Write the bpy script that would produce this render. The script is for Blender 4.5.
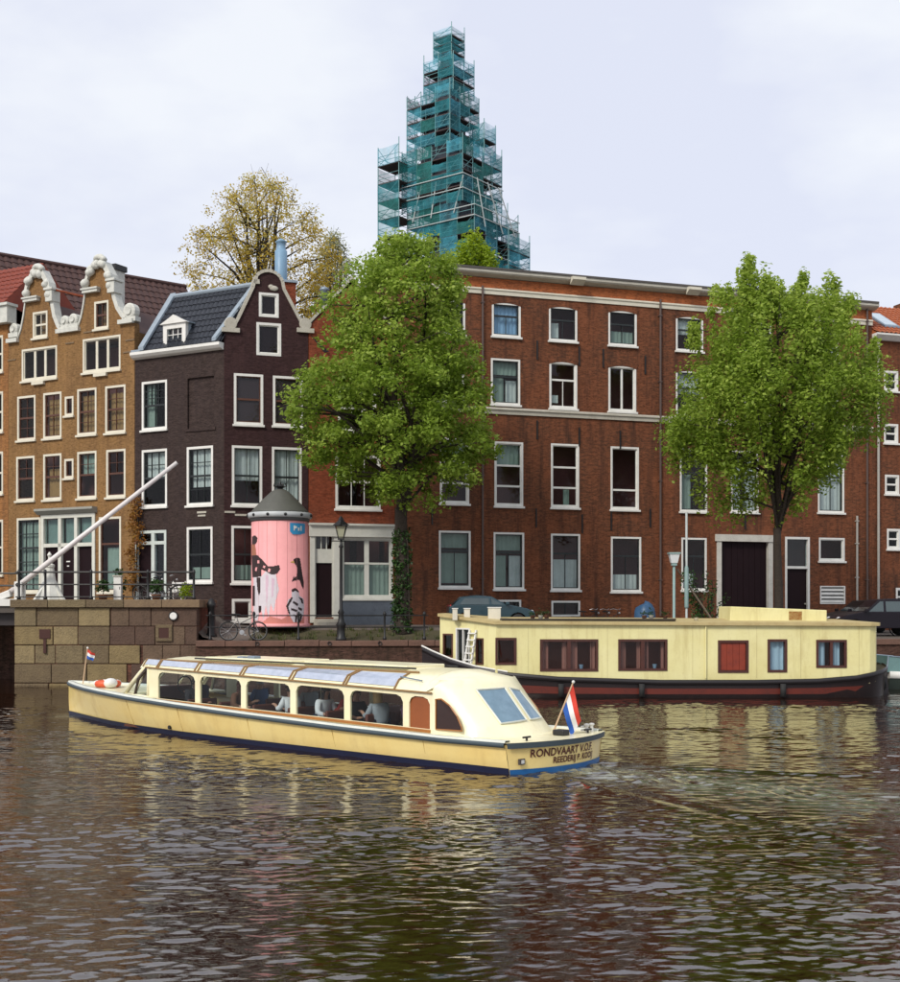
import bpy, bmesh, math, random
import numpy as np
from math import sin, cos, pi, radians, sqrt, atan2
from mathutils import Vector, Matrix

random.seed(7); rng = np.random.default_rng(11)
for o in list(bpy.data.objects): bpy.data.objects.remove(o)
scene = bpy.context.scene
COL = scene.collection

# ------------------------------------------------------------------ camera
H, F, HY = 2.9, 1250.0, 606.0          # eye height, focal length in photo pixels, horizon row
cam = bpy.data.cameras.new('camera'); camo = bpy.data.objects.new('camera', cam); COL.objects.link(camo)
camo.location = (0, 0, H); camo.rotation_euler = (pi/2, 0, 0)
cam.sensor_fit = 'HORIZONTAL'; cam.sensor_width = 36; cam.lens = 36*F/900
cam.shift_y = (HY-491)/900; cam.clip_end = 3000; cam.clip_start = .2
scene.camera = camo

# ------------------------------------------------------------------ light
world = bpy.data.worlds.new('World'); scene.world = world; world.use_nodes = True
wn, wl = world.node_tree.nodes, world.node_tree.links
for n in list(wn): wn.remove(n)
SUN_EL, SUN_AZ = radians(40), radians(215)          # azimuth clockwise from +Y: behind the camera's left shoulder
sky = wn.new('ShaderNodeTexSky'); sky.sky_type = 'NISHITA'; sky.sun_disc = False
sky.sun_elevation = SUN_EL; sky.sun_rotation = SUN_AZ; sky.air_density = 1; sky.dust_density = 3
tc = wn.new('ShaderNodeTexCoord'); mp = wn.new('ShaderNodeMapping'); mp.inputs['Scale'].default_value = (1.4, 1.4, 3.2)
no = wn.new('ShaderNodeTexNoise'); no.inputs['Scale'].default_value = 2.2; no.inputs['Detail'].default_value = 5; no.inputs['Roughness'].default_value = .55
cr = wn.new('ShaderNodeValToRGB'); cr.color_ramp.elements[0].position = .40; cr.color_ramp.elements[1].position = .60
cr.color_ramp.elements[0].color = (.675, .705, .82, 1); cr.color_ramp.elements[1].color = (.80, .825, .875, 1)
vm = wn.new('ShaderNodeVectorMath'); vm.operation = 'SCALE'; vm.inputs['Scale'].default_value = 6.8
mx = wn.new('ShaderNodeMix'); mx.data_type = 'RGBA'; mx.inputs[0].default_value = .93
bg = wn.new('ShaderNodeBackground'); bg.inputs['Strength'].default_value = .1
ow = wn.new('ShaderNodeOutputWorld')
wl.new(tc.outputs['Generated'], mp.inputs['Vector']); wl.new(mp.outputs[0], no.inputs['Vector'])
wl.new(no.outputs['Fac'], cr.inputs[0]); wl.new(cr.outputs[0], vm.inputs[0])
wl.new(sky.outputs[0], mx.inputs[6]); wl.new(vm.outputs[0], mx.inputs[7])
wl.new(mx.outputs[2], bg.inputs['Color']); wl.new(bg.outputs[0], ow.inputs[0])
sl = bpy.data.lights.new('sun', 'SUN'); sl.energy = 1.5; sl.angle = radians(14); sl.color = (1, .94, .84)
so = bpy.data.objects.new('sun', sl); COL.objects.link(so); so.location = (-20, -20, 60)
sdir = Vector((sin(SUN_AZ)*cos(SUN_EL), cos(SUN_AZ)*cos(SUN_EL), sin(SUN_EL)))
so.rotation_euler = sdir.to_track_quat('Z', 'Y').to_euler()
vs = scene.view_settings; vs.view_transform = 'Standard'; vs.look = 'None'; vs.exposure = 0.78; vs.gamma = 1; vs.use_curve_mapping = False
scene.render.resolution_x = 938; scene.render.resolution_y = 1024

# ------------------------------------------------------------------ materials
MATS = {}
def nodes(name):
    m = bpy.data.materials.new(name); m.use_nodes = True
    nt = m.node_tree; return m, nt.nodes, nt.links, nt.nodes['Principled BSDF']
def mixc(N, L, fac, a, b, mode='MIX'):
    x = N.new('ShaderNodeMix'); x.data_type = 'RGBA'; x.blend_type = mode
    for i, s in ((0, fac), (6, a), (7, b)):
        if hasattr(s, 'is_linked') or isinstance(s, bpy.types.NodeSocket): L.new(s, x.inputs[i])
        else: x.inputs[i].default_value = (*s, 1) if isinstance(s, tuple) else s
    return x.outputs[2]
def noise(N, L, vec, scale, detail=4, lo=.35, hi=.65, rough=.6):
    n = N.new('ShaderNodeTexNoise'); n.inputs['Scale'].default_value = scale; n.inputs['Detail'].default_value = detail; n.inputs['Roughness'].default_value = rough
    if vec is not None: L.new(vec, n.inputs['Vector'])
    m = N.new('ShaderNodeMapRange'); m.inputs[1].default_value = lo; m.inputs[2].default_value = hi
    L.new(n.outputs['Fac'], m.inputs[0]); return m.outputs[0]
def objco(N): return N.new('ShaderNodeTexCoord').outputs['Object']
def bump(N, L, bs, h, strength=.3, dist=.02):
    b = N.new('ShaderNodeBump'); b.inputs['Strength'].default_value = strength; b.inputs['Distance'].default_value = dist
    L.new(h, b.inputs['Height']); L.new(b.outputs[0], bs.inputs['Normal'])
def mat(name, c, rough=.6, c2=None, scale=3., metal=0., spec=.5, bumpv=0., bscale=None, coat=0.):
    """colour with an uneven second tone and fine relief"""
    if name in MATS: return MATS[name]
    m, N, L, bs = nodes(name)
    v = objco(N)
    if c2 is None: c2 = tuple(x*.78 for x in c)
    f = noise(N, L, v, scale); g = noise(N, L, v, scale*7, 3)
    a = mixc(N, L, f, c, c2); a = mixc(N, L, g, a, tuple(x*.9 for x in c))
    L.new(a, bs.inputs['Base Color']); bs.inputs['Roughness'].default_value = rough; bs.inputs['Metallic'].default_value = metal
    bs.inputs['Specular IOR Level'].default_value = spec; bs.inputs['Coat Weight'].default_value = coat
    if bumpv: bump(N, L, bs, noise(N, L, v, bscale or scale*6, 5), bumpv, .02)
    MATS[name] = m; return m
def brick_mat(name, c1, c2, mortar, stain=(.05, .035, .03), stain_amt=.45, bw=.22, bh=.072, dirt2=None, mixw=.5):
    if name in MATS: return MATS[name]
    m, N, L, bs = nodes(name)
    v = objco(N); sp = N.new('ShaderNodeSeparateXYZ'); L.new(v, sp.inputs[0])
    ad = N.new('ShaderNodeMath'); L.new(sp.outputs[0], ad.inputs[0]); L.new(sp.outputs[1], ad.inputs[1])
    cb = N.new('ShaderNodeCombineXYZ'); L.new(ad.outputs[0], cb.inputs[0]); L.new(sp.outputs[2], cb.inputs[1])
    b = N.new('ShaderNodeTexBrick'); L.new(cb.outputs[0], b.inputs['Vector'])
    b.inputs['Color1'].default_value = (*c1, 1); b.inputs['Color2'].default_value = (*c2, 1); b.inputs['Mortar'].default_value = (*mortar, 1)
    b.inputs['Scale'].default_value = 1; b.inputs['Mortar Size'].default_value = .006; b.inputs['Brick Width'].default_value = bw; b.inputs['Row Height'].default_value = bh; b.inputs['Bias'].default_value = mixw-.5
    big = noise(N, L, v, .42, 6, .42, .60); med = noise(N, L, v, 2.3, 5, .35, .7)
    # streaks: noise stretched downwards
    st = N.new('ShaderNodeMapping'); st.inputs['Scale'].default_value = (2.2, 2.2, .22); L.new(v, st.inputs[0])
    strk = noise(N, L, st.outputs[0], 1.1, 5, .47, .70, .7)
    col = mixc(N, L, med, b.outputs['Color'], tuple(x*.62 for x in c1))
    if dirt2: col = mixc(N, L, big, col, dirt2)
    pt = noise(N, L, v, .75, 2, .58, .64); q_ = N.new('ShaderNodeMath'); q_.operation = 'MULTIPLY'; q_.inputs[1].default_value = .45; L.new(pt, q_.inputs[0]); col = mixc(N, L, q_.outputs[0], col, tuple(x*1.5+.008 for x in c1))
    hm = N.new('ShaderNodeMapping'); hm.inputs['Scale'].default_value = (2.6, 2.6, 9); L.new(v, hm.inputs[0])
    mo = noise(N, L, hm.outputs[0], 1.3, 5, .38, .66, .75); col = mixc(N, L, mo, col, tuple(min(1, x*1.45+.01) for x in c1))
    mo2 = noise(N, L, hm.outputs[0], 2.9, 3, .52, .72); col = mixc(N, L, mo2, col, tuple(x*.45 for x in c2))
    k = N.new('ShaderNodeMath'); k.operation = 'MULTIPLY'; L.new(strk, k.inputs[0]); k.inputs[1].default_value = stain_amt
    col = mixc(N, L, k.outputs[0], col, stain)
    L.new(col, bs.inputs['Base Color']); bs.inputs['Roughness'].default_value = .85; bs.inputs['Specular IOR Level'].default_value = .25
    inv = N.new('ShaderNodeMath'); inv.operation = 'SUBTRACT'; inv.inputs[0].default_value = 1; L.new(b.outputs['Fac'], inv.inputs[1])
    bump(N, L, bs, inv.outputs[0], .5, .012)
    MATS[name] = m; return m
def stained_mat(name, c, stain, amt=.5, rough=.4, coat=0., sx=2.5, scale=1.0, c2=None):
    """paint with run-down streaks, scuffs and blotches of dirt"""
    if name in MATS: return MATS[name]
    m, N, L, bs = nodes(name); v = objco(N)
    st = N.new('ShaderNodeMapping'); st.inputs['Scale'].default_value = (sx, sx, .3); L.new(v, st.inputs[0])
    a = noise(N, L, st.outputs[0], 1.6*scale, 5, .52, .74, .65); b = noise(N, L, v, 1.1*scale, 5, .5, .75); g = noise(N, L, v, 14*scale, 4, .55, .8)
    col = mixc(N, L, noise(N, L, v, .7*scale, 3), c, c2 or tuple(x*.9 for x in c))
    for f, k in ((a, amt), (b, amt*.6), (g, amt*.5)):
        q = N.new('ShaderNodeMath'); q.operation = 'MULTIPLY'; q.inputs[1].default_value = k; L.new(f, q.inputs[0]); col = mixc(N, L, q.outputs[0], col, stain)
    L.new(col, bs.inputs['Base Color']); bs.inputs['Coat Weight'].default_value = coat
    r = N.new('ShaderNodeMapRange'); r.inputs[3].default_value = rough; r.inputs[4].default_value = min(1, rough+.35); L.new(b, r.inputs[0]); L.new(r.outputs[0], bs.inputs['Roughness'])
    bump(N, L, bs, noise(N, L, v, 2.2*scale, 3), .08, .03)
    MATS[name] = m; return m
def glass_mat(name='window_glass', tint=(.8, .86, .88), refl=.022, rough=.015):
    if name in MATS: return MATS[name]
    m = bpy.data.materials.new(name); m.use_nodes = True; N, L = m.node_tree.nodes, m.node_tree.links
    for n in list(N): N.remove(n)
    o = N.new('ShaderNodeOutputMaterial'); t = N.new('ShaderNodeBsdfTransparent'); t.inputs[0].default_value = (*tint, 1)
    g = N.new('ShaderNodeBsdfGlossy'); g.inputs['Roughness'].default_value = rough; g.inputs[0].default_value = (1, 1, 1, 1)
    lw = N.new('ShaderNodeLayerWeight'); pw = N.new('ShaderNodeMath'); pw.operation = 'POWER'; pw.inputs[1].default_value = 4.5; L.new(lw.outputs['Facing'], pw.inputs[0])
    f = N.new('ShaderNodeMapRange'); f.inputs[3].default_value = refl; f.inputs[4].default_value = 1; L.new(pw.outputs[0], f.inputs[0]); lw.inputs['Blend'].default_value = .5; x = N.new('ShaderNodeMixShader')
    bn = N.new('ShaderNodeBump'); bn.inputs['Strength'].default_value = .06; bn.inputs['Distance'].default_value = .02
    nz = N.new('ShaderNodeTexNoise'); nz.inputs['Scale'].default_value = 1.7; L.new(objco(N), nz.inputs['Vector']); L.new(nz.outputs['Fac'], bn.inputs['Height'])
    L.new(bn.outputs[0], g.inputs['Normal'])
    L.new(f.outputs[0], x.inputs[0]); L.new(t.outputs[0], x.inputs[1]); L.new(g.outputs[0], x.inputs[2]); L.new(x.outputs[0], o.inputs[0])
    MATS[name] = m; return m
def leaf_mat(name, c0, c1, c2, trans=.35):
    if name in MATS: return MATS[name]
    m, N, L, bs = nodes(name)
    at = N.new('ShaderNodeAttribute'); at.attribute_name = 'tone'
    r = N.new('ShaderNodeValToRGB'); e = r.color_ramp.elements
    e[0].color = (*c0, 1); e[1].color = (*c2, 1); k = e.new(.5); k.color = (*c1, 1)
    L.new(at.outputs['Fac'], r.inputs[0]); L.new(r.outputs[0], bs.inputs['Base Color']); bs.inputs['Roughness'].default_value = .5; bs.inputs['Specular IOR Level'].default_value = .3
    t = N.new('ShaderNodeBsdfTranslucent'); L.new(r.outputs[0], t.inputs[0]); x = N.new('ShaderNodeMixShader'); x.inputs[0].default_value = trans
    out = N['Material Output']; L.new(bs.outputs[0], x.inputs[1]); L.new(t.outputs[0], x.inputs[2]); L.new(x.outputs[0], out.inputs[0])
    MATS[name] = m; return m
def net_mat(name, c, alpha):
    if name in MATS: return MATS[name]
    m, N, L, bs = nodes(name)
    v = objco(N); f = noise(N, L, v, 1.2, 4, .3, .7)
    L.new(mixc(N, L, f, c, tuple(x*.55 for x in c)), bs.inputs['Base Color']); bs.inputs['Roughness'].default_value = .8
    mr = N.new('ShaderNodeMapRange'); mr.inputs[3].default_value = alpha-.22; mr.inputs[4].default_value = alpha+.2
    L.new(noise(N, L, v, .7, 3, .3, .7), mr.inputs[0]); L.new(mr.outputs[0], bs.inputs['Alpha'])
    MATS[name] = m; return m

WHITE = mat('white_paint', (.80, .79, .75), .5, (.64, .63, .58), 2.5)
CREAMP = mat('cream_paint', (.72, .68, .56), .5, (.58, .54, .43), 2.5)
STONEP = mat('grey_stone_trim', (.5, .47, .40), .8, (.36, .33, .27), 3, bumpv=.2)
DARKSASH = mat('dark_green_sash', (.012, .016, .016), .4)
BROWNSASH = mat('brown_sash', (.10, .035, .018), .5)
DARKDOOR = mat('dark_door_paint', (.016, .007, .009), .55, spec=.12)
IRON = mat('black_iron', (.012, .012, .013), .5)
ZINC = mat('zinc_grey', (.24, .30, .36), .45, (.17, .21, .26), 4, metal=.3)
LEAD = mat('lead_flashing', (.30, .36, .42), .5, (.2, .25, .3), 4)
GLASS = glass_mat()
LACE = mat('lace_curtain', (.62, .66, .62), .9)
LACEB = mat('bluish_blind', (.30, .50, .72), .8)
LACEG = mat('greenish_curtain', (.28, .36, .30), .9)
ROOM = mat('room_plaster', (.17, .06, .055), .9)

# ------------------------------------------------------------------ mesh helper
OFF = {}
class MB:
    def __init__(s): s.v = []; s.f = []
    def add(s, vs, fs):
        b = len(s.v); s.v += [tuple(p) for p in vs]; s.f += [tuple(i+b for i in f) for f in fs]; return s
    def box(s, x0, x1, y0, y1, z0, z1):
        return s.hexa([(x0,y0,z0),(x1,y0,z0),(x1,y1,z0),(x0,y1,z0),(x0,y0,z1),(x1,y0,z1),(x1,y1,z1),(x0,y1,z1)])
    def hexa(s, p): return s.add(p, [(0,3,2,1),(4,5,6,7),(0,1,5,4),(1,2,6,5),(2,3,7,6),(3,0,4,7)])
    def quad(s, *p): return s.add(p, [tuple(range(len(p)))])
    def prism(s, poly, y0, y1, ax='y'):
        """polygon (a, z) swept along y (or x / z)"""
        n = len(poly)
        if ax == 'y': A = [(a, y0, b) for a, b in poly]; B = [(a, y1, b) for a, b in poly]
        elif ax == 'x': A = [(y0, a, b) for a, b in poly]; B = [(y1, a, b) for a, b in poly]
        else: A = [(a, b, y0) for a, b in poly]; B = [(a, b, y1) for a, b in poly]
        return s.add(A+B, [tuple(range(n-1,-1,-1)), tuple(range(n,2*n))]+[(i,(i+1)%n,n+(i+1)%n,n+i) for i in range(n)])
    def tube(s, pts, r, n=6, cap=True):
        pts = [Vector(p) for p in pts]; k = len(pts); rs = r if isinstance(r, (list, tuple)) else [r]*k
        V = []
        for i, p in enumerate(pts):
            t = (pts[min(i+1, k-1)]-pts[max(i-1, 0)]);  t = t.normalized() if t.length > 1e-9 else Vector((0,0,1))
            a = t.orthogonal().normalized() if i == 0 else (a-t*a.dot(t)).normalized()
            b = t.cross(a)
            V += [p+(a*cos(2*pi*j/n)+b*sin(2*pi*j/n))*rs[i] for j in range(n)]
        fs = [(i*n+j, i*n+(j+1)%n, (i+1)*n+(j+1)%n, (i+1)*n+j) for i in range(k-1) for j in range(n)]
        if cap: fs += [tuple(range(n-1,-1,-1)), tuple(range((k-1)*n, k*n))]
        return s.add(V, fs)
    def lathe(s, prof, c=(0,0,0), n=16, ax='z'):
        V = []
        for r, z in prof:
            for j in range(n):
                a, b = r*cos(2*pi*j/n), r*sin(2*pi*j/n)
                V.append((c[0]+a, c[1]+b, c[2]+z) if ax == 'z' else ((c[0]+a, c[1]+z, c[2]+b) if ax == 'y' else (c[0]+z, c[1]+a, c[2]+b)))
        k = len(prof)
        fs = [(i*n+j, i*n+(j+1)%n, (i+1)*n+(j+1)%n, (i+1)*n+j) for i in range(k-1) for j in range(n)]
        fs += [tuple(range(n-1,-1,-1)), tuple(range((k-1)*n, k*n))]
        return s.add(V, fs)
    def torus(s, c, R, r, ax='y', n=24, m=6):
        V = []
        for i in range(n):
            a = 2*pi*i/n
            for j in range(m):
                b = 2*pi*j/m; q = R+r*cos(b); h = r*sin(b)
                V.append((c[0]+q*cos(a), c[1]+h, c[2]+q*sin(a)) if ax == 'y' else ((c[0]+h, c[1]+q*cos(a), c[2]+q*sin(a)) if ax == 'x' else (c[0]+q*cos(a), c[1]+q*sin(a), c[2]+h)))
        return s.add(V, [(i*m+j, i*m+(j+1)%m, ((i+1)%n)*m+(j+1)%m, ((i+1)%n)*m+j) for i in range(n) for j in range(m)])
    def ball(s, c, r, n=10, m=7, sq=(1,1,1)):
        prof = [(max(1e-4, sin(pi*i/(m-1))), -cos(pi*i/(m-1))) for i in range(m)]
        b = len(s.v); s.lathe(prof, (0,0,0), n)
        for i in range(b, len(s.v)):
            p = s.v[i]; s.v[i] = (c[0]+p[0]*r*sq[0], c[1]+p[1]*r*sq[1], c[2]+p[2]*r*sq[2])
        return s
    def obj(s, name, m, parent=None, smooth=False, off=None, bevel=0, fixn=True):
        ox, oz = off if off else (OFF.get(parent.name, (0,0)) if parent else (0,0))
        me = bpy.data.meshes.new(name); me.from_pydata([(x-ox, y, z-oz) for x, y, z in s.v], [], s.f)
        if fixn:
            bm = bmesh.new(); bm.from_mesh(me); bmesh.ops.recalc_face_normals(bm, faces=bm.faces); bm.to_mesh(me); bm.free()
        if smooth: me.polygons.foreach_set('use_smooth', [True]*len(me.polygons))
        me.materials.append(m); o = bpy.data.objects.new(name, me); COL.objects.link(o)
        if parent: o.parent = parent; OFF[o.name] = (ox, oz)
        if bevel:
            b = o.modifiers.new('bevel', 'BEVEL'); b.width = bevel; b.segments = 2; b.limit_method = 'ANGLE'
        return o
def fast_mesh(name, V, Q, m, parent=None, tone=None, smooth=False):
    """numpy vertices (n,3) and quads (k,4) to an object"""
    V = np.asarray(V, np.float32); Q = np.asarray(Q, np.int32); k = Q.shape[1]
    me = bpy.data.meshes.new(name); me.vertices.add(len(V)); me.vertices.foreach_set('co', V.ravel())
    me.loops.add(Q.size); me.loops.foreach_set('vertex_index', Q.ravel()); me.polygons.add(len(Q))
    me.polygons.foreach_set('loop_start', np.arange(0, Q.size, k, dtype=np.int32)); me.polygons.foreach_set('loop_total', np.full(len(Q), k, np.int32))
    if smooth: me.polygons.foreach_set('use_smooth', np.ones(len(Q), bool))
    me.update()
    if tone is not None:
        a = me.attributes.new('tone', 'FLOAT', 'FACE'); a.data.foreach_set('value', np.asarray(tone, np.float32))
    me.materials.append(m); o = bpy.data.objects.new(name, me); COL.objects.link(o); o.parent = parent; return o
def tag(o, label=None, cat=None, group=None, kind=None):
    if label: o['label'] = label
    if cat: o['category'] = cat
    if group: o['group'] = group
    if kind: o['kind'] = kind
    return o
def thing(name, label, cat, loc=(0,0,0), rz=0., group=None, off=(0,0)):
    o = bpy.data.objects.new(name, None); COL.objects.link(o); o.empty_display_size = .3
    o.location = loc; o.rotation_euler = (0,0,rz); OFF[o.name] = off; return tag(o, label, cat, group)
def copy_tree(o, parent=None):
    c = o.copy(); COL.objects.link(c); c.parent = parent
    for ch in [x for x in bpy.data.objects if x.parent == o]: copy_tree(ch, c)
    return c
def at(px, py=None, Y=None, z=None):
    """photo pixel to a point: on the plane of depth Y, or on the level z"""
    if Y is None: Y = (H-z)*F/(py-HY)
    return Vector(((px-450)/F*Y, Y, H-(py-HY)*Y/F if py is not None else (z or 0)))

# ------------------------------------------------------------------ facade lines
CX, CY = -9.22, 51.0                     # the corner of the dark house
class Line:
    def __init__(s, deg, o=(CX, CY)): s.a = radians(deg); s.o = o; s.d = (cos(s.a), sin(s.a)); s.n = (-sin(s.a), cos(s.a))
    def u(s, px):
        k = (px-450)/F; return (k*s.o[1]-s.o[0])/(s.d[0]-k*s.d[1])
    def z(s, px, py): return H-(py-HY)*(s.o[1]+s.u(px)*s.d[1])/F
    def uz(s, px, py): return s.u(px), s.z(px, py)
    def pt(s, u, y=0, z=0): return (s.o[0]+u*s.d[0]+y*s.n[0], s.o[1]+u*s.d[1]+y*s.n[1], z)
    def shift(s, y): return Line(math.degrees(s.a), (s.o[0]+y*s.n[0], s.o[1]+y*s.n[1]))
    def rect(s, r):
        x0, y0, x1, y1 = r[:4]; xc = (x0+x1)/2
        return s.u(x0), s.u(x1), s.z(xc, y1), s.z(xc, y0)     # u0,u1,z0,z1
LR, LL = Line(17.98), Line(-28.26)

# ================================================================== SETTING
def smooth01(t): t = max(0., min(1., t)); return t*t*(3-2*t)
def quay_y(x): return 45.0+.09*(x+9)
PIER_L, PIER_R, PIER_Y = -15.8, -9.17, 45.3
def ground_z(x, y):
    up = 2.1-.38*smooth01((x+2)/10)
    z = 1.62+(up-1.62)*smooth01((y-quay_y(x)-.55)/2.2)
    return z+(3.02-z)*(1-smooth01((x+10.6)/2.0))

# water: real ripples in the view, fading to a flat far sheet
def build_water():
    nr, nc = 1060, 680
    t = np.linspace(0, 1, nr); Y = 5.5*(47.5/5.5)**t
    s = np.linspace(-1, 1, nc); half = .42*Y+3.0
    XX = s[None, :]*half[:, None]; YY = np.repeat(Y[:, None], nc, 1)
    Z = np.zeros_like(XX)
    waves = []
    for lam, slope, cnt, spread in ((2.4, .010, 7, .9), (1.0, .016, 10, .8), (.44, .030, 20, .85), (.25, .046, 28, .8), (.14, .036, 24, .85)):
        for i in range(cnt):
            l = lam*rng.uniform(.75, 1.3); a = pi/2+rng.normal(0, spread*.6)+.12; k = 2*pi/l
            waves.append((k*cos(a), k*sin(a), slope*sqrt(2./cnt)/k, rng.uniform(0, 2*pi)))
    # patches of stronger and weaker ripple
    P = np.zeros_like(XX)
    for i in range(14):
        l = rng.uniform(3, 9); a = rng.uniform(0, pi); P += np.sin(2*pi/l*(cos(a)*XX*.6+sin(a)*YY)+rng.uniform(0, 6.3))
    P = np.clip(1+.34*P/sqrt(7), .62, 1.7)
    for kx, ky, A, ph in waves:
        th = kx*XX+ky*YY+ph; Z += A*(np.sin(th)+.34*np.sign(ky)*np.sin(2*th))        # short steep faces, long gentle backs
    Z = Z*P; Z += 1.2*np.abs(Z)*np.clip(Z, 0, None)*8          # sharper crests
    # wake of the tour boat: along its axis behind the stern
    fx, fy = .741, -.672; sx, sy = 2.05, 22.3
    da = (XX-sx)*fx+(YY-sy)*fy; dc = (XX-sx)*(-fy)+(YY-sy)*fx
    w = .75+.11*np.clip(da, 0, None)
    core = np.exp(-(dc/w)**2)*(da > -.2)*np.exp(-np.clip(da, 0, None)/11)
    Z += core*(.012*np.sin(9*da+3*np.sin(4*dc))+.01*np.sin(17*dc+5*np.sin(3*da)))
    for sgn in (-1, 1):                                       # diverging arms
        arm = np.exp(-((dc-sgn*(.9+.33*np.clip(da, 0, None)))/.35)**2)*(da > 0)*np.exp(-np.clip(da, 0, None)/9)
        Z += arm*.03*np.sin(7*(da*.5-sgn*dc))
    foam = np.clip(core*1.0, 0, 1)
    bow = np.exp(-((XX+9.9)**2+(YY-32.9)**2)/.35); foam = np.maximum(foam, bow*.8)
    edge = np.minimum(np.clip((1-np.abs(s))[None, :]*9, 0, 1), np.minimum(np.clip(t*40, 0, 1), np.clip((1-t)*12, 0, 1))[:, None])
    Z *= edge
    V = np.stack([XX, YY, Z], -1).reshape(-1, 3)
    i = np.arange(nr-1)[:, None]*nc+np.arange(nc-1)[None, :]
    Q = np.stack([i, i+1, i+nc+1, i+nc], -1).reshape(-1, 4)
    b = len(V); B = 400.
    V = np.vstack([V, [(-B,-B,0),(B,-B,0),(B,B,0),(-B,B,0)]])
    c00, c01, c10, c11 = 0, nc-1, (nr-1)*nc, nr*nc-1
    Q = np.vstack([Q, [(b, b+1, c01, c00), (b+1, b+2, c11, c01), (b+2, b+3, c10, c11), (b+3, b, c00, c10)]])
    m, N, L, bs = nodes('canal_water')
    v = objco(N)
    at_ = N.new('ShaderNodeAttribute'); at_.attribute_name = 'foam'
    fz = N.new('ShaderNodeMath'); fz.operation = 'MULTIPLY'; L.new(at_.outputs['Fac'], fz.inputs[0]); L.new(noise(N, L, v, 2.4, 6, .38, .66, .7), fz.inputs[1])
    base = mixc(N, L, noise(N, L, v, .25, 3), (.017, .0058, .0022), (.012, .0042, .0018))
    L.new(mixc(N, L, fz.outputs[0], base, (.34, .37, .28)), bs.inputs['Base Color'])
    bs.inputs['Roughness'].default_value = .035; bs.inputs['IOR'].default_value = 2.35; bs.inputs['Specular Tint'].default_value = (1, .93, .86, 1)
    mpn = N.new('ShaderNodeMapping'); mpn.inputs['Scale'].default_value = (1, 1.9, 1); L.new(v, mpn.inputs[0])
    bump(N, L, bs, noise(N, L, mpn.outputs[0], 7.5, 3, 0, 1), .12, .02)
    o = fast_mesh('canal_water', V, Q, m, smooth=True)
    a = o.data.attributes.new('foam', 'FLOAT', 'POINT'); a.data.foreach_set('value', np.append(foam.ravel(), [0]*4).astype(np.float32))
    tag(o, kind='structure')
build_water()

# land behind the quay
PAVE = brick_mat('street_pavers', (.16, .12, .10), (.12, .085, .07), (.06, .05, .045), stain_amt=.3, bw=.2, bh=.1)
mg, N_, L_, bs_ = nodes('street_ground'); v_ = objco(N_)
c_ = mixc(N_, L_, noise(N_, L_, v_, .8, 5), (.15, .12, .10), (.10, .08, .065)); c_ = mixc(N_, L_, noise(N_, L_, v_, 9, 4), c_, (.12, .10, .085))
L_.new(c_, bs_.inputs['Base Color']); bs_.inputs['Roughness'].default_value = .9; bump(N_, L_, bs_, noise(N_, L_, v_, 12, 4), .4, .03)
g = MB(); xs = [-15.8]+[-15+.6*i for i in range(66)]+[27, 40, 80, 300]; dy = [.5, .8, 1.1, 1.4, 1.7, 2, 2.4, 2.8, 3.4, 4.5, 6, 9, 14, 20, 60, 500]
for i, x in enumerate(xs):
    for d in dy: y = quay_y(max(min(x, 80), -9))+d+(.35 if x < -9.2 else 0); g.v.append((x, y, ground_z(x, y)))
n_ = len(dy); g.f = [(i*n_+j, (i+1)*n_+j, (i+1)*n_+j+1, i*n_+j+1) for i in range(len(xs)-1) for j in range(n_-1)]
g.quad((-15.8, 45.86, 3.02), (-15.8, 545, 3.02), (-400, 545, 3.02), (-400, 252, 3.02))
tag(g.obj('ground', mg, smooth=True), kind='structure')
# mossy verge along the quay edge
vm_ = mat('mossy_verge', (.075, .062, .03), .95, (.045, .048, .018), 2.2, bumpv=.6)
g = MB(); vx = [-7.4+.3*i for i in range(30)]
for x in vx:
    for d in (.52, .8, 1.1, 1.4, 1.7, 2.0): y = quay_y(x)+d; g.v.append((x, y, ground_z(x, y)+.012+.03*random.random()*(.52 < d < 2)))
g.f = [(i*6+j, (i+1)*6+j, (i+1)*6+j+1, i*6+j+1) for i in range(29) for j in range(5)]
tag(g.obj('verge', vm_, smooth=True), kind='structure')
GRASS = leaf_mat('grass_blades', (.03, .05, .01), (.07, .10, .02), (.16, .15, .05), .2)
def tufts(name, pts, h, n, parent=None, spread=.14):
    V, Q, T = [], [], []
    for p in pts:
        for k in range(n):
            a = random.uniform(0, 2*pi); r = random.uniform(0, spread); l = h*random.uniform(.5, 1.2); q = Vector(p)+Vector((r*cos(a), r*sin(a), 0))
            s_ = Vector((-sin(a), cos(a), 0))*.012; tip = q+Vector((cos(a)*l*.4, sin(a)*l*.4, l)); b = len(V)
            V += [q-s_, q+s_, tip+s_*.3, tip-s_*.3]; Q.append((b, b+1, b+2, b+3)); T.append(random.random())
    return fast_mesh(name, [tuple(v) for v in V], Q, GRASS, parent, T)
gp = [(x, quay_y(x)+d, ground_z(x, quay_y(x)+d)) for x, d in ((random.uniform(-7.2, 1), random.uniform(.55, 2.1)) for _ in range(80))]
tag(tufts('grass', gp, .15, 14), 'weeds and grass tufts on the sloping verge above the quay wall', 'grass', kind='stuff')

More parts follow.
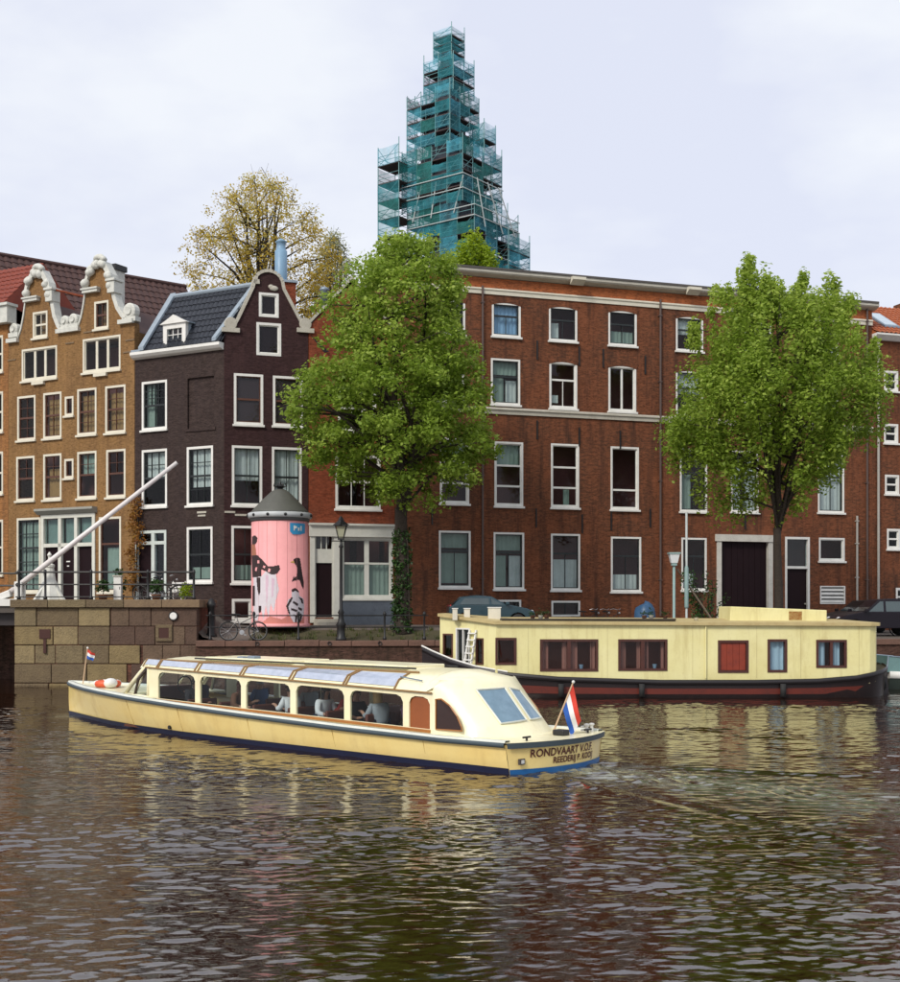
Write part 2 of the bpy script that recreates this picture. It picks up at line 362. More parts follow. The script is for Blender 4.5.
# quay wall and its coping
QB = brick_mat('quay_brick', (.075, .035, .024), (.05, .022, .018), (.045, .04, .03), stain=(.015, .012, .008), stain_amt=.7, dirt2=(.035, .022, .012))
g = MB(); qx = [-9.165]+[-8+2*i for i in range(20)]+[40, 90, 300]
for a, b in zip(qx, qx[1:]):
    ya, yb = quay_y(min(a, 80)), quay_y(min(b, 80))
    g.hexa([(a,ya,-1.2),(b,yb,-1.2),(b,yb+.6,-1.2),(a,ya+.6,-1.2),(a,ya,1.43),(b,yb,1.43),(b,yb+.6,1.43),(a,ya+.6,1.43)])
qw = g.obj('quay_wall', QB); tag(qw, 'dark brown brick quay wall behind the moored houseboat', 'quay wall')
CS = mat('coping_stone', (.16, .085, .06), .85, (.10, .055, .04), 2.5, bumpv=.3)
x = -9.15
while x < 24:
    w = random.uniform(.95, 1.25); y0, y1 = quay_y(x), quay_y(x+w); h = .21+random.uniform(-.012, .012)
    m_ = MB().hexa([(x+.008,y0-.07,1.432),(x+w-.008,y1-.07,1.432),(x+w-.008,y1+.5,1.432),(x+.008,y0+.5,1.432),(x+.008,y0-.07,1.43+h),(x+w-.008,y1-.07,1.43+h),(x+w-.008,y1+.5,1.43+h),(x+.008,y0+.5,1.43+h)])
    m_.obj('coping_stone', CS, qw, bevel=.02); x += w
# iron mooring rings / bolts on the quay
for px in (259, 330, 380):
    xx = (px-450)/F*45.5; MB().torus((xx, quay_y(xx)-.1, 1.54), .06, .016, 'y', 12, 5).obj('mooring_ring', IRON, qw)

# ------------------------------------------------------------------ pier (bridge abutment)
SAND = [mat('sandstone_%d' % i, c, .9, c2, 2.6, bumpv=.7) for i, (c, c2) in enumerate([((.25,.185,.085),(.14,.10,.05)), ((.21,.16,.085),(.12,.09,.05)), ((.29,.22,.11),(.17,.13,.07)), ((.165,.12,.065),(.10,.07,.042))])]
REDST = [mat('red_brown_stone_%d' % i, c, .9, tuple(x*.55 for x in c), 2.4, bumpv=.6) for i, c in enumerate(((.125,.078,.052), (.105,.062,.043), (.15,.098,.062)))]
RB = brick_mat('pier_brick', (.13, .05, .03), (.085, .03, .022), (.07, .05, .035), stain=(.02, .012, .01), stain_amt=.7, dirt2=(.045, .025, .018))
pier = thing('bridge_abutment', 'sandstone and red brick bridge abutment standing in the canal', 'abutment', (PIER_L, PIER_Y, 0), 0, off=(0, 0))
W = PIER_R-PIER_L                                        # local: x 0..W, y 0.., z
MB().box(.02, W-.02, .06, 3.4, -1.2, 2.84).obj('core', RB, pier)
split = (112-15)/182*W
zc = [-.35, .10, .80, 1.48, 2.16, 2.84]
for r, (za, zb) in enumerate(zip(zc, zc[1:])):
    x = 0.; end = split+random.uniform(-.45, .35)+(0 if r > 2 else .8)
    while x < end-.2:
        w = min(random.uniform(.7, 1.6), end-x); dep = random.uniform(-.02, .03)
        MB().box(x+.012, x+w-.012, dep, .5, za+.014, zb-.014).obj('stone', random.choice(SAND), pier, bevel=.025); x += w
    x = end
    while x < W-.15:                                     # redder, darker blocks to the right
        w = min(random.uniform(.6, 1.2), W-x); dep = random.uniform(.0, .03)
        if w > .12: MB().box(x+.010, x+w-.010, dep, .5, za+.012, zb-.012).obj('stone', random.choice(REDST), pier, bevel=.02)
        x += w
    # sandstone return on the left flank
    y = .55
    while y < 3:
        w = random.uniform(.8, 1.3); MB().box(-.004, .4, y+.012, y+w-.012, za+.014, zb-.014).obj('stone', random.choice(SAND), pier, bevel=.025); y += w
x = -.12; cw = [1.45, 1.1, 1.6, 1.35, 1.2]
for i in range(6):
    w = (W+.24)/5 if i < 5 else 0
    if w: MB().box(x+.008, x+w-.008, -.12, 3.3, 2.845, 3.13).obj('coping_stone', SAND[(i*2+3) % 4] if i < 3 else mat('weathered_coping', (.22,.15,.085), .9, (.13,.085,.055), 2, bumpv=.4), pier, bevel=.02)
    x += w
# small recess frames and mark
def pier_at(px, py): p = at(px, py, PIER_Y); return p.x-PIER_L, p.z
bx_, bz_ = pier_at(164, 633)
m_ = MB(); m_.box(bx_-.30, bx_+.30, -.05, .1, bz_+.18, bz_+.30); m_.box(bx_-.30, bx_+.30, -.05, .1, bz_-.30, bz_-.19); m_.box(bx_-.30, bx_-.18, -.05, .1, bz_-.19, bz_+.18); m_.box(bx_+.18, bx_+.30, -.05, .1, bz_-.19, bz_+.18)
m_.obj('recess_frame', SAND[3], pier, bevel=.01)
MB().box(bx_-.18, bx_+.18, -.035, -.01, bz_-.19, bz_+.18).obj('recess', mat('rusty_iron', (.06, .02, .015), .8), pier)
bx_, bz_ = pier_at(45, 634)
MB().box(bx_-.2, bx_+.2, -.04, .1, bz_-.17, bz_+.17).obj('iron_plate', mat('rusty_iron', (.06, .02, .015), .8), pier, bevel=.01)
MB().box(bx_-.05, bx_+.05, -.045, .1, bz_-.7, bz_-.18).obj('rust_streak', mat('rusty_iron', (.06, .02, .015), .8), pier)
bx_, bz_ = pier_at(173.5, 616)
sgn = MB(); sgn.lathe([(.10,0),(.14,.01),(.14,.04),(.10,.05)], (PIER_L+bx_, PIER_Y-.06, bz_), 16, 'y')
so_ = sgn.obj('mooring_sign', WHITE); tag(so_, 'small round white sign with dark rim fixed on the brick part of the abutment', 'sign')
MB().torus((PIER_L+bx_, PIER_Y-.04, bz_), .15, .025, 'y', 16, 6).obj('rim', IRON, so_)

# railing on the pier
rl = thing('pier_railing', 'black iron railing with round posts along the top of the stone abutment', 'railing', (PIER_L, PIER_Y+.05, 3.13))
posts = [(px-450)/F*PIER_Y-PIER_L for px in (17.5, 44, 90, 147, 193)]
for p in posts: MB().lathe([(.075,0),(.075,.1),(.045,.13),(.045,.95),(.06,.97),(.06,1.02),(.03,1.1)], (p, .1, 0), 10).obj('post', IRON, rl, True)
for zz, r_ in ((1.0, .035), (.55, .026), (.1, .02)): MB().tube([(-.0, .1, zz), (W-.1, .1, zz)], r_, 8).obj('rail', IRON, rl)

# bridge to the left of the abutment
br = thing('bridge', 'dark bridge deck with black railing meeting the stone abutment', 'bridge', (PIER_L-.1, 46, 2.6))
MB().box(-30, -.03, 0, 5.4, .05, .5).obj('deck', mat('bridge_concrete', (.10,.085,.075), .9, bumpv=.2), br)
for i in range(4): MB().box(-30, -.05, .3+i*1.5, .55+i*1.5, -.42, .045).obj('girder', mat('bridge_steel', (.03,.022,.024), .6), br)
MB().box(-30, -.03, -.08, -.005, .30, .56).obj('edge_beam', WHITE, br)
for p in (-1.2, -3.2, -5.2, -7.2): MB().tube([(p, .12, .5), (p, .12, 1.52)], .045, 8).obj('post', IRON, br)
for zz in (1.5, 1.05): MB().tube([(-30, .12, zz), (-.02, .12, zz)], .035, 8).obj('rail', IRON, br)
sw = MB().hexa([(-15.7,48.6,-1),(-60,72.4,-1),(-60,73.4,-1),(-15.7,49.6,-1),(-15.7,48.6,3.0),(-60,72.4,3.0),(-60,73.4,3.0),(-15.7,49.6,3.0)])
tag(sw.obj('side_canal_wall', QB), 'dark brick quay wall of the side canal under the bridge', 'quay wall')

# ================================================================== HOUSES
def interp(prof, u, side=0):
    for (a, za), (b, zb) in zip(prof, prof[1:]):
        if a-1e-6 <= u <= b+1e-6: return za if b-a < 1e-6 else za+(zb-za)*(u-a)/(b-a)
    return prof[-1][1]
def wall_front(m, prof, zb, holes, rev=.22, T=.3, zroof=None, y=0.):
    us = sorted(set([round(p[0], 4) for p in prof]+[round(h[i], 4) for h in holes for i in (0, 1)]))
    us = [u for u in us if prof[0][0]-1e-4 <= u <= prof[-1][0]+1e-4]
    for a, b in zip(us, us[1:]):
        if b-a < 5e-4: continue
        um = (a+b)/2; e = min(2e-3, (b-a)/4)
        ta, tb = interp(prof, a+e), interp(prof, b-e); z = zb
        for h in sorted([h for h in holes if h[0] < um < h[1]], key=lambda h: h[2]):
            m.quad((a,y,z),(b,y,z),(b,y,h[2]),(a,y,h[2])); z = h[3]
        m.quad((a,y,z),(b,y,z),(b,y,tb),(a,y,ta))
        m.quad((a,y,ta),(b,y,tb),(b,y+T,tb),(a,y+T,ta))
        if zroof is not None and max(ta, tb) > zroof: m.quad((a,y+T,zroof),(b,y+T,zroof),(b,y+T,tb),(a,y+T,ta))
    for u0, u1, z0, z1 in holes:
        for p in (((u0,z0),(u1,z0)),((u1,z0),(u1,z1)),((u1,z1),(u0,z1)),((u0,z1),(u0,z0))):
            (a,c),(b,d) = p; m.quad((a,y,c),(b,y,d),(b,y+rev,d),(a,y+rev,c))
    for i in (0, -1):
        u, z = prof[i]; m.quad((u,y,zb),(u,y+T,zb),(u,y+T,z),(u,y,z))
def shell(m, u0, u1, zb, zt, D, top=True):
    m.quad((u0,.3,zb),(u0,D,zb),(u0,D,zt),(u0,.3,zt)); m.quad((u1,.3,zb),(u1,D,zb),(u1,D,zt),(u1,.3,zt)); m.quad((u0,D,zb),(u1,D,zb),(u1,D,zt),(u0,D,zt))
    if top: m.quad((u0,.3,zt),(u1,.3,zt),(u1,D,zt),(u0,D,zt))
def frame4(m, u0, u1, z0, z1, w, y0, y1, wb=None):
    wb = w if wb is None else wb
    m.box(u0, u0+w, y0, y1, z0, z1); m.box(u1-w, u1, y0, y1, z0, z1); m.box(u0+w, u1-w, y0, y1, z1-w, z1); m.box(u0+w, u1-w, y0, y1, z0, z0+wb)
def curtain(u0, u1, z0, z1, y, mt, parent, fold=.025):
    m = MB(); n = max(6, int((u1-u0)/.05)); ph = random.uniform(0, 6)
    for i in range(n+1):
        u = u0+(u1-u0)*i/n; yy = y+fold*sin(u*32+ph)+fold*.5*sin(u*71+ph*2); m.v += [(u, yy, z0), (u, yy*1.0, z1)]
    m.f = [(2*i, 2*i+2, 2*i+3, 2*i+1) for i in range(n)]
    return m.obj('curtain', mt, parent, True, fixn=False)
def window(root, hole, rows=(.6, .4), cols=(1, 1), frame=WHITE, sash=None, cur=(), sill=True, w=.085, bw=.03, name='window', extra=None, sillm=None, proud=.012):
    """casing in the hole; sashes, panes, sill and curtains are its sub-parts. rows from the bottom up"""
    u0, u1, z0, z1 = hole; sash = sash or frame
    f = MB(); frame4(f, u0-.006, u1+.006, z0-.006, z1+.006, w, -proud, .15); win = f.obj(name, frame, root)
    a0, a1, b0, b1 = u0+w-.006, u1-w+.006, z0+w-.006, z1-w+.006
    s = MB(); z = b0; sw_ = .042
    for r, c in zip(rows, cols):
        zt = z+(b1-b0)*r
        frame4(s, a0, a1, z, zt, sw_, .04, .105)
        pw = (a1-a0-2*sw_)/c
        for k in range(c):
            q0 = a0+sw_+pw*k; 
            if k: s.box(q0-bw/2, q0+bw/2, .05, .10, z+sw_, zt-sw_)
            t = random.uniform(-.006, .006); t2 = random.uniform(-.006, .006)
            MB().quad((q0,.075+t,z+sw_),(q0+pw,.075-t,z+sw_),(q0+pw,.075-t+t2,zt-sw_),(q0,.075+t+t2,zt-sw_)).obj('pane', GLASS, win, fixn=False)
        z = zt
    if extra: 
        for (fu0, fu1, fz0, fz1) in extra: s.box(a0+(a1-a0)*fu0, a0+(a1-a0)*fu1, .045, .10, b0+(b1-b0)*fz0, b0+(b1-b0)*fz1)
    s.obj('sash', sash, win)
    if sill: MB().box(u0-.06, u1+.06, -.10, .14, z0-.10, z0-.008).obj('sill', sillm or frame, win, bevel=.01)
    for fu0, fu1, fz0, fz1, mt in cur:
        curtain(a0+(a1-a0)*fu0, a0+(a1-a0)*fu1, b0+(b1-b0)*fz0, b0+(b1-b0)*fz1, .24, mt, win)
    return win
def bars(nu, nz, z0=0., z1=1., t=.022):
    """glazing bars as fractions of the window"""
    e = [(k/nu-.5*t, k/nu+.5*t, z0, z1) for k in range(1, nu)]
    return e+[(0, 1, z0+(z1-z0)*k/nz-.3*t, z0+(z1-z0)*k/nz+.3*t) for k in range(1, nz)]
def pantiles(u0, u1, y0, z0, y1, z1, mt, root, ul=None, ur=None, cw=.26, ch=.33, name='roof_tiles'):
    """roof covering from the eave (y0,z0) to the ridge (y1,z1), left / right ends may slant from the eave to ul / ur at the ridge"""
    L = sqrt((y1-y0)**2+(z1-z0)**2); nrow = int(L/ch); ul = u0 if ul is None else ul; ur = u1 if ur is None else ur
    nx, nz_ = (z1-z0)/L, -(y1-y0)/L           # outward (towards the front) normal is (-nx, -nz_)
    m = MB()
    for r in range(nrow):
        ta, tb = r/nrow, (r+1.12)/nrow; 
        A0, A1 = u0+(ul-u0)*ta, u1+(ur-u1)*ta; n = max(4, int((A1-A0)/cw*6)); b = len(m.v)
        for i in range(n+1):
            u = A0+(A1-A0)*i/n; ph = (u-u0)/cw*2*pi; h = .028*sin(ph)+.014*sin(2*ph+.6)+random.uniform(-.003, .003)
            for t, o in ((ta, h+.055), (ta+.0001, h+.02), (min(tb, 1), h+.02)):
                yy = y0+(y1-y0)*t-nx*o; zz = z0+(z1-z0)*t-nz_*o; m.v.append((u, yy, zz))
        # front lip + face
        for i in range(n):
            a = b+i*3; c = a+3; m.f += [(a, c, c+1, a+1), (a, c, c+2, a+2)]
    o = m.obj(name, mt, root, True, fixn=False); o['kind'] = 'stuff'; return o
def add_house_root(name, label, line, u0, zb, cat='house'):
    return thing(name, label, cat, line.pt(u0, 0, zb), line.a, off=(u0, zb))

BR_BIG = brick_mat('red_brick', (.165, .053, .021), (.115, .034, .013), (.115, .06, .035), stain=(.045, .022, .015), stain_amt=.85, dirt2=(.068, .034, .020))
BR_ORANGE = brick_mat('orange_brick', (.30, .085, .025), (.23, .06, .018), (.20, .11, .06), stain_amt=.3)
BR_H3 = brick_mat('orange_red_brick', (.20, .045, .017), (.15, .033, .012), (.13, .06, .04), stain_amt=.3)
BR_BROWN = brick_mat('yellow_brown_brick', (.205, .112, .042), (.15, .078, .028), (.2, .13, .07), stain=(.09, .04, .02), stain_amt=.45, dirt2=(.24, .13, .045))
DARKW = brick_mat('dark_tarred_brick', (.037, .0225, .019), (.030, .018, .0155), (.045, .032, .032), stain=(.03, .02, .022), stain_amt=.4)
MAROON = brick_mat('maroon_painted_brick', (.036, .014, .014), (.030, .012, .0125), (.038, .015, .015), stain=(.025, .012, .014), stain_amt=.4)
DKTILE = mat('glazed_black_tile', (.030, .034, .044), .32, (.018, .02, .027), 5, spec=.6)
RDTILE = mat('orange_roof_tile', (.42, .115, .035), .7, (.28, .07, .025), 5)
MRTILE = mat('maroon_roof_tile', (.075, .035, .030), .75, (.045, .022, .02), 3)

# ---------------------------------------------------------------- the long red brick building
zb = 1.3
uL, uR = LR.u(394.6), LR.u(872)
zG = LR.z(565, 276.5)                                    # top of gutter
def hole(line, r): return line.rect(r)
big = add_house_root('brick_warehouse', 'long four storey red brick building with white cornice behind the quay trees', LR, uL, zb, 'building')
wins = []          # (px rect, options, arch?)
def blind(f, m=LACE): return [(0, 1, 1-f, 1, m)]
top_cols = ((438,300,465,334), (492,303,520.5,336.5), (549,307,577,341), (608.5,311,636.5,345.5), (676,317,703,351), (744,322,771,356), (812,327,838,361))
tcur = ([], [(0,1,0,1,LACEB)], [(0,.4,0,.55,LACE)], [(0,1,0,.42,LACEG)], [(0,.6,.5,1,LACE)], [], [(0,1,0,.5,LACE)])
for r, c in zip(top_cols, tcur): wins.append((r, dict(rows=(.62,.38), cols=(2,1), sash=DARKSASH, cur=c), True))
v_cols = ((436,357,464,402), (491,359,520,404.5), (549.5,362,577,408.5), (608.5,366,636,411.5), (676,371,703,416), (744,375,771,420), (812,380,838,424))
vcur = ([], [(0,.5,0,.6,LACEG), (.55,1,0,.55,LACE), (0,1,.68,1,LACEG)], [(0,.35,.1,.28,LACE)], [], [(0,1,.5,1,LACE)], [], [])
for i, (r, c) in enumerate(zip(v_cols, vcur)): wins.append((r, dict(rows=((.62,.38) if i != 3 else (1.,)), cols=((2,1) if i != 3 else (2,)), sash=(DARKSASH if i not in (2, 3) else WHITE), bw=(.03 if i != 3 else .09), cur=c), i > 1))
u_cols = ((440,438,469,503.5), (494.5,442,523,506), (551,444,579,507.5), (610.7,447,638.7,509.5), (680,449,707,511.5), (731,451,758.5,512), (818,455,844,512.5))
ucur = ([(0,1,.7,1,LACEG)], [(0,1,.64,1,LACEG)], [(.5,.75,.0,.28,LACEG)], [], [(.1,.5,0,.6,LACEG)], [(0,.4,0,.9,LACE), (.55,1,0,.9,LACE)], [(0,1,0,.95,LACE)])
for i, (r, c) in enumerate(zip(u_cols, ucur)): wins.append((r, dict(rows=((.30,.34,.36) if i < 3 else ((.62,.38) if i != 3 else (.3,.7))), cols=((1,1,1) if i < 3 else ((2,1) if i != 3 else (1,1))), sash=(WHITE if i < 4 else DARKSASH), cur=c), False))
g_cols = ((439,531,470.5,587.5), (493.7,532.6,524,589), (551,534,580,590), (611,537,641,591.5), (681.5,538,706.5,590))
gcur = ([(0,1,.05,.62,LACEG), (0,1,.72,1,LACEG)], [(0,.46,0,.6,LACEG), (.54,1,0,.6,LACE), (0,1,.7,1,LACEG)], [(0,1,0,.55,LACE)], [(0,1,0,.3,LACE)], [(0,.6,0,.3,LACE)])
for r, c in zip(g_cols, gcur): wins.append((r, dict(rows=(.66,.34), cols=(2,1), sash=DARKSASH, cur=c), False))
wins.append(((819,538,844.5,561), dict(rows=(1.,), cols=(1,), sash=WHITE), False))
wins.append(((551.5,601,580,616.5), dict(rows=(1.,), cols=(2,), sash=DARKSASH, sill=False), False))
wins.append(((493,600,521,616), dict(rows=(1.,), cols=(2,), sash=DARKSASH, sill=False), False))
gar = hole(LR, (716.5, 535.7, 772.3, 618)); gar = (gar[0], gar[1], 1.75, gar[3])
dor = hole(LR, (785, 537, 809.6, 612)); dor = (dor[0], dor[1], 1.9, dor[3])
ven = hole(LR, (820, 586, 845, 604))
holes = [hole(LR, r) for r, _, _ in wins]
m = MB(); wall_front(m, [(uL+.003, zG-.35), (uR, zG-.35)], zb, holes+[gar, dor, ven]); shell(m, uL+.003, uR, zb, zG-.35, 10)
m.obj('wall', BR_BIG, big)
for h, (r, k, arch) in zip(holes, wins):
    window(big, h, **k)
    if arch:                                             # shallow brick arch biting into the head of the opening
        u0, u1, z0, z1 = h; n = 8; lo = []; hi = []
        for i in range(n+1):
            t = i/n; s_ = 1-(2*t-1)**2; lo.append((u0-.01+(u1-u0+.02)*t, z1-.115+.11*s_)); hi.append((u0-.12+(u1-u0+.24)*t, z1+.11+.12*s_))
        MB().prism(lo+hi[::-1], -.025, .03).obj('lintel', BR_ORANGE if random.random() < .0 else BR_BIG, big)
    else: MB().box(h[0]-.14, h[1]+.14, -.008, .03, h[3]+.012, h[3]+.23).obj('lintel', BR_BIG, big)
# cornice: gutter, orange brick frieze, white band, belt course
MB().prism([(-.32,zG-.06),(-.32,zG-.17),(-.27,zG-.23),(.0,zG-.33),(.3,zG-.35),(.3,zG)], uL-.05, uR+.18, 'x').obj('gutter', mat('gutter_white', (.55,.52,.44), .6, (.40,.37,.31), 2), big)
MB().box(uL-.03, uR+.15, -.36, 2.5, zG-.055, zG+.03).obj('roof_edge', mat('roof_felt', (.10,.09,.085), .9), big)
MB().box(uL, uR+.1, 1.5, 9.9, zG-.1, zG+.25).obj('roof', mat('roof_felt', (.10,.09,.085), .9), big)
z1_, z0_ = LR.z(565, 294.5), LR.z(565, 300.5)
MB().box(uL+.01, uR-.01, -.02, .05, z1_, zG-.352).obj('frieze', BR_ORANGE, big)
MB().prism([(-.10,z1_-.03),(-.10,z1_-.08),(-.06,z1_-.12),(-.05,z0_),(.05,z0_),(.05,z1_),(-.06,z1_)], uL, uR, 'x').obj('band', CREAMP, big)
z1_, z0_ = LR.z(565, 411), LR.z(565, 417.5)
MB().prism([(-.12,z1_-.05),(-.12,z1_-.11),(-.07,z1_-.14),(-.06,z0_),(.05,z0_),(.05,z1_),(-.06,z1_)], uL, uR, 'x').obj('belt_course', STONEP, big)
for px in (574, 689):                                    # rain water heads under the gutter
    u = LR.u(px); MB().hexa([(u-.32,-.62,zG-.24),(u+.32,-.62,zG-.24),(u+.32,-.30,zG-.42),(u-.32,-.30,zG-.42),(u-.32,-.62,zG-.12),(u+.32,-.62,zG-.12),(u+.32,-.42,zG-.1),(u-.32,-.42,zG-.1)]).obj('gutter_outlet', CREAMP, big)
PIPE = mat('drain_pipe', (.10, .065, .055), .5); PIPEL = mat('drain_pipe_pale', (.42, .40, .36), .5)
for px, y0, y1, mt in ((482, 286, 612, PIPE), (659.5, 300, 616, PIPE), (856, 516, 612, PIPEL), (866, 306, 612, PIPE)):
    u = LR.u(px); MB().tube([(u, -.09, max(1.7, LR.z(px, y1))), (u, -.09, LR.z(px, y0))], .05, 8).obj('drain_pipe', mt, big)
    for f in (.15, .45, .75, .95): zz = 1.8+(LR.z(px, y0)-1.8)*f; MB().box(u-.075, u+.075, -.15, .01, zz, zz+.05).obj('pipe_bracket', mt, big)
for px, py in ((537,350),(579,356),(603,358),(645,365),(537,430),(579,437),(620,440),(536,518),(582,524),(611,521),(650,518),(432,515),(745,520),(790,480)):
    u, z = LR.uz(px, py); MB().box(u-.028, u+.028, -.05, .01, z-.42, z+.42).obj('wall_anchor', IRON, big)
# garage door, side door, vent
u0, u1, z0, z1 = gar; m = MB(); w = .24
m.box(u0, u0+w, -.06, .2, z0, z1); m.box(u1-w, u1, -.06, .2, z0, z1); m.box(u0-.08, u1+.08, -.1, .2, z1-.28, z1+.04)
gd = m.obj('garage_door', mat('weathered_white', (.62,.60,.54), .6, (.42,.40,.35), 3), big)
nb = 8
for i in range(nb):
    a = u0+w+(u1-u0-2*w)*i/nb; MB().box(a+.006, a+(u1-u0-2*w)/nb-.006, .12+.01*(i % 2), .17, z0, z1-.29).obj('board', DARKDOOR, gd)
u0, u1, z0, z1 = dor; m = MB(); frame4(m, u0, u1, z0, z1, .11, -.02, .18, .02); zt = LR.z(797, 567.5); m.box(u0+.11, u1-.11, -.01, .17, zt-.06, zt+.06)
dd = m.obj('door', WHITE, big); MB().box(u0+.11, u1-.11, .1, .15, z0+.02, zt-.06).obj('door_leaf', DARKDOOR, dd); MB().box(u0+.3, u1-.3, .085, .1, z0+.3, z0+1.1).obj('door_panel', DARKDOOR, dd)
MB().box(u0+.11, u1-.11, .1, .12, zt+.06, z1-.11).obj('pane', GLASS, dd); MB().ball((u1-.2, .07, z0+1.1), .04).obj('handle', STONEP, dd)
u0, u1, z0, z1 = ven; m = MB(); frame4(m, u0, u1, z0, z1, .06, -.03, .1); vo = m.obj('vent_grille', WHITE, big)
for i in range(4): zz = z0+.08+(z1-z0-.14)*i/4; MB().hexa([(u0+.06,-.02,zz),(u1-.06,-.02,zz),(u1-.06,.08,zz+.1),(u0+.06,.08,zz+.1),(u0+.06,-.02,zz+.03),(u1-.06,-.02,zz+.03),(u1-.06,.08,zz+.13),(u0+.06,.08,zz+.13)]).obj('slat', WHITE, vo)
MB().box(u0, u1, .12, .2, z0, z1).obj('vent_back', IRON, vo)
# chimney on the roof
u = LR.u(624); MB().box(u-.2, u+.22, 2, 2.5, zG, zG+.42).obj('chimney', BR_BIG, big); MB().box(u-.25, u+.27, 1.95, 2.55, zG+.42, zG+.5).obj('chimney_cap', LEAD, big)
MB().box(u+.6, u+1.6, 2.2, 3.0, zG+.24, zG+.42).obj('roof_hatch', mat('roof_felt', (.1,.09,.085)), big)
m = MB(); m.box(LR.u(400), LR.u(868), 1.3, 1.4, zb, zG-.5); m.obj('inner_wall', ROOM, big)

# ---------------------------------------------------------------- house with orange tiles at the right
u0_, u1_ = uR+.004, LR.u(960); LRs = LR
zE = LR.z(885, 341)
rh = add_house_root('tiled_house', 'brick house with orange pantile roof and skylight at the end of the long building', LR, u0_, zb)
rects = [(884,371,898,391),(884,424,898,443),(885,475,899,494),(887,529,900,549),(896,588,912,606),(916,371,936,391),(916,424,936,443),(916,475,936,494),(916,529,936,549)]
hs = [hole(LR, r) for r in rects]
m = MB(); wall_front(m, [(u0_, zE), (u1_, zE)], zb, hs); shell(m, u0_, u1_, zb, zE, 8); m.obj('wall', BR_BIG, rh)
for h in hs: window(rh, h, rows=(.5, .5), cols=(1, 1), w=.1)
MB().prism([(-.4,zE+.30),(-.4,zE+.22),(-.15,zE),(.2,zE),(.2,zE+.30)], u0_, u1_, 'x').obj('eave', WHITE, rh)
zT = LR.z(885, 341)+.3; yr = 3.2; zr = LR.shift(yr).z(885, 308)
m = MB(); m.quad((u0_,-.3,zT+.01),(u1_,-.3,zT+.01),(u1_,yr,zr),(u0_,yr,zr)); m.quad((u0_,yr,zr),(u1_,yr,zr),(u1_,8,zE),(u0_,8,zE)); m.quad((u0_,-.3,zT),(u0_,yr,zr),(u0_,8,zE)); m.quad((u1_,-.3,zT),(u1_,yr,zr),(u1_,8,zE))
rf = m.obj('roof', RDTILE, rh); pantiles(u0_, u1_, -.34, zT+.02, yr, zr+.02, RDTILE, rf)
ua, ub = LR.shift(1.0).u(872.5)+.2, LR.shift(1.0).u(891)
m = MB(); sl_ = (zr-zT)/(yr+.3)
def sky_pt(u, y, o): return (u, y, zT+sl_*(y+.3)+o)
for o0, o1, a, b, c, d, nm, mt in ((.03,.17,ua,ub,.3,1.9,'skylight',ZINC), (.165,.19,ua+.1,ub-.1,.42,1.78,'skylight_pane',mat('skylight_glass',(.45,.55,.62),.1))):
    MB().hexa([sky_pt(a,c,o0),sky_pt(b,c,o0),sky_pt(b,d,o0),sky_pt(a,d,o0),sky_pt(a,c,o1),sky_pt(b,c,o1),sky_pt(b,d,o1),sky_pt(a,d,o1)]).obj(nm, mt, rf)
MB().tube([(u0_+.28,-.12,2.0),(u0_+.28,-.12,zE+.1)], .06, 8).obj('drain_pipe', PIPEL, rh)
u = LR.shift(4).u(897); MB().box(u-.3, u+.5, 3.2, 3.9, zr-1, zr+.35).obj('chimney', BR_BIG, rh)

# ---------------------------------------------------------------- small gabled house with the white shop front
uA, uB = LR.u(308.6), LR.u(394.4)
h3 = add_house_root('gabled_shop_house', 'narrow orange brick house with white door and shop window behind the ivy trunk', LR, uA, zb)
zS = LR.z(308, 326); zP = LR.z(352, 284)
w1 = hole(LR, (335.5, 455, 380.5, 509)); 
front = hole(LR, (309.6, 528, 394, 600)); zDoor = 2.42
d3 = (LR.u(314.5), LR.u(333.5), zDoor, LR.z(324, 535)); s3 = (LR.u(341), LR.u(392.6), LR.z(366, 598.5), LR.z(366, 537.5))
up = hole(LR, (338, 385, 376, 432))
m = MB(); wall_front(m, [(uA+.003, zS), ((uA+uB)/2, zP), (uB-.003, zS)], zb, [w1, up, d3, s3], zroof=zS-1); shell(m, uA+.003, uB-.003, zb, zS-.1, 8, False); m.obj('wall', BR_H3, h3)
um_ = (uA+uB)/2
m = MB()
for a, b in (((uA-.1, zS-.05), (um_, zP+.1)), ((um_, zP+.1), (uB+.1, zS-.05))):
    m.hexa([(a[0],.31,a[1]),(b[0],.31,b[1]),(b[0],8,b[1]),(a[0],8,a[1]),(a[0],.31,a[1]+.12),(b[0],.31,b[1]+.12),(b[0],8,b[1]+.12),(a[0],8,a[1]+.12)])
m.obj('roof', MRTILE, h3)
m = MB()
for a, b in (((uA-.02, zS+.03), (um_, zP+.18)), ((um_, zP+.18), (uB+.02, zS+.03))):
    m.hexa([(a[0],-.06,a[1]),(b[0],-.06,b[1]),(b[0],.36,b[1]),(a[0],.36,a[1]),(a[0],-.06,a[1]+.16),(b[0],-.06,b[1]+.16),(b[0],.36,b[1]+.16),(a[0],.36,a[1]+.16)])
m.obj('verge_board', STONEP, h3)
window(h3, w1, rows=(.5,.5), cols=(3,3), w=.1); window(h3, up, rows=(.5,.5), cols=(3,3), w=.1)
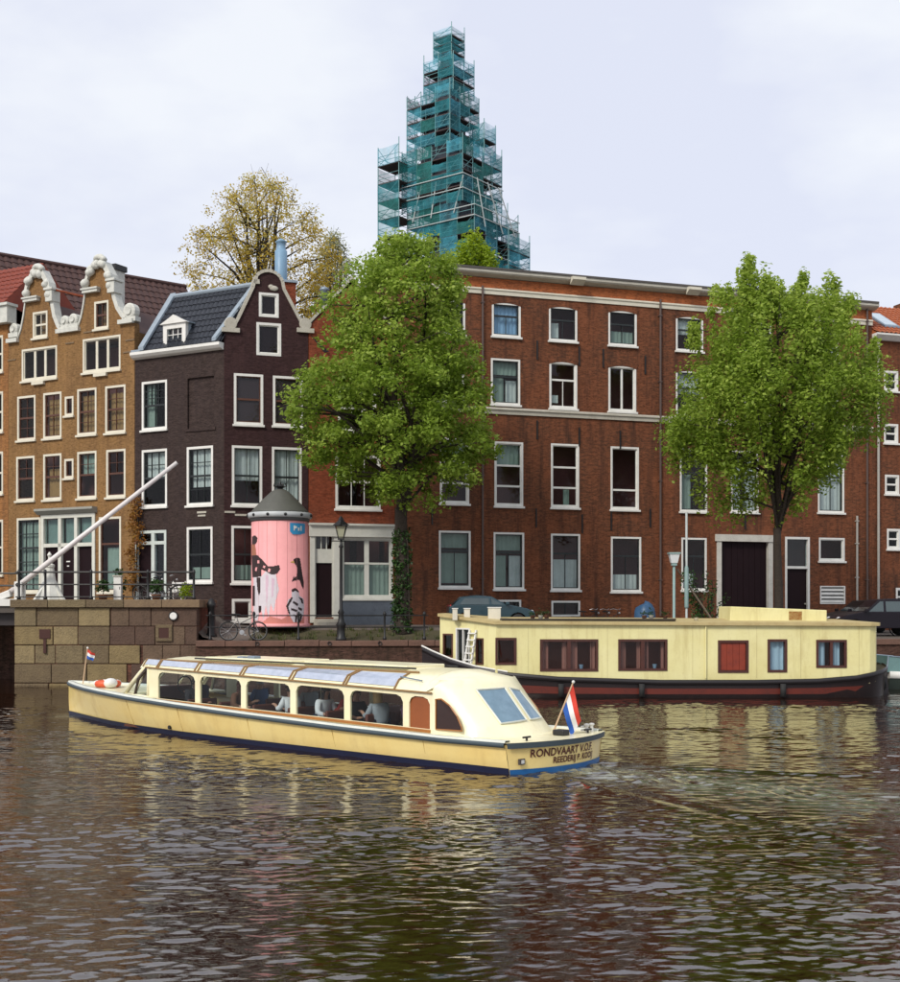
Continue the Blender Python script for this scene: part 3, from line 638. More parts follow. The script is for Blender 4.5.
# timber shop front
SF = mat('shopfront_white', (.66,.66,.60), .5, (.52,.52,.46), 3)
zTop = LR.z(350, 526); zFr = LR.z(350, 537)
m = MB(); m.box(uA+.02, uB-.03, -.16, .05, zFr+.0, zTop); m.box(uA+.0, uB-.0, -.26, .04, zTop, zTop+.09); so3 = m.obj('shop_front', SF, h3)
for a, b in ((309.8, 314.5), (333.5, 341)): MB().box(LR.u(a), LR.u(b), -.1, .1, 2.2, zFr-.002).obj('pilaster', SF, so3)
u0, u1, z0, z1 = d3; zl = LR.z(324, 562.5); zm = LR.z(324, 549)
dr = MB(); frame4(dr, u0, u1, z0, z1, .06, -.02, .16, .01); dr.box(u0+.06, u1-.06, .0, .14, zl-.02, zm-.0); dro = dr.obj('door', SF, h3)
MB().box(u0+.06, u1-.06, .06, .12, z0+.01, zl-.02).obj('door_leaf', DARKDOOR, dro)
for i in range(3): a = u0+.06+(u1-u0-.12)*i/3; MB().box(a+.02, a+(u1-u0-.12)/3-.02, .05, .06, zm+.04, z1-.08).obj('pane', GLASS, dro)
for i in (1, 2): a = u0+.06+(u1-u0-.12)*i/3; MB().box(a-.02, a+.02, .03, .08, zm, z1-.06).obj('glazing_bar', SF, dro)
MB().box(u0-.05, u1+.25, -.5, .02, 1.95, zDoor-.06).obj('doorstep', STONEP, h3); MB().box(u0-.05, u1+.25, -.95, -.505, 1.9, 2.24).obj('doorstep', STONEP, h3)
window(h3, s3, rows=(.58,.42), cols=(2,2), frame=SF, bw=.2, w=.11, cur=[(0,.47,0,.56,LACEG),(.53,1,0,.56,LACEG)])
MB().box(LR.u(341.3), uB-.03, -.06, .0, 2.0, s3[2]-.11).obj('stall_riser', mat('blue_grey_panel', (.10,.12,.15), .6, (.06,.07,.09), 3), h3)
u = LR.shift(3).u(324.5); MB().lathe([(.17,0),(.17,.9),(.22,.95),(.22,1.02),(.1,1.1)], (u, 3, LR.shift(3).z(324, 304)-.35), 12).obj('flue', ZINC, h3, True)
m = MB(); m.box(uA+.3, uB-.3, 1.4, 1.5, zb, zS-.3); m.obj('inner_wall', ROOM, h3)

# ---------------------------------------------------------------- dark corner house
zE = LR.z(224, 346)
dk = thing('dark_corner_house', 'dark maroon corner house with black tiled roof and white trimmed gable', 'house', (CX, CY, zb), LR.a, off=(0, zb))
uW = LR.u(308.2)
gp_ = [LR.uz(*p) for p in ((224.3,330),(234,329),(240,318),(254.5,287.5),(256.5,284))]
arc_c = LR.uz(268.5, 288); ar = LR.u(281.5)-arc_c[0]
gp_ += [(arc_c[0]-ar*cos(t*pi/10), arc_c[1]+.15+ar*.92*sin(t*pi/10)) for t in range(11)]
gp_ += [LR.uz(*p) for p in ((282.5,290),(303,329),(308.1,331))]
gp_[0] = (0., gp_[0][1]); gp_ = sorted(gp_, key=lambda p: p[0])
rr = [(259,293,278.5,317),(256.5,323,281,355.5),(234,374,263,424.5),(273,376.5,302.5,426),(232,446,262,505.5),(272,447.5,301.5,507),(231.5,526,258.5,583),(271,527,300,584),(232,599,252,621)]
hs = [hole(LR, r) for r in rr]
m = MB(); wall_front(m, gp_, zb, hs, zroof=zE-.3); m.obj('gable_wall', MAROON, dk)
ops = [dict(rows=(1.,), cols=(1,), sill=False), dict(rows=(1.,), cols=(1,), sill=False), dict(rows=(.5,.5), cols=(1,1), sash=BROWNSASH), dict(rows=(.5,.5), cols=(1,1), sash=BROWNSASH),
       dict(rows=(.5,.5), cols=(2,2), sash=DARKSASH, cur=[(0,1,.42,1,LACE)]), dict(rows=(.5,.5), cols=(2,2), sash=DARKSASH, cur=[(0,1,.05,1,LACE)]),
       dict(rows=(.5,.5), cols=(2,2), sash=DARKSASH, cur=[(0,1,0,.3,LACEG)]), dict(rows=(.5,.5), cols=(2,2), sash=DARKSASH), dict(rows=(1.,), cols=(1,), sash=WHITE)]
for i, (h, k) in enumerate(zip(hs, ops)):
    window(dk, h, w=.1, **k)
    if i < 2: MB().box(h[0]+.1, h[1]-.1, .11, .14, h[2]+.1, h[3]-.1).obj('shutter', DARKDOOR, dk)
    if i in (2, 3): MB().box(h[0]+.09, h[1]-.09, .11, .14, h[2]+.09, h[3]-.09).obj('shutter', mat('dark_red_shutter', (.035,.014,.016), .6), dk)
# white trim that follows the gable, rounded pediment, scrolls
m = MB(); T0, T1 = -.07, .33
seq = [p for p in gp_ if gp_[1][0] <= p[0] <= gp_[-2][0]]
for (a, za), (b, zb_) in zip(seq, seq[1:]):
    if abs(b-a)+abs(za-zb_) < .02: continue
    dx, dz = b-a, zb_-za; L_2 = sqrt(dx*dx+dz*dz); nx, nz = -dz/L_2*.13, dx/L_2*.13
    m.hexa([(a,T0,za),(b,T0,zb_),(b,T1,zb_),(a,T1,za),(a+nx,T0,za+nz),(b+nx,T0,zb_+nz),(b+nx,T1,zb_+nz),(a+nx,T1,za+nz)])
m.obj('gable_trim', STONEP, dk)
for c, s in ((gp_[0][0]+.27, 1), (gp_[-1][0]-.12, -1)):
    zc_ = interp(gp_, c); mm = MB(); mm.lathe([(.02,-.09),(.24,-.09),(.26,-.05),(.26,.33),(.02,.34)], (c, 0, zc_+.24), 14, 'y'); mm.box(c-.36, c+.36, -.1, .36, zc_-.12, zc_+.06); mm.obj('scroll', STONEP, dk)
MB().ball((arc_c[0]+.22, -.02, arc_c[1]+.0), .16, sq=(1.2, .35, .7)).ball((arc_c[0]+.10, -.02, arc_c[1]+.06), .12, sq=(1, .35, .8)).obj('crest', STONEP, dk, True)
for i in range(2): px = (229, 241)[i]; u, z = LR.uz(px, 512+3*i); MB().box(max(u-.25, .02), u+.25, -.03, .0, z-.04, z+.04).obj('house_plate', STONEP, dk)
# left flank
uE = LL.u(134.9)
fl = bpy.data.objects.new('side_front', None); COL.objects.link(fl); fl.parent = dk; fl.rotation_euler = (0, 0, LL.a-LR.a); fl.empty_display_size = .3; OFF[fl.name] = (0, zb)
lr_ = [(142,381,167,429.5),(142,449.5,167,506.5),(187,446.5,213,505),(187,527,212.5,582),(135.6,530.5,166.5,604),(187.5,377,214,428)]
hl = [hole(LL, r) for r in lr_]
m = MB(); wall_front(m, [(uE, zE), (-.0, zE)], zb, hl); sf = m.obj('side_wall', DARKW, dk, off=(0, zb)); sf.rotation_euler = (0, 0, LL.a-LR.a)
bpy.data.objects.remove(fl)
sf_opts = [dict(rows=(.5,.5), cols=(2,2), sash=DARKSASH, cur=[(0,.4,0,1,LACEG)], extra=bars(3, 3, .5, 1)), dict(rows=(.5,.5), cols=(1,1), sash=DARKSASH, cur=[(0,1,.5,1,LACE)], extra=bars(3, 2, .5, 1)), dict(rows=(.5,.5), cols=(1,1), sash=DARKSASH, cur=[(0,1,.3,1,LACE)], extra=bars(3, 2, .5, 1)+bars(3,2,0,.5)), dict(rows=(.5,.5), cols=(1,1), sash=DARKSASH, cur=[(0,1,0,.25,LACEG)], extra=bars(2,2))]
for h, k in zip(hl, sf_opts): window(sf, h, w=.1, **k)
u0, u1, z0, z1 = hl[4]; m = MB(); frame4(m, u0, u1, z0, z1, .12, -.02, .16, .02); zt = LL.z(151, 543); uc = LL.u(153); m.box(u0+.12, u1-.12, -.01, .15, zt-.07, zt+.07); m.box(uc-.09, uc+.09, -.012, .15, z0, z1-.12)
dd = m.obj('door', mat('mint_white_paint', (.60,.66,.62), .5), sf)
MB().box(u0+.12, uc-.09, .08, .13, z0+.02, zt-.07).obj('door_leaf', DARKDOOR, dd); MB().box(uc+.09, u1-.12, .08, .11, z0+.02, zt-.07).obj('pane', GLASS, dd); MB().box(u0+.12, u1-.12, .08, .1, zt+.07, z1-.12).obj('pane', GLASS, dd)
u0, u1, z0, z1 = hl[5]; MB().box(u0-.02, u1+.02, .09, .16, z0-.02, z1+.02).obj('blind_recess', DARKW, sf)
MB().box(u0-.1, u1+.1, -.05, .1, z0-.12, z0-.003).obj('recess_sill', DARKW, sf)
u, z = LL.uz(202, 514); MB().box(u-.24, u+.24, -.03, 0, z+.03, z+.11).obj('house_plate', STONEP, sf); MB().box(u-.2, u+.2, -.03, 0, z-.1, z-.03).obj('house_plate', STONEP, sf)
zc0, zc1 = LL.z(180, 354), LL.z(180, 348.5)
MB().prism([(-.30,zE+.14),(-.30,zE+.02),(-.2,zE-.08),(-.06,zE-.14),(.2,zE-.14),(.2,zE+.14)], uE-.02, -.02, 'x').obj('cornice', WHITE, sf)
# roof: ridge parallel to the flank
yr = 1.35; LLr = LL.shift(yr); ul_r, zr = LLr.uz(174, 297.5); ur_r, _ = LLr.uz(255, 286); ul_e = LL.u(147)
zr = LLr.z(215, 291.5)
m = MB(); m.quad((ul_e,-.2,zE+.12),(-.02,-.2,zE+.12),(ur_r,yr,zr),(ul_r,yr,zr)); m.quad((ul_r,yr,zr),(ur_r,yr,zr),(ur_r+2.6,3.0,zE),(ul_r,3.0,zE)); m.quad((ul_e,-.2,zE+.1),(ul_r,yr,zr),(ul_r,3.0,zE))
rf = m.obj('roof', DKTILE, sf, fixn=False); pantiles(ul_e, -.05, -.24, zE+.13, yr, zr+.01, DKTILE, rf, ul_r, ur_r, cw=.24)
MB().tube([(ul_r-.05,yr,zr+.05),(ur_r+.1,yr,zr+.05)], .11, 8).obj('ridge', LEAD, rf)
def slab(a, b, w, h, nm, mt, par):
    a, b = Vector(a), Vector(b); MB().hexa([a+Vector((-w,-.05,0)), a+Vector((w,-.05,0)), b+Vector((w,0,0)), b+Vector((-w,0,0)), a+Vector((-w,-.05,h)), a+Vector((w,-.05,h)), b+Vector((w,0,h)), b+Vector((-w,0,h))]).obj(nm, mt, par)
slab((ul_e-.05,-.28,zE+.16), (ul_r-.05,yr,zr+.05), .14, .16, 'verge_flashing', LEAD, rf)
slab((-.32,-.22,zE+.2), (ur_r-.02,yr,zr-.02), .10, .14, 'verge_flashing', LEAD, rf)
MB().box(uE, ul_e, -.25, .2, zE+.16, zE+.24).obj('lead_gutter', LEAD, rf)
# filling walls behind (party wall, back)
m = MB(); m.quad((uE,.3,zb),(uE,5,zb),(uE,5,zE),(uE,.3,zE)); m.quad((uE,5,zb),(3.2,5,zb),(3.2,5,zE),(uE,5,zE)); m.quad((uE,.2,zE-.02),(-.2,.2,zE-.02),(2.2,4.9,zE-.02),(uE,4.9,zE-.02)); m.obj('party_wall', DARKW, sf)
# dormer
ud0, ud1 = LL.u(165), LL.u(187.5); zd0, zd1 = LL.z(176, 349), LL.z(176, 324); wd = (ud1-ud0)
dm = MB(); frame4(dm, ud0, ud1, zd0, zd1, .2, -.12, .06, .1); dmo = dm.obj('dormer', WHITE, sf)
MB().prism([(ud0-.12,zd1),(ud0+wd*.25,zd1+.2),((ud0+ud1)/2,zd1+.36),(ud1-wd*.25,zd1+.2),(ud1+.12,zd1)], -.2, .02).obj('pediment', WHITE, dmo)
MB().box(ud0+.2, ud1-.2, -.02, .0, zd0+.1, zd1-.2).obj('pane', GLASS, dmo)
m = MB()
for k in (1, 2): a = ud0+.2+(wd-.4)*k/3; m.box(a-.015, a+.015, -.05, .01, zd0+.1, zd1-.2)
for k in (1, 2): a = zd0+.1+(zd1-zd0-.3)*k/3; m.box(ud0+.2, ud1-.2, -.05, .01, a-.015, a+.015)
m.obj('glazing_bar', WHITE, dmo)
MB().quad((ud1+.0,.05,zd0),(ud1+.0,.05,zd1),(ud1+.0,.75,zd1+.02)).add([(ud0,.05,zd0),(ud0,.05,zd1),(ud0,.75,zd1+.02)], [(0,1,2)]).obj('dormer_cheek', LEAD, dmo)
MB().hexa([(ud0-.1,-.05,zd1+.0),(ud1+.1,-.05,zd1+.0),(ud1+.1,.85,zd1+.03),(ud0-.1,.85,zd1+.03),(ud0-.1,-.05,zd1+.05),(ud1+.1,-.05,zd1+.05),(ud1+.1,.85,zd1+.08),(ud0-.1,.85,zd1+.08)]).obj('dormer_roof', LEAD, dmo)
MB().box(ud0+.02, ud1-.02, .1, .15, zd0, zd1-.02).obj('dormer_back', ROOM, dmo)
# chimney with tall blue grey flue, behind the gable
L2 = LR.shift(2.2); u = L2.u(286.5); zc = L2.z(286, 284)
MB().box(u-.3, u+.35, 1.9, 2.5, zE-.5, zc).obj('chimney', BR_H3, dk); MB().box(u-.38, u+.43, 1.82, 2.58, zc, zc+.1).obj('chimney_cap', LEAD, dk)
u = L2.u(281); MB().lathe([(.27,zc-1.5),(.27,L2.z(281,251)),(.2,L2.z(281,250)),(.2,L2.z(281,243)),(.26,L2.z(281,242)),(.1,L2.z(281,239))], (u, 2.2, 0), 14).obj('flue', mat('blue_flue', (.20,.34,.48), .45, (.15,.26,.38), 3), dk, True)
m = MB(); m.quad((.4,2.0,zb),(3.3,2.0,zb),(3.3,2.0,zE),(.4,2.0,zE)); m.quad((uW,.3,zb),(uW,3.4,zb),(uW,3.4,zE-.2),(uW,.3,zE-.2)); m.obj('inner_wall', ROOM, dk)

# ---------------------------------------------------------------- brown twin-gabled house
u0_, u1_ = LL.u(8.5), LL.u(134.6)
tw = add_house_root('twin_gable_house', 'yellow brown brick house with two white scrolled neck gables', LL, u0_, zb)
P = lambda *a: [LL.uz(*p) for p in a]
prof = P((8.5,341),(13,341),(19,338),(22,329),(24.5,316),(26.5,301),(27,293),(31,284),(36,276),(42,276),(48,286),(50.5,294),(51.5,305),(54,318),(58,328),(60,331.5),(79,326.5),(82,318),(84.5,305),(86.5,290),(87,283),(92,274),(97,267),(104,268),(110,278),(111.5,286),(113,298),(117,310),(122,318),(125,321),(134.6,320))
prof[0] = (u0_+.004, prof[0][1]); prof[-1] = (u1_, prof[-1][1])
tr = [(22,347.5,57,379.5),(83,337,120.5,371),(33,311.5,47.5,337.5),(94.5,301,108.5,328.5),
      (17.5,396,35.5,440),(43.5,392.5,61.5,438),(65,396.5,73.5,415.5),(77.5,388.5,96.5,434.5),(105.5,385.5,125.5,432.5),
      (16.5,456.5,34.5,500.5),(43.5,454,61.5,499.5),(64.5,459,73.5,478),(77.5,451.5,96.5,498),(106.5,449.5,125.5,497),
      (17,518,40.5,592),(99,517,121,592)]
hs = [hole(LL, r) for r in tr]
shop = hole(LL, (41.5, 514, 95.5, 604))
m = MB(); wall_front(m, prof, zb, hs+[shop], zroof=LL.z(70, 345)); shell(m, u0_+.004, u1_, zb, LL.z(70, 340), 7); m.obj('wall', BR_BROWN, tw)
warm = mat('warm_curtain', (.35, .20, .07), .9)
op = [dict(rows=(1.,), cols=(3,), bw=.13, w=.09), dict(rows=(1.,), cols=(3,), bw=.13, w=.09), dict(rows=(.5,.5), cols=(2,2)), dict(rows=(.5,.5), cols=(2,2), sash=BROWNSASH)]
op += [dict(rows=(.5,.5), cols=(1,1), sash=BROWNSASH, extra=bars(2,2,.5,1)+bars(2,2,0,.5), cur=([(0,1,0,.9,warm)] if i in (1, 3, 4) else [])) if i != 2 else dict(rows=(1.,), cols=(1,), sash=BROWNSASH) for i in range(5)]
op += [dict(rows=(.5,.5), cols=(1,1), sash=BROWNSASH, extra=bars(2,2,.5,1), cur=([(0,1,0,.7,warm)] if i == 1 else ([(0,1,.5,1,LACEG)] if i == 3 else []))) if i != 2 else dict(rows=(1.,), cols=(1,), sash=BROWNSASH) for i in range(5)]
op += [dict(rows=(.6,.4), cols=(1,1), sash=DARKSASH, extra=bars(3,3,0,.6)+bars(3,2,.6,1), cur=[(0,1,0,.97,LACEG)]), dict(rows=(.65,.35), cols=(1,1), sash=BROWNSASH, cur=[(.2,1,.0,.6,LACEG)])]
for h, k in zip(hs, op):
    kk = dict(w=.095, bw=.03); kk.update(k); window(tw, h, frame=CREAMP, **kk)
for i in (0, 1):                                         # lower hoist sill of the triple lights
    h = hs[i]; w3 = (h[1]-h[0])/3; MB().box(h[0]+w3, h[1]-w3, -.14, .02, h[2]-.24, h[2]-.11).obj('hoist_sill', CREAMP, tw)
# shop front with doors
u0, u1, z0, z1 = shop; SFm = mat('shop_cream', (.68,.68,.60), .5, (.55,.55,.48), 3)
m = MB(); frame4(m, u0, u1, z0, z1, .17, -.05, .18, .05); zt = LL.z(68, 545); m.box(u0+.17, u1-.17, -.04, .16, zt-.08, zt+.08)
nb = 3; pw = (u1-u0-.34)/3
for k in (1, 2): a = u0+.17+pw*k; m.box(a-.09, a+.09, -.04, .16, z0, z1-.17)
sfo = m.obj('shop_front', SFm, tw)
for k in range(3):
    a = u0+.17+pw*k+.09*(k > 0); b = u0+.17+pw*(k+1)-.09*(k < 2)
    MB().box(a, b, .08, .09, zt+.08, z1-.17).obj('pane', GLASS, sfo); curtain(a, b, zt+.1, z1-.2, .25, LACEG, sfo)
    MB().box(a, b, .10, .14, z0, zt-.08).obj('door_leaf', DARKDOOR, sfo)
m = MB(); m.box((a+b)/2-1.1-.1, (a+b)/2-1.1+.12, .085, .095, zt-.75, zt-.7); m.box((a+b)/2-1.1-.06, (a+b)/2-1.1+.06, .085, .095, zt-.95, zt-.9); m.obj('door_lettering', WHITE, sfo)
MB().prism([(-.32,z1+.26),(-.32,z1+.16),(-.12,z1+.01),(.0,z1+.01),(.0,z1+.26)], u0-.15, u1+.1, 'x').obj('shop_cornice', mat('grey_cornice', (.33,.33,.29), .7), tw)
# gable ornaments
ORN = mat('ornament_stone', (.66,.66,.60), .6, (.46,.47,.43), 5, bumpv=.3)
def strip(pts, w0, y0, y1, nm, par=tw, mt=ORN, side=1):
    m = MB(); q = []
    for i, (u, z) in enumerate(pts):
        a = pts[max(i-1, 0)]; b = pts[min(i+1, len(pts)-1)]; dx, dz = b[0]-a[0], b[1]-a[1]; l = sqrt(dx*dx+dz*dz) or 1; w = w0 if not isinstance(w0, list) else w0[i]
        q.append(((u, z), (u-dz/l*w*side, z+dx/l*w*side)))
    for (a, a2), (b, b2) in zip(q, q[1:]): m.hexa([(a[0],y0,a[1]),(b[0],y0,b[1]),(b[0],y1,b[1]),(a[0],y1,a[1]),(a2[0],y0,a2[1]),(b2[0],y0,b2[1]),(b2[0],y1,b2[1]),(a2[0],y1,a2[1])])
    return m.obj(nm, mt, par)
for gi, (lc, rc, peak, stub, capr) in enumerate(((P((13,341),(19,338),(22,329),(24.5,316),(26.5,301)), P((51.5,300),(52,306),(54,317),(58,327.5),(60,330)), P((27,295),(31,283),(36,275),(42,275),(48,285),(51,296)), (26,40,299), (52,292)),
                             (P((79,326.5),(82,318),(84.5,305),(86.5,290)), P((112,288),(113.5,298),(117,309),(122,317),(125,320)), P((87,285),(92,273),(97,266),(104,267),(110,277),(112,286)), (85,100,290), (114,283)))):
    strip(lc, .07, -.06, .3, 'gable_edge'); strip(rc, .19, -.10, .3, 'gable_edge')
    strip(peak, [.10,.2,.26,.26,.2,.12], -.14, .28, 'pediment')
    # leafy crest: a few lumps and a curl
    m = MB()
    for i, (u, z) in enumerate(peak):
        for k in range(3): m.ball((u+random.uniform(-.09,.09), -.10+random.uniform(-.03,.03), z+random.uniform(-.02,.14)), random.uniform(.14,.2), 8, 6)
    m.obj('crest', ORN, tw, True); m = MB()
    cu, cz = (peak[2][0]+peak[3][0])/2-.1, peak[2][1]+.2
    m.tube([(cu+.45*cos(a)*(1-.09*k), -.1, cz-.1+.32*sin(a)*(1-.05*k)) for k, a in enumerate([pi*.05+.33*j for j in range(8)])], [.12,.13,.14,.13,.12,.1,.09,.06], 8); m.obj('crest_curl', ORN, tw, True)
    a, b = LL.u(stub[0]), LL.u(stub[1]); z = LL.z((stub[0]+stub[1])/2, stub[2]); m = MB(); m.box(a, b, -.2, .0, z-.13, z); m.box(a-.05, b+.04, -.25, .0, z, z+.07); m.obj('gable_cornice', ORN, tw)
    u, z = LL.uz(*capr); m = MB(); m.box(u-.2, u+.2, -.22, .3, z-.45, z+.05); m.box(u-.26, u+.26, -.28, .34, z+.05, z+.16); m.obj('capital', ORN, tw, bevel=.02)
for cx_, cy_, r_ in ((14.5, 329, .26), (65.5, 321, .24), (74, 319.5, .26), (130, 311, .34)):
    u, z = LL.uz(cx_, cy_); m = MB(); m.lathe([(.02,-.14),(r_*.5,-.16),(r_*.55,-.1),(r_*.8,-.1),(r_,-.06),(r_,.24),(.02,.25)], (u, 0, z), 14, 'y'); m.box(u-r_-.04, u+r_+.04, -.1, .24, z-r_-.12, z-r_+.08); m.obj('scroll', ORN, tw)
for a, b, py in ((58, 80.5, 329.5), (120, 138.5, 320.5), (8.5, 19, 340)):
    ua, ub = max(LL.u(a), u0_+.0), min(LL.u(b), u1_); z = LL.z((a+b)/2, py); MB().box(ua, ub, -.17, .3, z-.13, z+.05).obj('shoulder_coping', ORN, tw)
# pitched roofs behind the gables, chimney
zEv = LL.z(70, 345); m = MB()
for a, b, pk in ((u0_+.05, LL.u(69), 38), (LL.u(69), u1_-.02, 101)):
    c = (a+b)/2; z = LL.z(pk, 300)
    m.quad((a,.32,zEv),(c,.32,z),(c,7,z),(a,7,zEv)); m.quad((c,.32,z),(b,.32,zEv),(b,7,zEv),(c,7,z))
m.obj('roof', MRTILE, tw)
L3 = LL.shift(2.0); u = L3.u(113.5); z1 = L3.z(113, 268); MB().box(u-.3, u+.3, 1.8, 2.4, zEv, z1-.15).obj('chimney', ORN, tw); MB().box(u-.38, u+.38, 1.72, 2.48, z1-.15, z1+.1).obj('chimney_cap', IRON, tw)
MB().tube([LL.uz(56, 290)[0:1]+(-.0,)+LL.uz(56, 290)[1:2], LL.uz(84, 296)[0:1]+(.6,)+LL.uz(84, 296)[1:2]], .05, 6).obj('tie_bar', BR_H3, tw)
m = MB(); m.box(u0_+.2, u1_-.2, 1.3, 1.4, zb, zEv); m.obj('inner_wall', ROOM, tw)
for px, py in ((88, 332), (70, 343), (128, 352), (12, 360), (130, 340)):
    u, z = LL.uz(px, py); MB().box(u-.25, u+.25, -.03, .0, z-.03, z+.03).obj('wall_anchor', mat('weathered_coping', (.22,.15,.085)), tw)

# ---------------------------------------------------------------- house at the far left edge
u0_, u1_ = LL.u(-60), LL.u(8.3)
el = add_house_root('edge_house', 'orange brick house with red tiled roof beside the twin gables', LL, u0_, zb)
er = [(-8,336,3,372),(-8,392,3,432),(-8,452,3,494),(-8,520,3,575),(-40,336,-24,372),(-40,392,-24,432),(-40,452,-24,494),(-40,520,-24,575)]
hs = [hole(LL, r) for r in er]; zE2 = LL.z(0, 325)
m = MB(); wall_front(m, [(u0_, zE2), (u1_, zE2)], zb, hs); shell(m, u0_, u1_, zb, zE2, 7); m.obj('wall', brick_mat('ochre_brick', (.27,.12,.038), (.21,.088,.028), (.2,.12,.06)), el)
for h in hs: window(el, h, rows=(.5,.5), cols=(2,2), frame=CREAMP, w=.09)
MB().box(u0_, u1_+.3, -.35, .2, zE2, zE2+.75).obj('cornice', ORN, el); MB().box(u0_, u1_+.4, -.45, .2, zE2+.75, zE2+.87).obj('cornice_top', ORN, el)
zt = zE2+.9; m = MB(); m.quad((u0_,-.2,zt),(u1_-.1,-.2,zt),(u1_-.1,2.2,zt+2.4),(u0_,2.2,zt+2.4)); m.quad((u0_,2.2,zt+2.4),(u1_-.1,2.2,zt+2.4),(u1_-.1,6,zE2),(u0_,6,zE2)); m.quad((u1_-.1,-.2,zt),(u1_-.1,2.2,zt+2.4),(u1_-.1,6,zE2)); rf = m.obj('roof', mat('red_roof_tile', (.26,.05,.025), .75, (.16,.03,.018), 4), el)
pantiles(u0_, u1_-.1, -.22, zt, 2.2, zt+2.4, mat('red_roof_tile', (.26,.05,.025)), rf, cw=.3, ch=.4)

# ---------------------------------------------------------------- big maroon roof behind the gables
def behind(px, py, Y): p = at(px, py, Y); return (p.x, p.y, p.z)
a, b = Vector(behind(-60, 245, 60)), Vector(behind(186, 292, 68))
dv = (b-a); dv.z = 0; dv.normalize(); nv = Vector((-dv.y, dv.x, 0))
rb = thing('rear_house', 'large house with long maroon tiled roof rising behind the twin gables', 'house', (a.x, a.y, zb), atan2(dv.y, dv.x), off=(0, zb))
Lr = (b-a).to_2d().length; za_, zb2 = a.z, b.z
m = MB(); m.quad((0,-3.2,za_-4.6),(Lr,-3.2,za_-4.6),(Lr,0,za_),(0,0,za_)); m.quad((0,0,za_),(Lr,0,za_),(Lr,4,za_-5.5),(0,4,za_-5.5))
ro = m.obj('roof', MRTILE, rb); pantiles(0, Lr, -3.2, za_-4.58, 0, za_+.02, MRTILE, ro, cw=.34, ch=.42)
m = MB(); m.prism([(-3.0,zb),(4,zb),(4,za_-5.4),(0,za_-.1),(-3.0,za_-4.5)], .05, Lr-.05, 'x').obj('wall', BR_H3, rb)
MB().tube([(0,0,za_+.05),(Lr,0,za_+.05)], .12, 8).obj('ridge', MRTILE, rb)
for px in (226,): pass
for ch in [o for o in bpy.data.objects if o.parent == sf]:
    ch.parent = dk; ch.rotation_euler = sf.rotation_euler

# ================================================================== SCAFFOLDED TOWER
TY = 140.; SC = F/TY
tower = thing('church_tower', 'tall church tower wrapped in scaffolding and teal netting', 'tower', (at(455, 606, TY).x, TY, 0), radians(-37))
def tz(py): return H+(HY-py)/SC
NET = [net_mat('teal_net', (.02, .26, .31), .50), net_mat('green_net', (.012, .19, .18), .60), net_mat('pale_net', (.08, .46, .60), .36)]
DECK = mat('scaffold_planks', (.06, .045, .045), .9); POLE = mat('scaffold_tube', (.14, .30, .31), .5, metal=.3); POLEL = mat('scaffold_tube_pale', (.5, .56, .55), .5)
STN = mat('tower_stone', (.035, .045, .06), .9, (.02, .026, .04), .6, bumpv=.3)
poles = MB(); pale = MB(); th = radians(-37)
tiers = [(449, 2.5, 2.4, 33, 65, 8.5), (449, 4.1, 3.9, 64, 99, 12), (443, 6.0, 5.4, 97, 156, 14), (484, 1.6, 2.2, 126, 160, 14), (452, 8.4, 7.4, 155, 216, 16), (463, 9.2, 8.4, 214, 330, 17.5), (397, 3.0, 3.0, 150, 330, 17.5), (511, 2.2, 4.2, 240, 330, 14)]
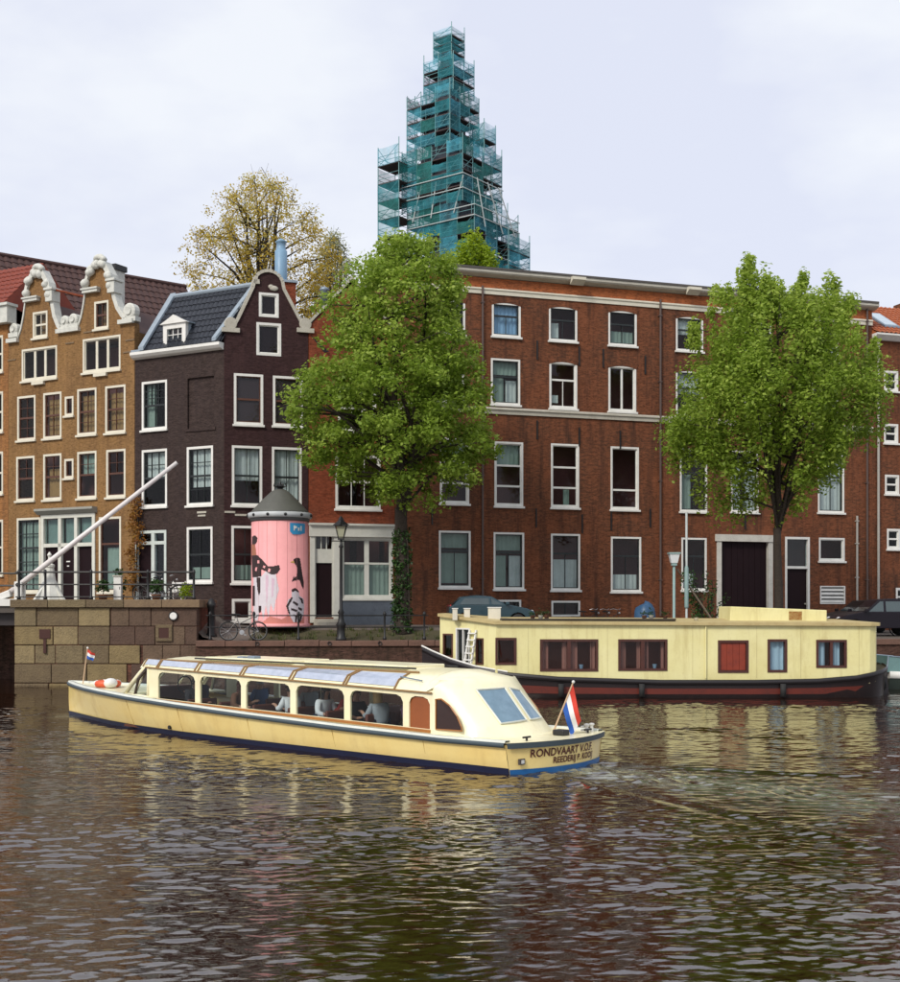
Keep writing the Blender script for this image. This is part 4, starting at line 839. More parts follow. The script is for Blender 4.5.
for ti, (cpx, wx, wy, y0, y1, dpx) in enumerate(tiers):
    # centre in tower-local axes
    dx = (cpx-455)/SC; cx_, cy_ = dx*cos(-th), dx*sin(-th)
    z1, z0 = tz(y0), tz(y1); step = dpx/SC; n = int(round((z1-z0)/step))
    step = (z1-z0)/max(n, 1)
    a0, a1, b0, b1 = cx_-wx/2, cx_+wx/2, cy_-wy/2, cy_+wy/2
    nx_ = max(1, int(round(wx/2.1))); ny_ = max(1, int(round(wy/2.1)))
    per = [(a0+wx*i/nx_, b0) for i in range(nx_)]+[(a1, b0+wy*i/ny_) for i in range(ny_)]+[(a1-wx*i/nx_, b1) for i in range(nx_)]+[(a0, b1-wy*i/ny_) for i in range(ny_)]
    for (x, y) in per: poles.tube([(x, y, z0), (x, y, z1+random.uniform(-.2, .9))], .05, 5)
    if wx > 3: 
        for (x, y) in per: poles.tube([(cx_+(x-cx_)*.78, cy_+(y-cy_)*.78, z0), (cx_+(x-cx_)*.78, cy_+(y-cy_)*.78, z1)], .045, 4)
    for k in range(n):
        z = z0+step*k
        if k or ti == 6:
            e = random.uniform(.0, .06); d_ = MB()
            if ti in (4, 5):                                     # ring walkways round the masonry
                r_ = 1.5; d_.box(a0-e, a1+e, b0-e, b0+r_, z-.05, z+.08); d_.box(a0-e, a1+e, b1-r_, b1+e, z-.05, z+.08); d_.box(a0-e, a0+r_, b0+r_, b1-r_, z-.05, z+.08); d_.box(a1-r_, a1+e, b0+r_, b1-r_, z-.05, z+.08)
            else: d_.box(a0-e, a1+e, b0-e, b1+e, z-.05, z+.08)
            d_.obj('scaffold_deck', DECK, tower)
        for zz in (z+.55, z+1.05):
            if zz < z1: poles.tube([(p[0], p[1], zz) for p in per]+[(per[0][0], per[0][1], zz)], .035, 4)
        for j in range(len(per)):
            p, q = per[j], per[(j+1) % len(per)]
            if random.random() < .6: poles.tube([(p[0], p[1], z), (q[0], q[1], z+step)], .03, 4)
            if random.random() < (.90 if ti not in (6,) else .42):
                s_ = .09; ox = (1 if p[0] > cx_+wx*.49 and q[0] > cx_+wx*.49 else (-1 if p[0] < cx_-wx*.49 and q[0] < cx_-wx*.49 else 0))*s_; oy = (-1 if p[1] < cy_-wy*.49 and q[1] < cy_-wy*.49 else (1 if p[1] > cy_+wy*.49 and q[1] > cy_+wy*.49 else 0))*s_
                f0 = random.choice((0, 0, 0, .2)); f1 = random.choice((.7, .95, 1, 1))
                m = MB(); nn = 4; g0 = z+step*f0; g1 = z+step*f1
                for i in range(nn+1):
                    t = i/nn; x, y = p[0]+(q[0]-p[0])*t+ox, p[1]+(q[1]-p[1])*t+oy; bl = .1*sin(pi*t)*random.uniform(.2, 1); sg = .12*sin(pi*t)*random.random()
                    m.v += [(x, y, g0), (x+ox*bl*6, y+oy*bl*6, (g0+g1)/2), (x, y, g1-sg)]
                for i in range(nn): a = i*3; m.f += [(a, a+3, a+4, a+1), (a+1, a+4, a+5, a+2)]
                m.obj('net_panel', NET[(0, 0, 1, 2)[random.randrange(4)] if ti > 1 else random.choice((0, 2))], tower, fixn=False)
# pale raking braces on the near faces of the lower stage
dx = (463-455)/SC; cx_, cy_ = dx*cos(-th), dx*sin(-th); a0, a1, b0, b1 = cx_-4.6, cx_+4.6, cy_-4.2, cy_+4.2
for t0, t1 in ((.1, .24), (.38, .46), (.72, .86)): pale.tube([(a0+9.2*t0, b0-.25, tz(226)), (a0+9.2*t1, b0-.25, tz(192))], .07, 5)
for t0, t1 in ((.2, .02), (.6, .25), (.9, .5)): pale.tube([(a1+.25, b0+8.4*t0, tz(240)), (a1+.25, b0+8.4*t1, tz(196))], .07, 5)
for py in (222, 232): pale.tube([(a0, b0-.2, tz(py)), (a1+.2, b0-.2, tz(py)), (a1+.2, b1, tz(py))], .06, 5)
for py in (190, 204): pale.tube([(-4.47, -4.1, tz(py)), (4.13, -4.1, tz(py)), (4.13, 3.5, tz(py))], .06, 5)
o = poles.obj('scaffold_tubes', POLE, tower, fixn=False); o['kind'] = 'stuff'
o = pale.obj('raking_tubes', POLEL, tower, fixn=False); o['kind'] = 'stuff'
m = MB(); oc = (0, (463-455)/SC)
def ring(r, z): return r, z
m.lathe([(3.3,0),(3.6,tz(214)),(3.4,tz(210))], (.6, .45, 0), 8); m.lathe([(3.2,tz(216)),(3.0,tz(162)),(2.2,tz(158)),(2.0,tz(120)),(1.9,tz(104)),(1.3,tz(96)),(1.2,tz(70)),(.75,tz(64)),(.4,tz(48)),(.1,tz(40))], (-.7, -.5, 0), 8); m.obj('masonry_core', STN, tower)
for zz in (165, 112, 90): 
    m = MB(); m.lathe([(2.2 if zz == 165 else (1.8 if zz == 112 else 1.3), tz(zz)), (2.3 if zz == 165 else (1.9 if zz == 112 else 1.4), tz(zz)+.3)], (-.6, -.4, 0), 8); m.obj('stone_cornice', STN, tower)

# ================================================================== TREES
BARK = mat('bark', (.045, .033, .024), .95, (.028, .02, .016), 6, bumpv=.8, bscale=16)
LEAFA = leaf_mat('spring_leaves', (.105, .160, .018), (.235, .350, .038), (.43, .54, .10), .5)
LEAFB = leaf_mat('fresh_leaves', (.11, .165, .018), (.245, .360, .040), (.44, .55, .10), .5)
LEAFY = leaf_mat('yellow_buds', (.42, .28, .03), (.60, .45, .07), (.60, .60, .24), .5)
LEAFG = leaf_mat('bright_green_leaves', (.13, .20, .012), (.27, .38, .02), (.40, .50, .04), .5)
LEAFI = leaf_mat('ivy_leaves', (.012, .035, .008), (.025, .065, .012), (.05, .10, .02), .15)
LEAFR = leaf_mat('rusty_leaves', (.14, .04, .012), (.28, .12, .02), (.38, .22, .05), .3)
LEAFW = leaf_mat('pale_buds', (.18, .2, .08), (.36, .38, .18), (.55, .56, .38), .4)
def leaves(C, n_per, spread, size, tone0, rs, up=.8, aspect=.62, vert=.8):
    """leaf blades (two-triangle, folded) around the clump centres C"""
    n = len(C)*n_per; c = np.repeat(C, n_per, 0)
    off = rs.normal(0, 1, (n, 3)); off /= np.linalg.norm(off, axis=1)[:, None]; off *= (rs.random((n, 1))**.45)
    sp = np.repeat(spread, n_per)[:, None] if hasattr(spread, '__len__') else spread
    p = c+off*sp*np.array([1, 1, vert])
    nrm = off*.5+rs.normal(0, .55, (n, 3)); nrm[:, 2] += up; nrm /= np.linalg.norm(nrm, axis=1)[:, None]
    t = rs.normal(0, 1, (n, 3)); t -= nrm*(t*nrm).sum(1)[:, None]; t /= np.linalg.norm(t, axis=1)[:, None]; b = np.cross(nrm, t)
    s = (size*rs.uniform(.6, 1.35, n))[:, None]
    V = np.stack([p-t*s, p-b*s*aspect+nrm*s*.12, p+t*s, p+b*s*aspect+nrm*s*.12], 1).reshape(-1, 3)
    Q = np.arange(4*n).reshape(-1, 4)
    tone = np.clip(np.repeat(tone0, n_per)+rs.normal(0, .17, n), 0, 1)
    return V, Q, tone
def tree(name, label, px0, Y, table, zbase, fork_py, trunk_r, leafm, n_cl, n_per, size, seed, clump=(.42, .75), gaps=.0, group=None, limbs=46, depthf=.85, spikes=(), tone_bias=.0, stems=2, lean=0., hollow=.0, twigs=0, twig_r=.012, vert=.8):
    """crown filled inside the outline table (photo row -> left and right reach at the tree's own distance)"""
    rs = np.random.default_rng(seed); random.seed(seed)
    base = Vector(((px0-450)/F*Y, Y, zbase)); root = thing(name, label, 'tree', base, 0, group)
    sc = F/Y; ys = np.array([t[0] for t in table], float); xl = np.array([t[1] for t in table], float); xr = np.array([t[2] for t in table], float)
    w = (xr-xl); cdf = np.cumsum(np.gradient(ys)*w**1.7); cdf /= cdf[-1]
    C = []; tone = []
    while len(C) < n_cl:
        y = np.interp(rs.random(), np.r_[0, cdf], np.r_[ys[0]-4, ys]); l = np.interp(y, ys, xl); r = np.interp(y, ys, xr)
        a = rs.uniform(0, 2*pi); f = rs.random()**.42
        if f < hollow and rs.random() < .7: continue
        rx = ((r-px0) if cos(a) > 0 else (px0-l)); rd = (r-l)/2*depthf
        x = px0+cos(a)*f*max(rx-9, 2); dY = sin(a)*f*rd/sc
        # keep gaps between boughs
        g = sin(x*.075+seed)+sin(y*.09+dY*1.3+seed*2)+sin(dY*1.9+x*.04)
        if g < -3+gaps*3: continue
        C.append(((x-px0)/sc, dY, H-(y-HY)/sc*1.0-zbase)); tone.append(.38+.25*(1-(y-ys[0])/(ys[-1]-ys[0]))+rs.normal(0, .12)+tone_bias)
    for (sx, sy0, sy1, n) in spikes:
        for k in range(n): t = k/max(1, n-1); C.append(((sx+rs.normal(0, 3)-px0)/sc, rs.normal(0, .6), H-(sy0+(sy1-sy0)*t-HY)/sc-zbase)); tone.append(.7+tone_bias)
    C = np.array(C); spread = rs.uniform(clump[0], clump[1], len(C)); ns = sum(s[3] for s in spikes)
    if ns: spread[-ns:] = rs.uniform(.16, .34, ns)
    V, Q, T = leaves(C, n_per, spread, size, np.array(tone), rs, vert=vert)
    fast_mesh('crown', V, Q, leafm, root, T)
    # trunk and limbs
    m = MB(); zf = H-(fork_py-HY)/sc-zbase
    m.tube([(lean*t*t+.04*sin(5*t), .03*sin(4*t), -.15+(zf+.15)*t) for t in (0, .05, .15, .3, .5, .7, .85, 1)], [trunk_r*k for k in (1.45, 1.2, 1.05, 1, .95, .9, .88, .85)], 12)
    st = []
    ztop = C[:, 2].max()
    for s in range(stems):
        a = 2*pi*s/stems+.3; ex = cos(a)*1.1*(ztop-zf)/9; ey = sin(a)*.9
        pts = [Vector((lean, 0, zf-.1))]+[Vector((lean+ex*t**.8+.12*sin(6*t+s), ey*t**.8, zf+(ztop-zf)*.88*t)) for t in (.08, .18, .3, .45, .6, .8, 1)]
        m.tube(pts, [trunk_r*k for k in (.8, .68, .6, .5, .4, .3, .18, .06)], 8); st.append(pts)
    order = rs.permutation(len(C))[:limbs]
    for i in order:
        e = Vector(C[i]); pts = random.choice(st); cand = [p for p in pts if p.z < e.z-.15*(e.xy-p.xy).length] or [pts[0]]
        s0 = cand[-1] if random.random() < .5 else random.choice(cand); L = (e-s0).length
        mid = s0.lerp(e, .5)+Vector((random.uniform(-.2, .2), random.uniform(-.2, .2), .08*L)); r0 = min(trunk_r*.35, .018*L+.02)
        m.tube([s0, s0.lerp(mid, .5), mid, mid.lerp(e, .5), e], [r0, r0*.8, r0*.6, r0*.4, .012], 5, False)
    for k in range(twigs):
        i = rs.integers(len(C)); e = Vector(C[i]); d = Vector((rs.normal(), rs.normal()*.7, rs.normal()+.9)); d.normalize(); l = rs.uniform(.8, 2.1)
        m.tube([e-d*l*.5, e+Vector((rs.normal()*.06, 0, 0)), e+d*l*.5], [twig_r*1.6, twig_r, twig_r*.4], 4, False)
    m.obj('trunk', BARK, root, True, fixn=False)
    return root
T1 = [(246,368,440),(262,352,462),(282,332,466),(305,312,470),(330,316,476),(352,312,484),(372,290,490),(395,281,497),(420,278,502),(440,279,505),(460,296,504),(478,322,500),(492,345,478),(506,372,440)]
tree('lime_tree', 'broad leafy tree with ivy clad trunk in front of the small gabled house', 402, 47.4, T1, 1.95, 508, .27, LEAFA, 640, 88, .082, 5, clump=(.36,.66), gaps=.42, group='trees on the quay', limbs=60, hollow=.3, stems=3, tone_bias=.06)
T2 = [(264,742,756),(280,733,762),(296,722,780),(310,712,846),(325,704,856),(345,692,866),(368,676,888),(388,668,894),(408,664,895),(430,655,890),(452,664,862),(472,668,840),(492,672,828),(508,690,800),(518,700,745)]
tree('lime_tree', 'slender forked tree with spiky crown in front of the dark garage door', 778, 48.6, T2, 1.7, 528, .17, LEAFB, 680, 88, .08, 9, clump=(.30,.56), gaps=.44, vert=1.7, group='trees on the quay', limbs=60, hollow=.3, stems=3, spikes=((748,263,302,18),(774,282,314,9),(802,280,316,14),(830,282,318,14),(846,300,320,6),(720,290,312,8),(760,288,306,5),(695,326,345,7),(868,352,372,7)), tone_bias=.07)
# trees beyond the houses
TB = [(182,240,290),(194,218,305),(205,204,315),(222,190,328),(240,182,340),(258,173,352),(276,168,356),(300,172,354),(330,180,345)]
tree('budding_tree', 'large tree with sparse yellow spring buds behind the dark house roof', 262, 78, TB, 2.0, 340, .35, LEAFY, 430, 48, .08, 21, clump=(.45, .95), gaps=.42, limbs=60, stems=4, twigs=360, twig_r=.014, tone_bias=-.05)
TC = [(240,320,345),(262,308,360),(290,300,362),(320,305,360)]
tree('budding_tree', 'pale budding tree beside the yellow one behind the small gabled house', 334, 84, TC, 2.0, 330, .22, LEAFW, 120, 40, .08, 23, clump=(.45,.9), gaps=.2, limbs=45, stems=3, twigs=160, twig_r=.014)
TD = [(236,470,480),(246,455,490),(256,442,498),(268,432,506),(285,428,510),(300,428,510)]
tree('bright_tree', 'bright green treetop showing over the cornice of the long brick building', 472, 74, TD, 2.0, 330, .25, LEAFG, 150, 70, .10, 31, gaps=.1, limbs=25)

# ivy on the trunk, creeper on the brown house, shrub by the garage
def foliage_thing(name, label, cat, P, n_per, spread, size, leafm, seed, stems_=None, group=None, base=None):
    rs = np.random.default_rng(seed); base = Vector(base if base else (float(P[:, 0].mean()), float(P[:, 1].mean()), float(P[:, 2].min())))
    root = thing(name, label, cat, base, 0, group); Pl = P-np.array(base)
    V, Q, T = leaves(Pl, n_per, spread, size, np.clip(rs.normal(.5, .2, len(P)), 0, 1), rs, .25); fast_mesh('foliage', V, Q, leafm, root, T)
    m = MB()
    for s in stems_ or []: m.tube([Vector(p)-base for p in s[0]], s[1], 5, False)
    if stems_: m.obj('stem', BARK, root, True, fixn=False)
    return root
rs = np.random.default_rng(3); tb = Vector(((402-450)/F*47.4, 47.4, 1.95)); P = []
for i in range(190):
    z = rs.uniform(0, 3.9); a = rs.uniform(0, 2*pi); r = .33-.02*z; P.append((tb.x+r*cos(a), tb.y+r*sin(a), tb.z+z))
foliage_thing('ivy', 'dense dark green ivy climbing the trunk of the broad tree', 'ivy', np.array(P), 16, .16, .055, LEAFI, 4, [([(tb.x+.3, tb.y-.2, 1.9), (tb.x+.25, tb.y-.2, 4), (tb.x+.2, tb.y-.2, 5.6)], .03)], base=(tb.x, tb.y, tb.z-.05))
P = []
for i in range(90):
    px, py = rs.normal(139, 3.8), rs.uniform(500, 592)
    if py > 548: px = rs.normal(136, 2.4)
    u, z = LL.uz(px, py); P.append(LL.pt(u, -.16-abs(rs.normal(0, .12)), z))
u, z = LL.uz(137, 600)
foliage_thing('creeper', 'rusty brown climbing plant between the brown and the dark house', 'plant', np.array(P), 14, .22, .055, LEAFR, 6, [([LL.pt(u, -.12, 2.98), LL.pt(u+.1, -.12, 5), LL.pt(u+.2, -.14, 7.2)], .035)], base=LL.pt(u, -.15, 3.0))
P = []; sb = at(706, None, 51.0); sb.z = 1.72; st_ = []
for k in range(9):
    a = rs.uniform(-1, 1); e = Vector((sb.x+a*1.0, sb.y+rs.uniform(-.3, .3), sb.z+rs.uniform(1.3, 3.0))); st_.append(([sb, sb.lerp(e, .5)+Vector((.1, 0, .25)), e], [.03, .022, .01]))
    for t in np.linspace(.3, 1, 7): P.append(tuple(sb.lerp(e, t)))
foliage_thing('shrub', 'straggly dark green shrub growing beside the garage door', 'shrub', np.array(P), 13, .26, .06, LEAFI, 8, st_, base=sb)

# ================================================================== STREET FURNITURE
# advertising column
cpos = Vector(((280-450)/F*47.6, 47.6, 2.08)); camd = atan2(-cpos.y, -cpos.x)
colr = thing('advertising_column', 'pink round advertising column with mural and grey conical cap', 'column', cpos, camd+pi/2)
k_ = 47.6/F; R_ = 28.2*k_; zt_ = lambda py: H-(py-HY)*k_-cpos.z
PINK = stained_mat('pink_paint', (.80, .36, .36), (.50, .22, .20), .35, .55, c2=(.76, .32, .33))
MB().lathe([(R_+.06,0),(R_+.06,.14),(R_,.16),(R_,zt_(522)),(R_-.02,zt_(521.8))], n=48).obj('drum', PINK, colr, True)
MB().lathe([(R_+.03,zt_(522)),(R_+.05,zt_(520)),(R_+.05,zt_(519)),(R_+.02,zt_(518.5))], n=48).obj('moulding', mat('grey_metal_dark', (.10,.10,.10), .5), colr, True)
MB().lathe([(R_-.05,zt_(519)),(R_+.13,zt_(518.6)),(R_+.14,zt_(514)),(R_+.10,zt_(513.4)),(R_-.1,zt_(513.3))], n=48).obj('rim', mat('rim_pale', (.52,.54,.55), .5), colr, True)
MB().lathe([(R_+.06,zt_(513.4)),(R_-.02,zt_(511)),(R_*.62,zt_(500)),(R_*.30,zt_(491.5)),(.16,zt_(489.4)),(.02,zt_(489))], n=48).obj('cap', mat('cap_zinc', (.10,.10,.085), .6, (.075,.075,.065), 5), colr, True)
m = MB(); m.lathe([(.15,zt_(489.6)),(.09,zt_(488)),(.16,zt_(486.5)),(.05,zt_(484)),(.02,zt_(481))], n=12)
for i in range(6): a = i*pi/3; m.tube([(.05*cos(a),.05*sin(a),zt_(488)),(.24*cos(a),.24*sin(a),zt_(486)),(.2*cos(a),.2*sin(a),zt_(483.5))], .025, 5)
m.obj('finial', IRON, colr)
for i in range(10):
    a = -pi/2+(i-3.7)*.55; MB().ball(((R_+.14)*cos(a), (R_+.14)*sin(a), zt_(516.2)), .06, 8, 6).obj('stud', IRON, colr)
# mural, laid on the drum as thin painted shapes: photo (px, py) inside polygons
def inside(x, y, poly):
    c = False; j = len(poly)-1
    for i in range(len(poly)):
        (a, b), (d, e) = poly[i], poly[j]
        if (b > y) != (e > y) and x < (d-a)*(y-b)/(e-b)+a: c = not c
        j = i
    return c
def mural(name, mt, polys, lift, holes_=()):
    m = MB(); st = .62; allp = [p for q in polys for p in q]
    x = min(p[0] for p in allp)
    th0 = math.asin(max(-.999, (x-280)/28.3)); th1 = math.asin(min(.999, (max(p[0] for p in allp)-280)/28.3)); da = .022
    y0, y1 = min(p[1] for p in allp), max(p[1] for p in allp); n = int((th1-th0)/da)+1; k = int((y1-y0)/st)+1
    for i in range(n):
        for j in range(k):
            a = th0+da*(i+.5); py = y0+st*(j+.5); px = 280+28.3*sin(a)
            if any(inside(px, py, q) for q in polys) and not any(inside(px, py, q) for q in holes_):
                rr_ = R_+lift; q = []
                for aa, pp in ((a-da/2, py+st/2), (a+da/2, py+st/2), (a+da/2, py-st/2), (a-da/2, py-st/2)): q.append((rr_*sin(aa), -rr_*cos(aa), zt_(pp)))
                m.quad(*q)
    if m.v: return m.obj(name, mt, colr, fixn=False)
for i in range(9):
    a = -pi/2+(i-4.3)*.36; MB().tube([((R_+.001)*cos(a), (R_+.001)*sin(a), .18), ((R_+.001)*cos(a), (R_+.001)*sin(a), zt_(522.4))], .006, 4).obj('poster_seam', mat('seam_pink', (.60,.26,.26), .6), colr)
INK = mat('mural_ink', (.035, .016, .016), .6); MWH = mat('mural_white', (.74, .68, .72), .6); MSK = mat('mural_brown', (.42, .16, .09), .6); MLIL = mat('mural_lilac', (.72, .52, .62), .6)
mural('mural_hair', INK, [[(252.6,537),(256,536.5),(258,539),(257.5,543),(255,546),(252.4,545)]], .004)
mural('mural_neck', MSK, [[(252,545),(255.5,545),(256.5,552),(257,557),(252,557)]], .004)
mural('mural_jacket', INK, [[(252,556),(258,556),(263,561),(268,567),(274,567),(279,566),(280,570),(277,574.5),(272,575.5),(266,572),(262,570),(262,577),(253,578)]], .006, [[(258,561),(260,561),(260,564),(258,564)],[(264,566),(266,567),(265,569),(263,568)],[(269,569),(271,570),(270,573),(268,572)],[(256,568),(258,568),(257,572),(255.5,571)]])
mural('mural_trousers', MWH, [[(254,577),(262,577),(266,572),(276,575),(279,590),(276,600),(274,612),(271,604),(269,617),(266,606),(264,620),(261,607),(258,621),(254,620)]], .003)
mural('mural_trouser_shade', MLIL, [[(266,576),(269,576),(268,598),(266.5,604)],[(272,578),(275,580),(273,598),(271.5,598)]], .005)
mural('mural_drips', INK, [[(257,578),(261,578),(261,592),(259.5,596),(258,590)],[(253,586),(255.5,586),(255.5,606),(253,606)],[(259,606),(262,606),(261.5,612),(259.5,613)]], .006)
mural('mural_fade', mat('mural_rose', (.72,.25,.20), .6), [[(263,622),(270,616),(282,619),(290,614),(298,620),(304,616),(304,624),(263,624)]], .003)
mural('mural_bird', INK, [[(293,560),(296,558.6),(299.5,559),(300.5,565),(302,575),(303.4,583),(303,590),(301,586),(299,580),(294.5,581),(291.5,582),(294,575),(296,567),(294,563.5)]], .004, [[(295,567),(297,568),(296.5,576),(293.5,579),(294,572)]])
mural('mural_beak', mat('mural_yellow', (.75,.45,.12), .6), [[(289.5,563),(293.5,561.6),(294,564)]], .005)
mural('mural_figure', MWH, [[(291,590),(295,588),(298,591),(299,596),(303,599),(304,606),(303,615),(300,622),(293,622),(289,614),(286,606),(288,600),(291.5,597)]], .004)
mural('mural_figure_lines', INK, [[(291,590),(295,588),(298,591),(298,593),(295,591),(292,592.5)],[(286,606),(291,597),(292.4,598),(288,607),(290,614),(288.6,614)],[(293,601),(298,604),(297,606),(292,603)],[(298,597),(302,599),(303,604),(301,603),(300,600)],[(291,608),(297,610),(296.5,612),(290.6,610)],[(298,607),(302,609),(301,611),(297.6,609)],[(293,614),(297,616),(296,622),(294.4,622),(295,617)],[(300,613),(302,615),(300,622),(298.4,622)]], .007)
mural('blue_sign', mat('sign_blue', (.03,.32,.62), .4), [[(289.5,524.5),(304.2,524.5),(304.2,534),(300,535.5),(292,535.5),(289.5,533)]], .02)
mural('sign_mark', WHITE, [[(293,527.2),(294.2,527.2),(294.2,532),(293,532)],[(294,527.2),(296,527.8),(296,529.6),(294,530)],[(297,528.6),(298.6,528.6),(298.6,531.8),(297,531.8)],[(299.6,527),(300.8,527),(300.8,531.8),(299.6,531.8)]], .026)

# street lantern
lx = (341-450)/F*45.8; lt = thing('street_lantern', 'old black cast iron street lantern in front of the shop window', 'street lamp', (lx, 45.8, ground_z(lx, 45.8)-.02)); k_ = 45.8/F
q_ = lambda py: H-(py-HY)*k_-lt.location.z
MB().lathe([(.2,0),(.2,.12),(.15,.18),(.15,.55),(.19,.6),(.11,.75),(.09,1.0),(.12,1.05),(.06,1.2),(.05,q_(548)),(.09,q_(547)),(.04,q_(544)),(.04,q_(540))], n=12).obj('post', IRON, lt, True)
m = MB(); a, b, za, zb_ = .11, .23, q_(538.5), q_(526)
for i in range(4): c_, s_ = cos(pi/4+i*pi/2), sin(pi/4+i*pi/2); m.tube([(a*c_*1.2, a*s_*1.2, za), (b*c_*1.2, b*s_*1.2, zb_)], .018, 4)
m.box(-a, a, -a, a, za-.05, za); m.box(-b, b, -b, b, zb_, zb_+.03); lo = m.obj('lantern_frame', IRON, lt)
m = MB(); m.lathe([(b*1.35,zb_+.03),(b*.9,q_(523)),(.1,q_(520.5)),(.1,q_(519)),(.02,q_(516))], n=4); m.obj('lantern_roof', IRON, lt)
MB().hexa([(-a*.8,-a*.8,za),(a*.8,-a*.8,za),(a*.8,a*.8,za),(-a*.8,a*.8,za),(-b*.8,-b*.8,zb_),(b*.8,-b*.8,zb_),(b*.8,b*.8,zb_),(-b*.8,b*.8,zb_)]).obj('lantern_glass', glass_mat('lantern_glass', (.9,.9,.8)), lt)
MB().tube([(-.35,0,q_(541)),(.35,0,q_(541))], .02, 5).obj('ladder_bar', IRON, lt)

# modern lamp and thin mast beyond the houseboat
def simple_pole(name, label, cat, px, ytop, Y, r, mt, group=None):
    x = (px-450)/F*Y; z = ground_z(x, Y); t = thing(name, label, cat, (x, Y, z-.02), 0, group); h = H-(ytop-HY)*Y/F-z
    MB().lathe([(r*1.6,0),(r*1.6,.3),(r,.35),(r,h)], n=8).obj('pole', mt, t, True); return t, h
TEAL = mat('pale_teal_paint', (.26,.38,.37), .5)
lp, h = simple_pole('street_lamp', 'modern lamp with white square head on pale teal pole beyond the houseboat', 'street lamp', 674, 562.5, 47.6, .055, TEAL)
MB().hexa([(-.12,-.12,h),(.12,-.12,h),(.12,.12,h),(-.12,.12,h),(-.19,-.19,h+.34),(.19,-.19,h+.34),(.19,.19,h+.34),(-.19,.19,h+.34)]).obj('lamp_head', mat('lamp_opal', (.75,.78,.8), .4), lp); MB().box(-.22,.22,-.22,.22,h+.342,h+.4).obj('lamp_cap', TEAL, lp)
MB().box(-.1,.1,-.1,.1,h-.1,h-.002).obj('lamp_collar', TEAL, lp)
mp_, h = simple_pole('mast', 'thin two-tone mast standing beside the modern lamp', 'pole', 686.5, 512, 47.8, .045, mat('mast_grey', (.45,.48,.47), .5))
MB().lathe([(.075,1.2),(.08,1.25),(.08,h*.56),(.05,h*.58)], n=8).obj('sleeve', TEAL, mp_, True)
# slanting plank next to the shrub
a, b = Vector(((677-450)/F*47.9, 47.9, H-(569-HY)*47.9/F)), Vector(((723-450)/F*48.4, 48.4, 1.75))
m = MB().tube([a, a.lerp(b, .5), b], .035, 6); tag(m.obj('gangplank_spar', mat('weathered_wood', (.22,.17,.12), .9)), 'slanting wooden spar leaning against the modern lamp', 'spar')

# low quay fence
fy = lambda x: quay_y(x)+.32
fe = thing('quay_fence', 'low black iron fence along the edge of the quay', 'fence', (-9, fy(-9), 1.62))
for px in (211, 254, 298, 341, 384, 424):
    x = (px-450)/F*45.5; MB().lathe([(.07,0),(.07,.12),(.035,.16),(.035,.92),(.06,.95),(.06,1.02),(.02,1.08)], (x+9, fy(x)-fy(-9), 0), 8).obj('post', IRON, fe, True)
for zz in (.93, .5): MB().tube([(((207-450)/F*45.5)+9, fy(-8.8)-fy(-9), zz), (((428-450)/F*45.5)+9, fy(-.8)-fy(-9), zz)], .024, 6).obj('rail', IRON, fe)
# squat dark street bollards near the corner
for px, lab in ((211.5, 'stout black iron bollard near the corner of the abutment'),):
    x = (px-450)/F*46.2; z = ground_z(x, 46.2); o = MB().lathe([(.2,0),(.2,.1),(.15,.2),(.14,1.1),(.18,1.15),(.18,1.25),(.1,1.4),(.02,1.45)], (x, 46.2, z-.03), 12).obj('bollard', IRON, None, True); tag(o, lab, 'bollard')

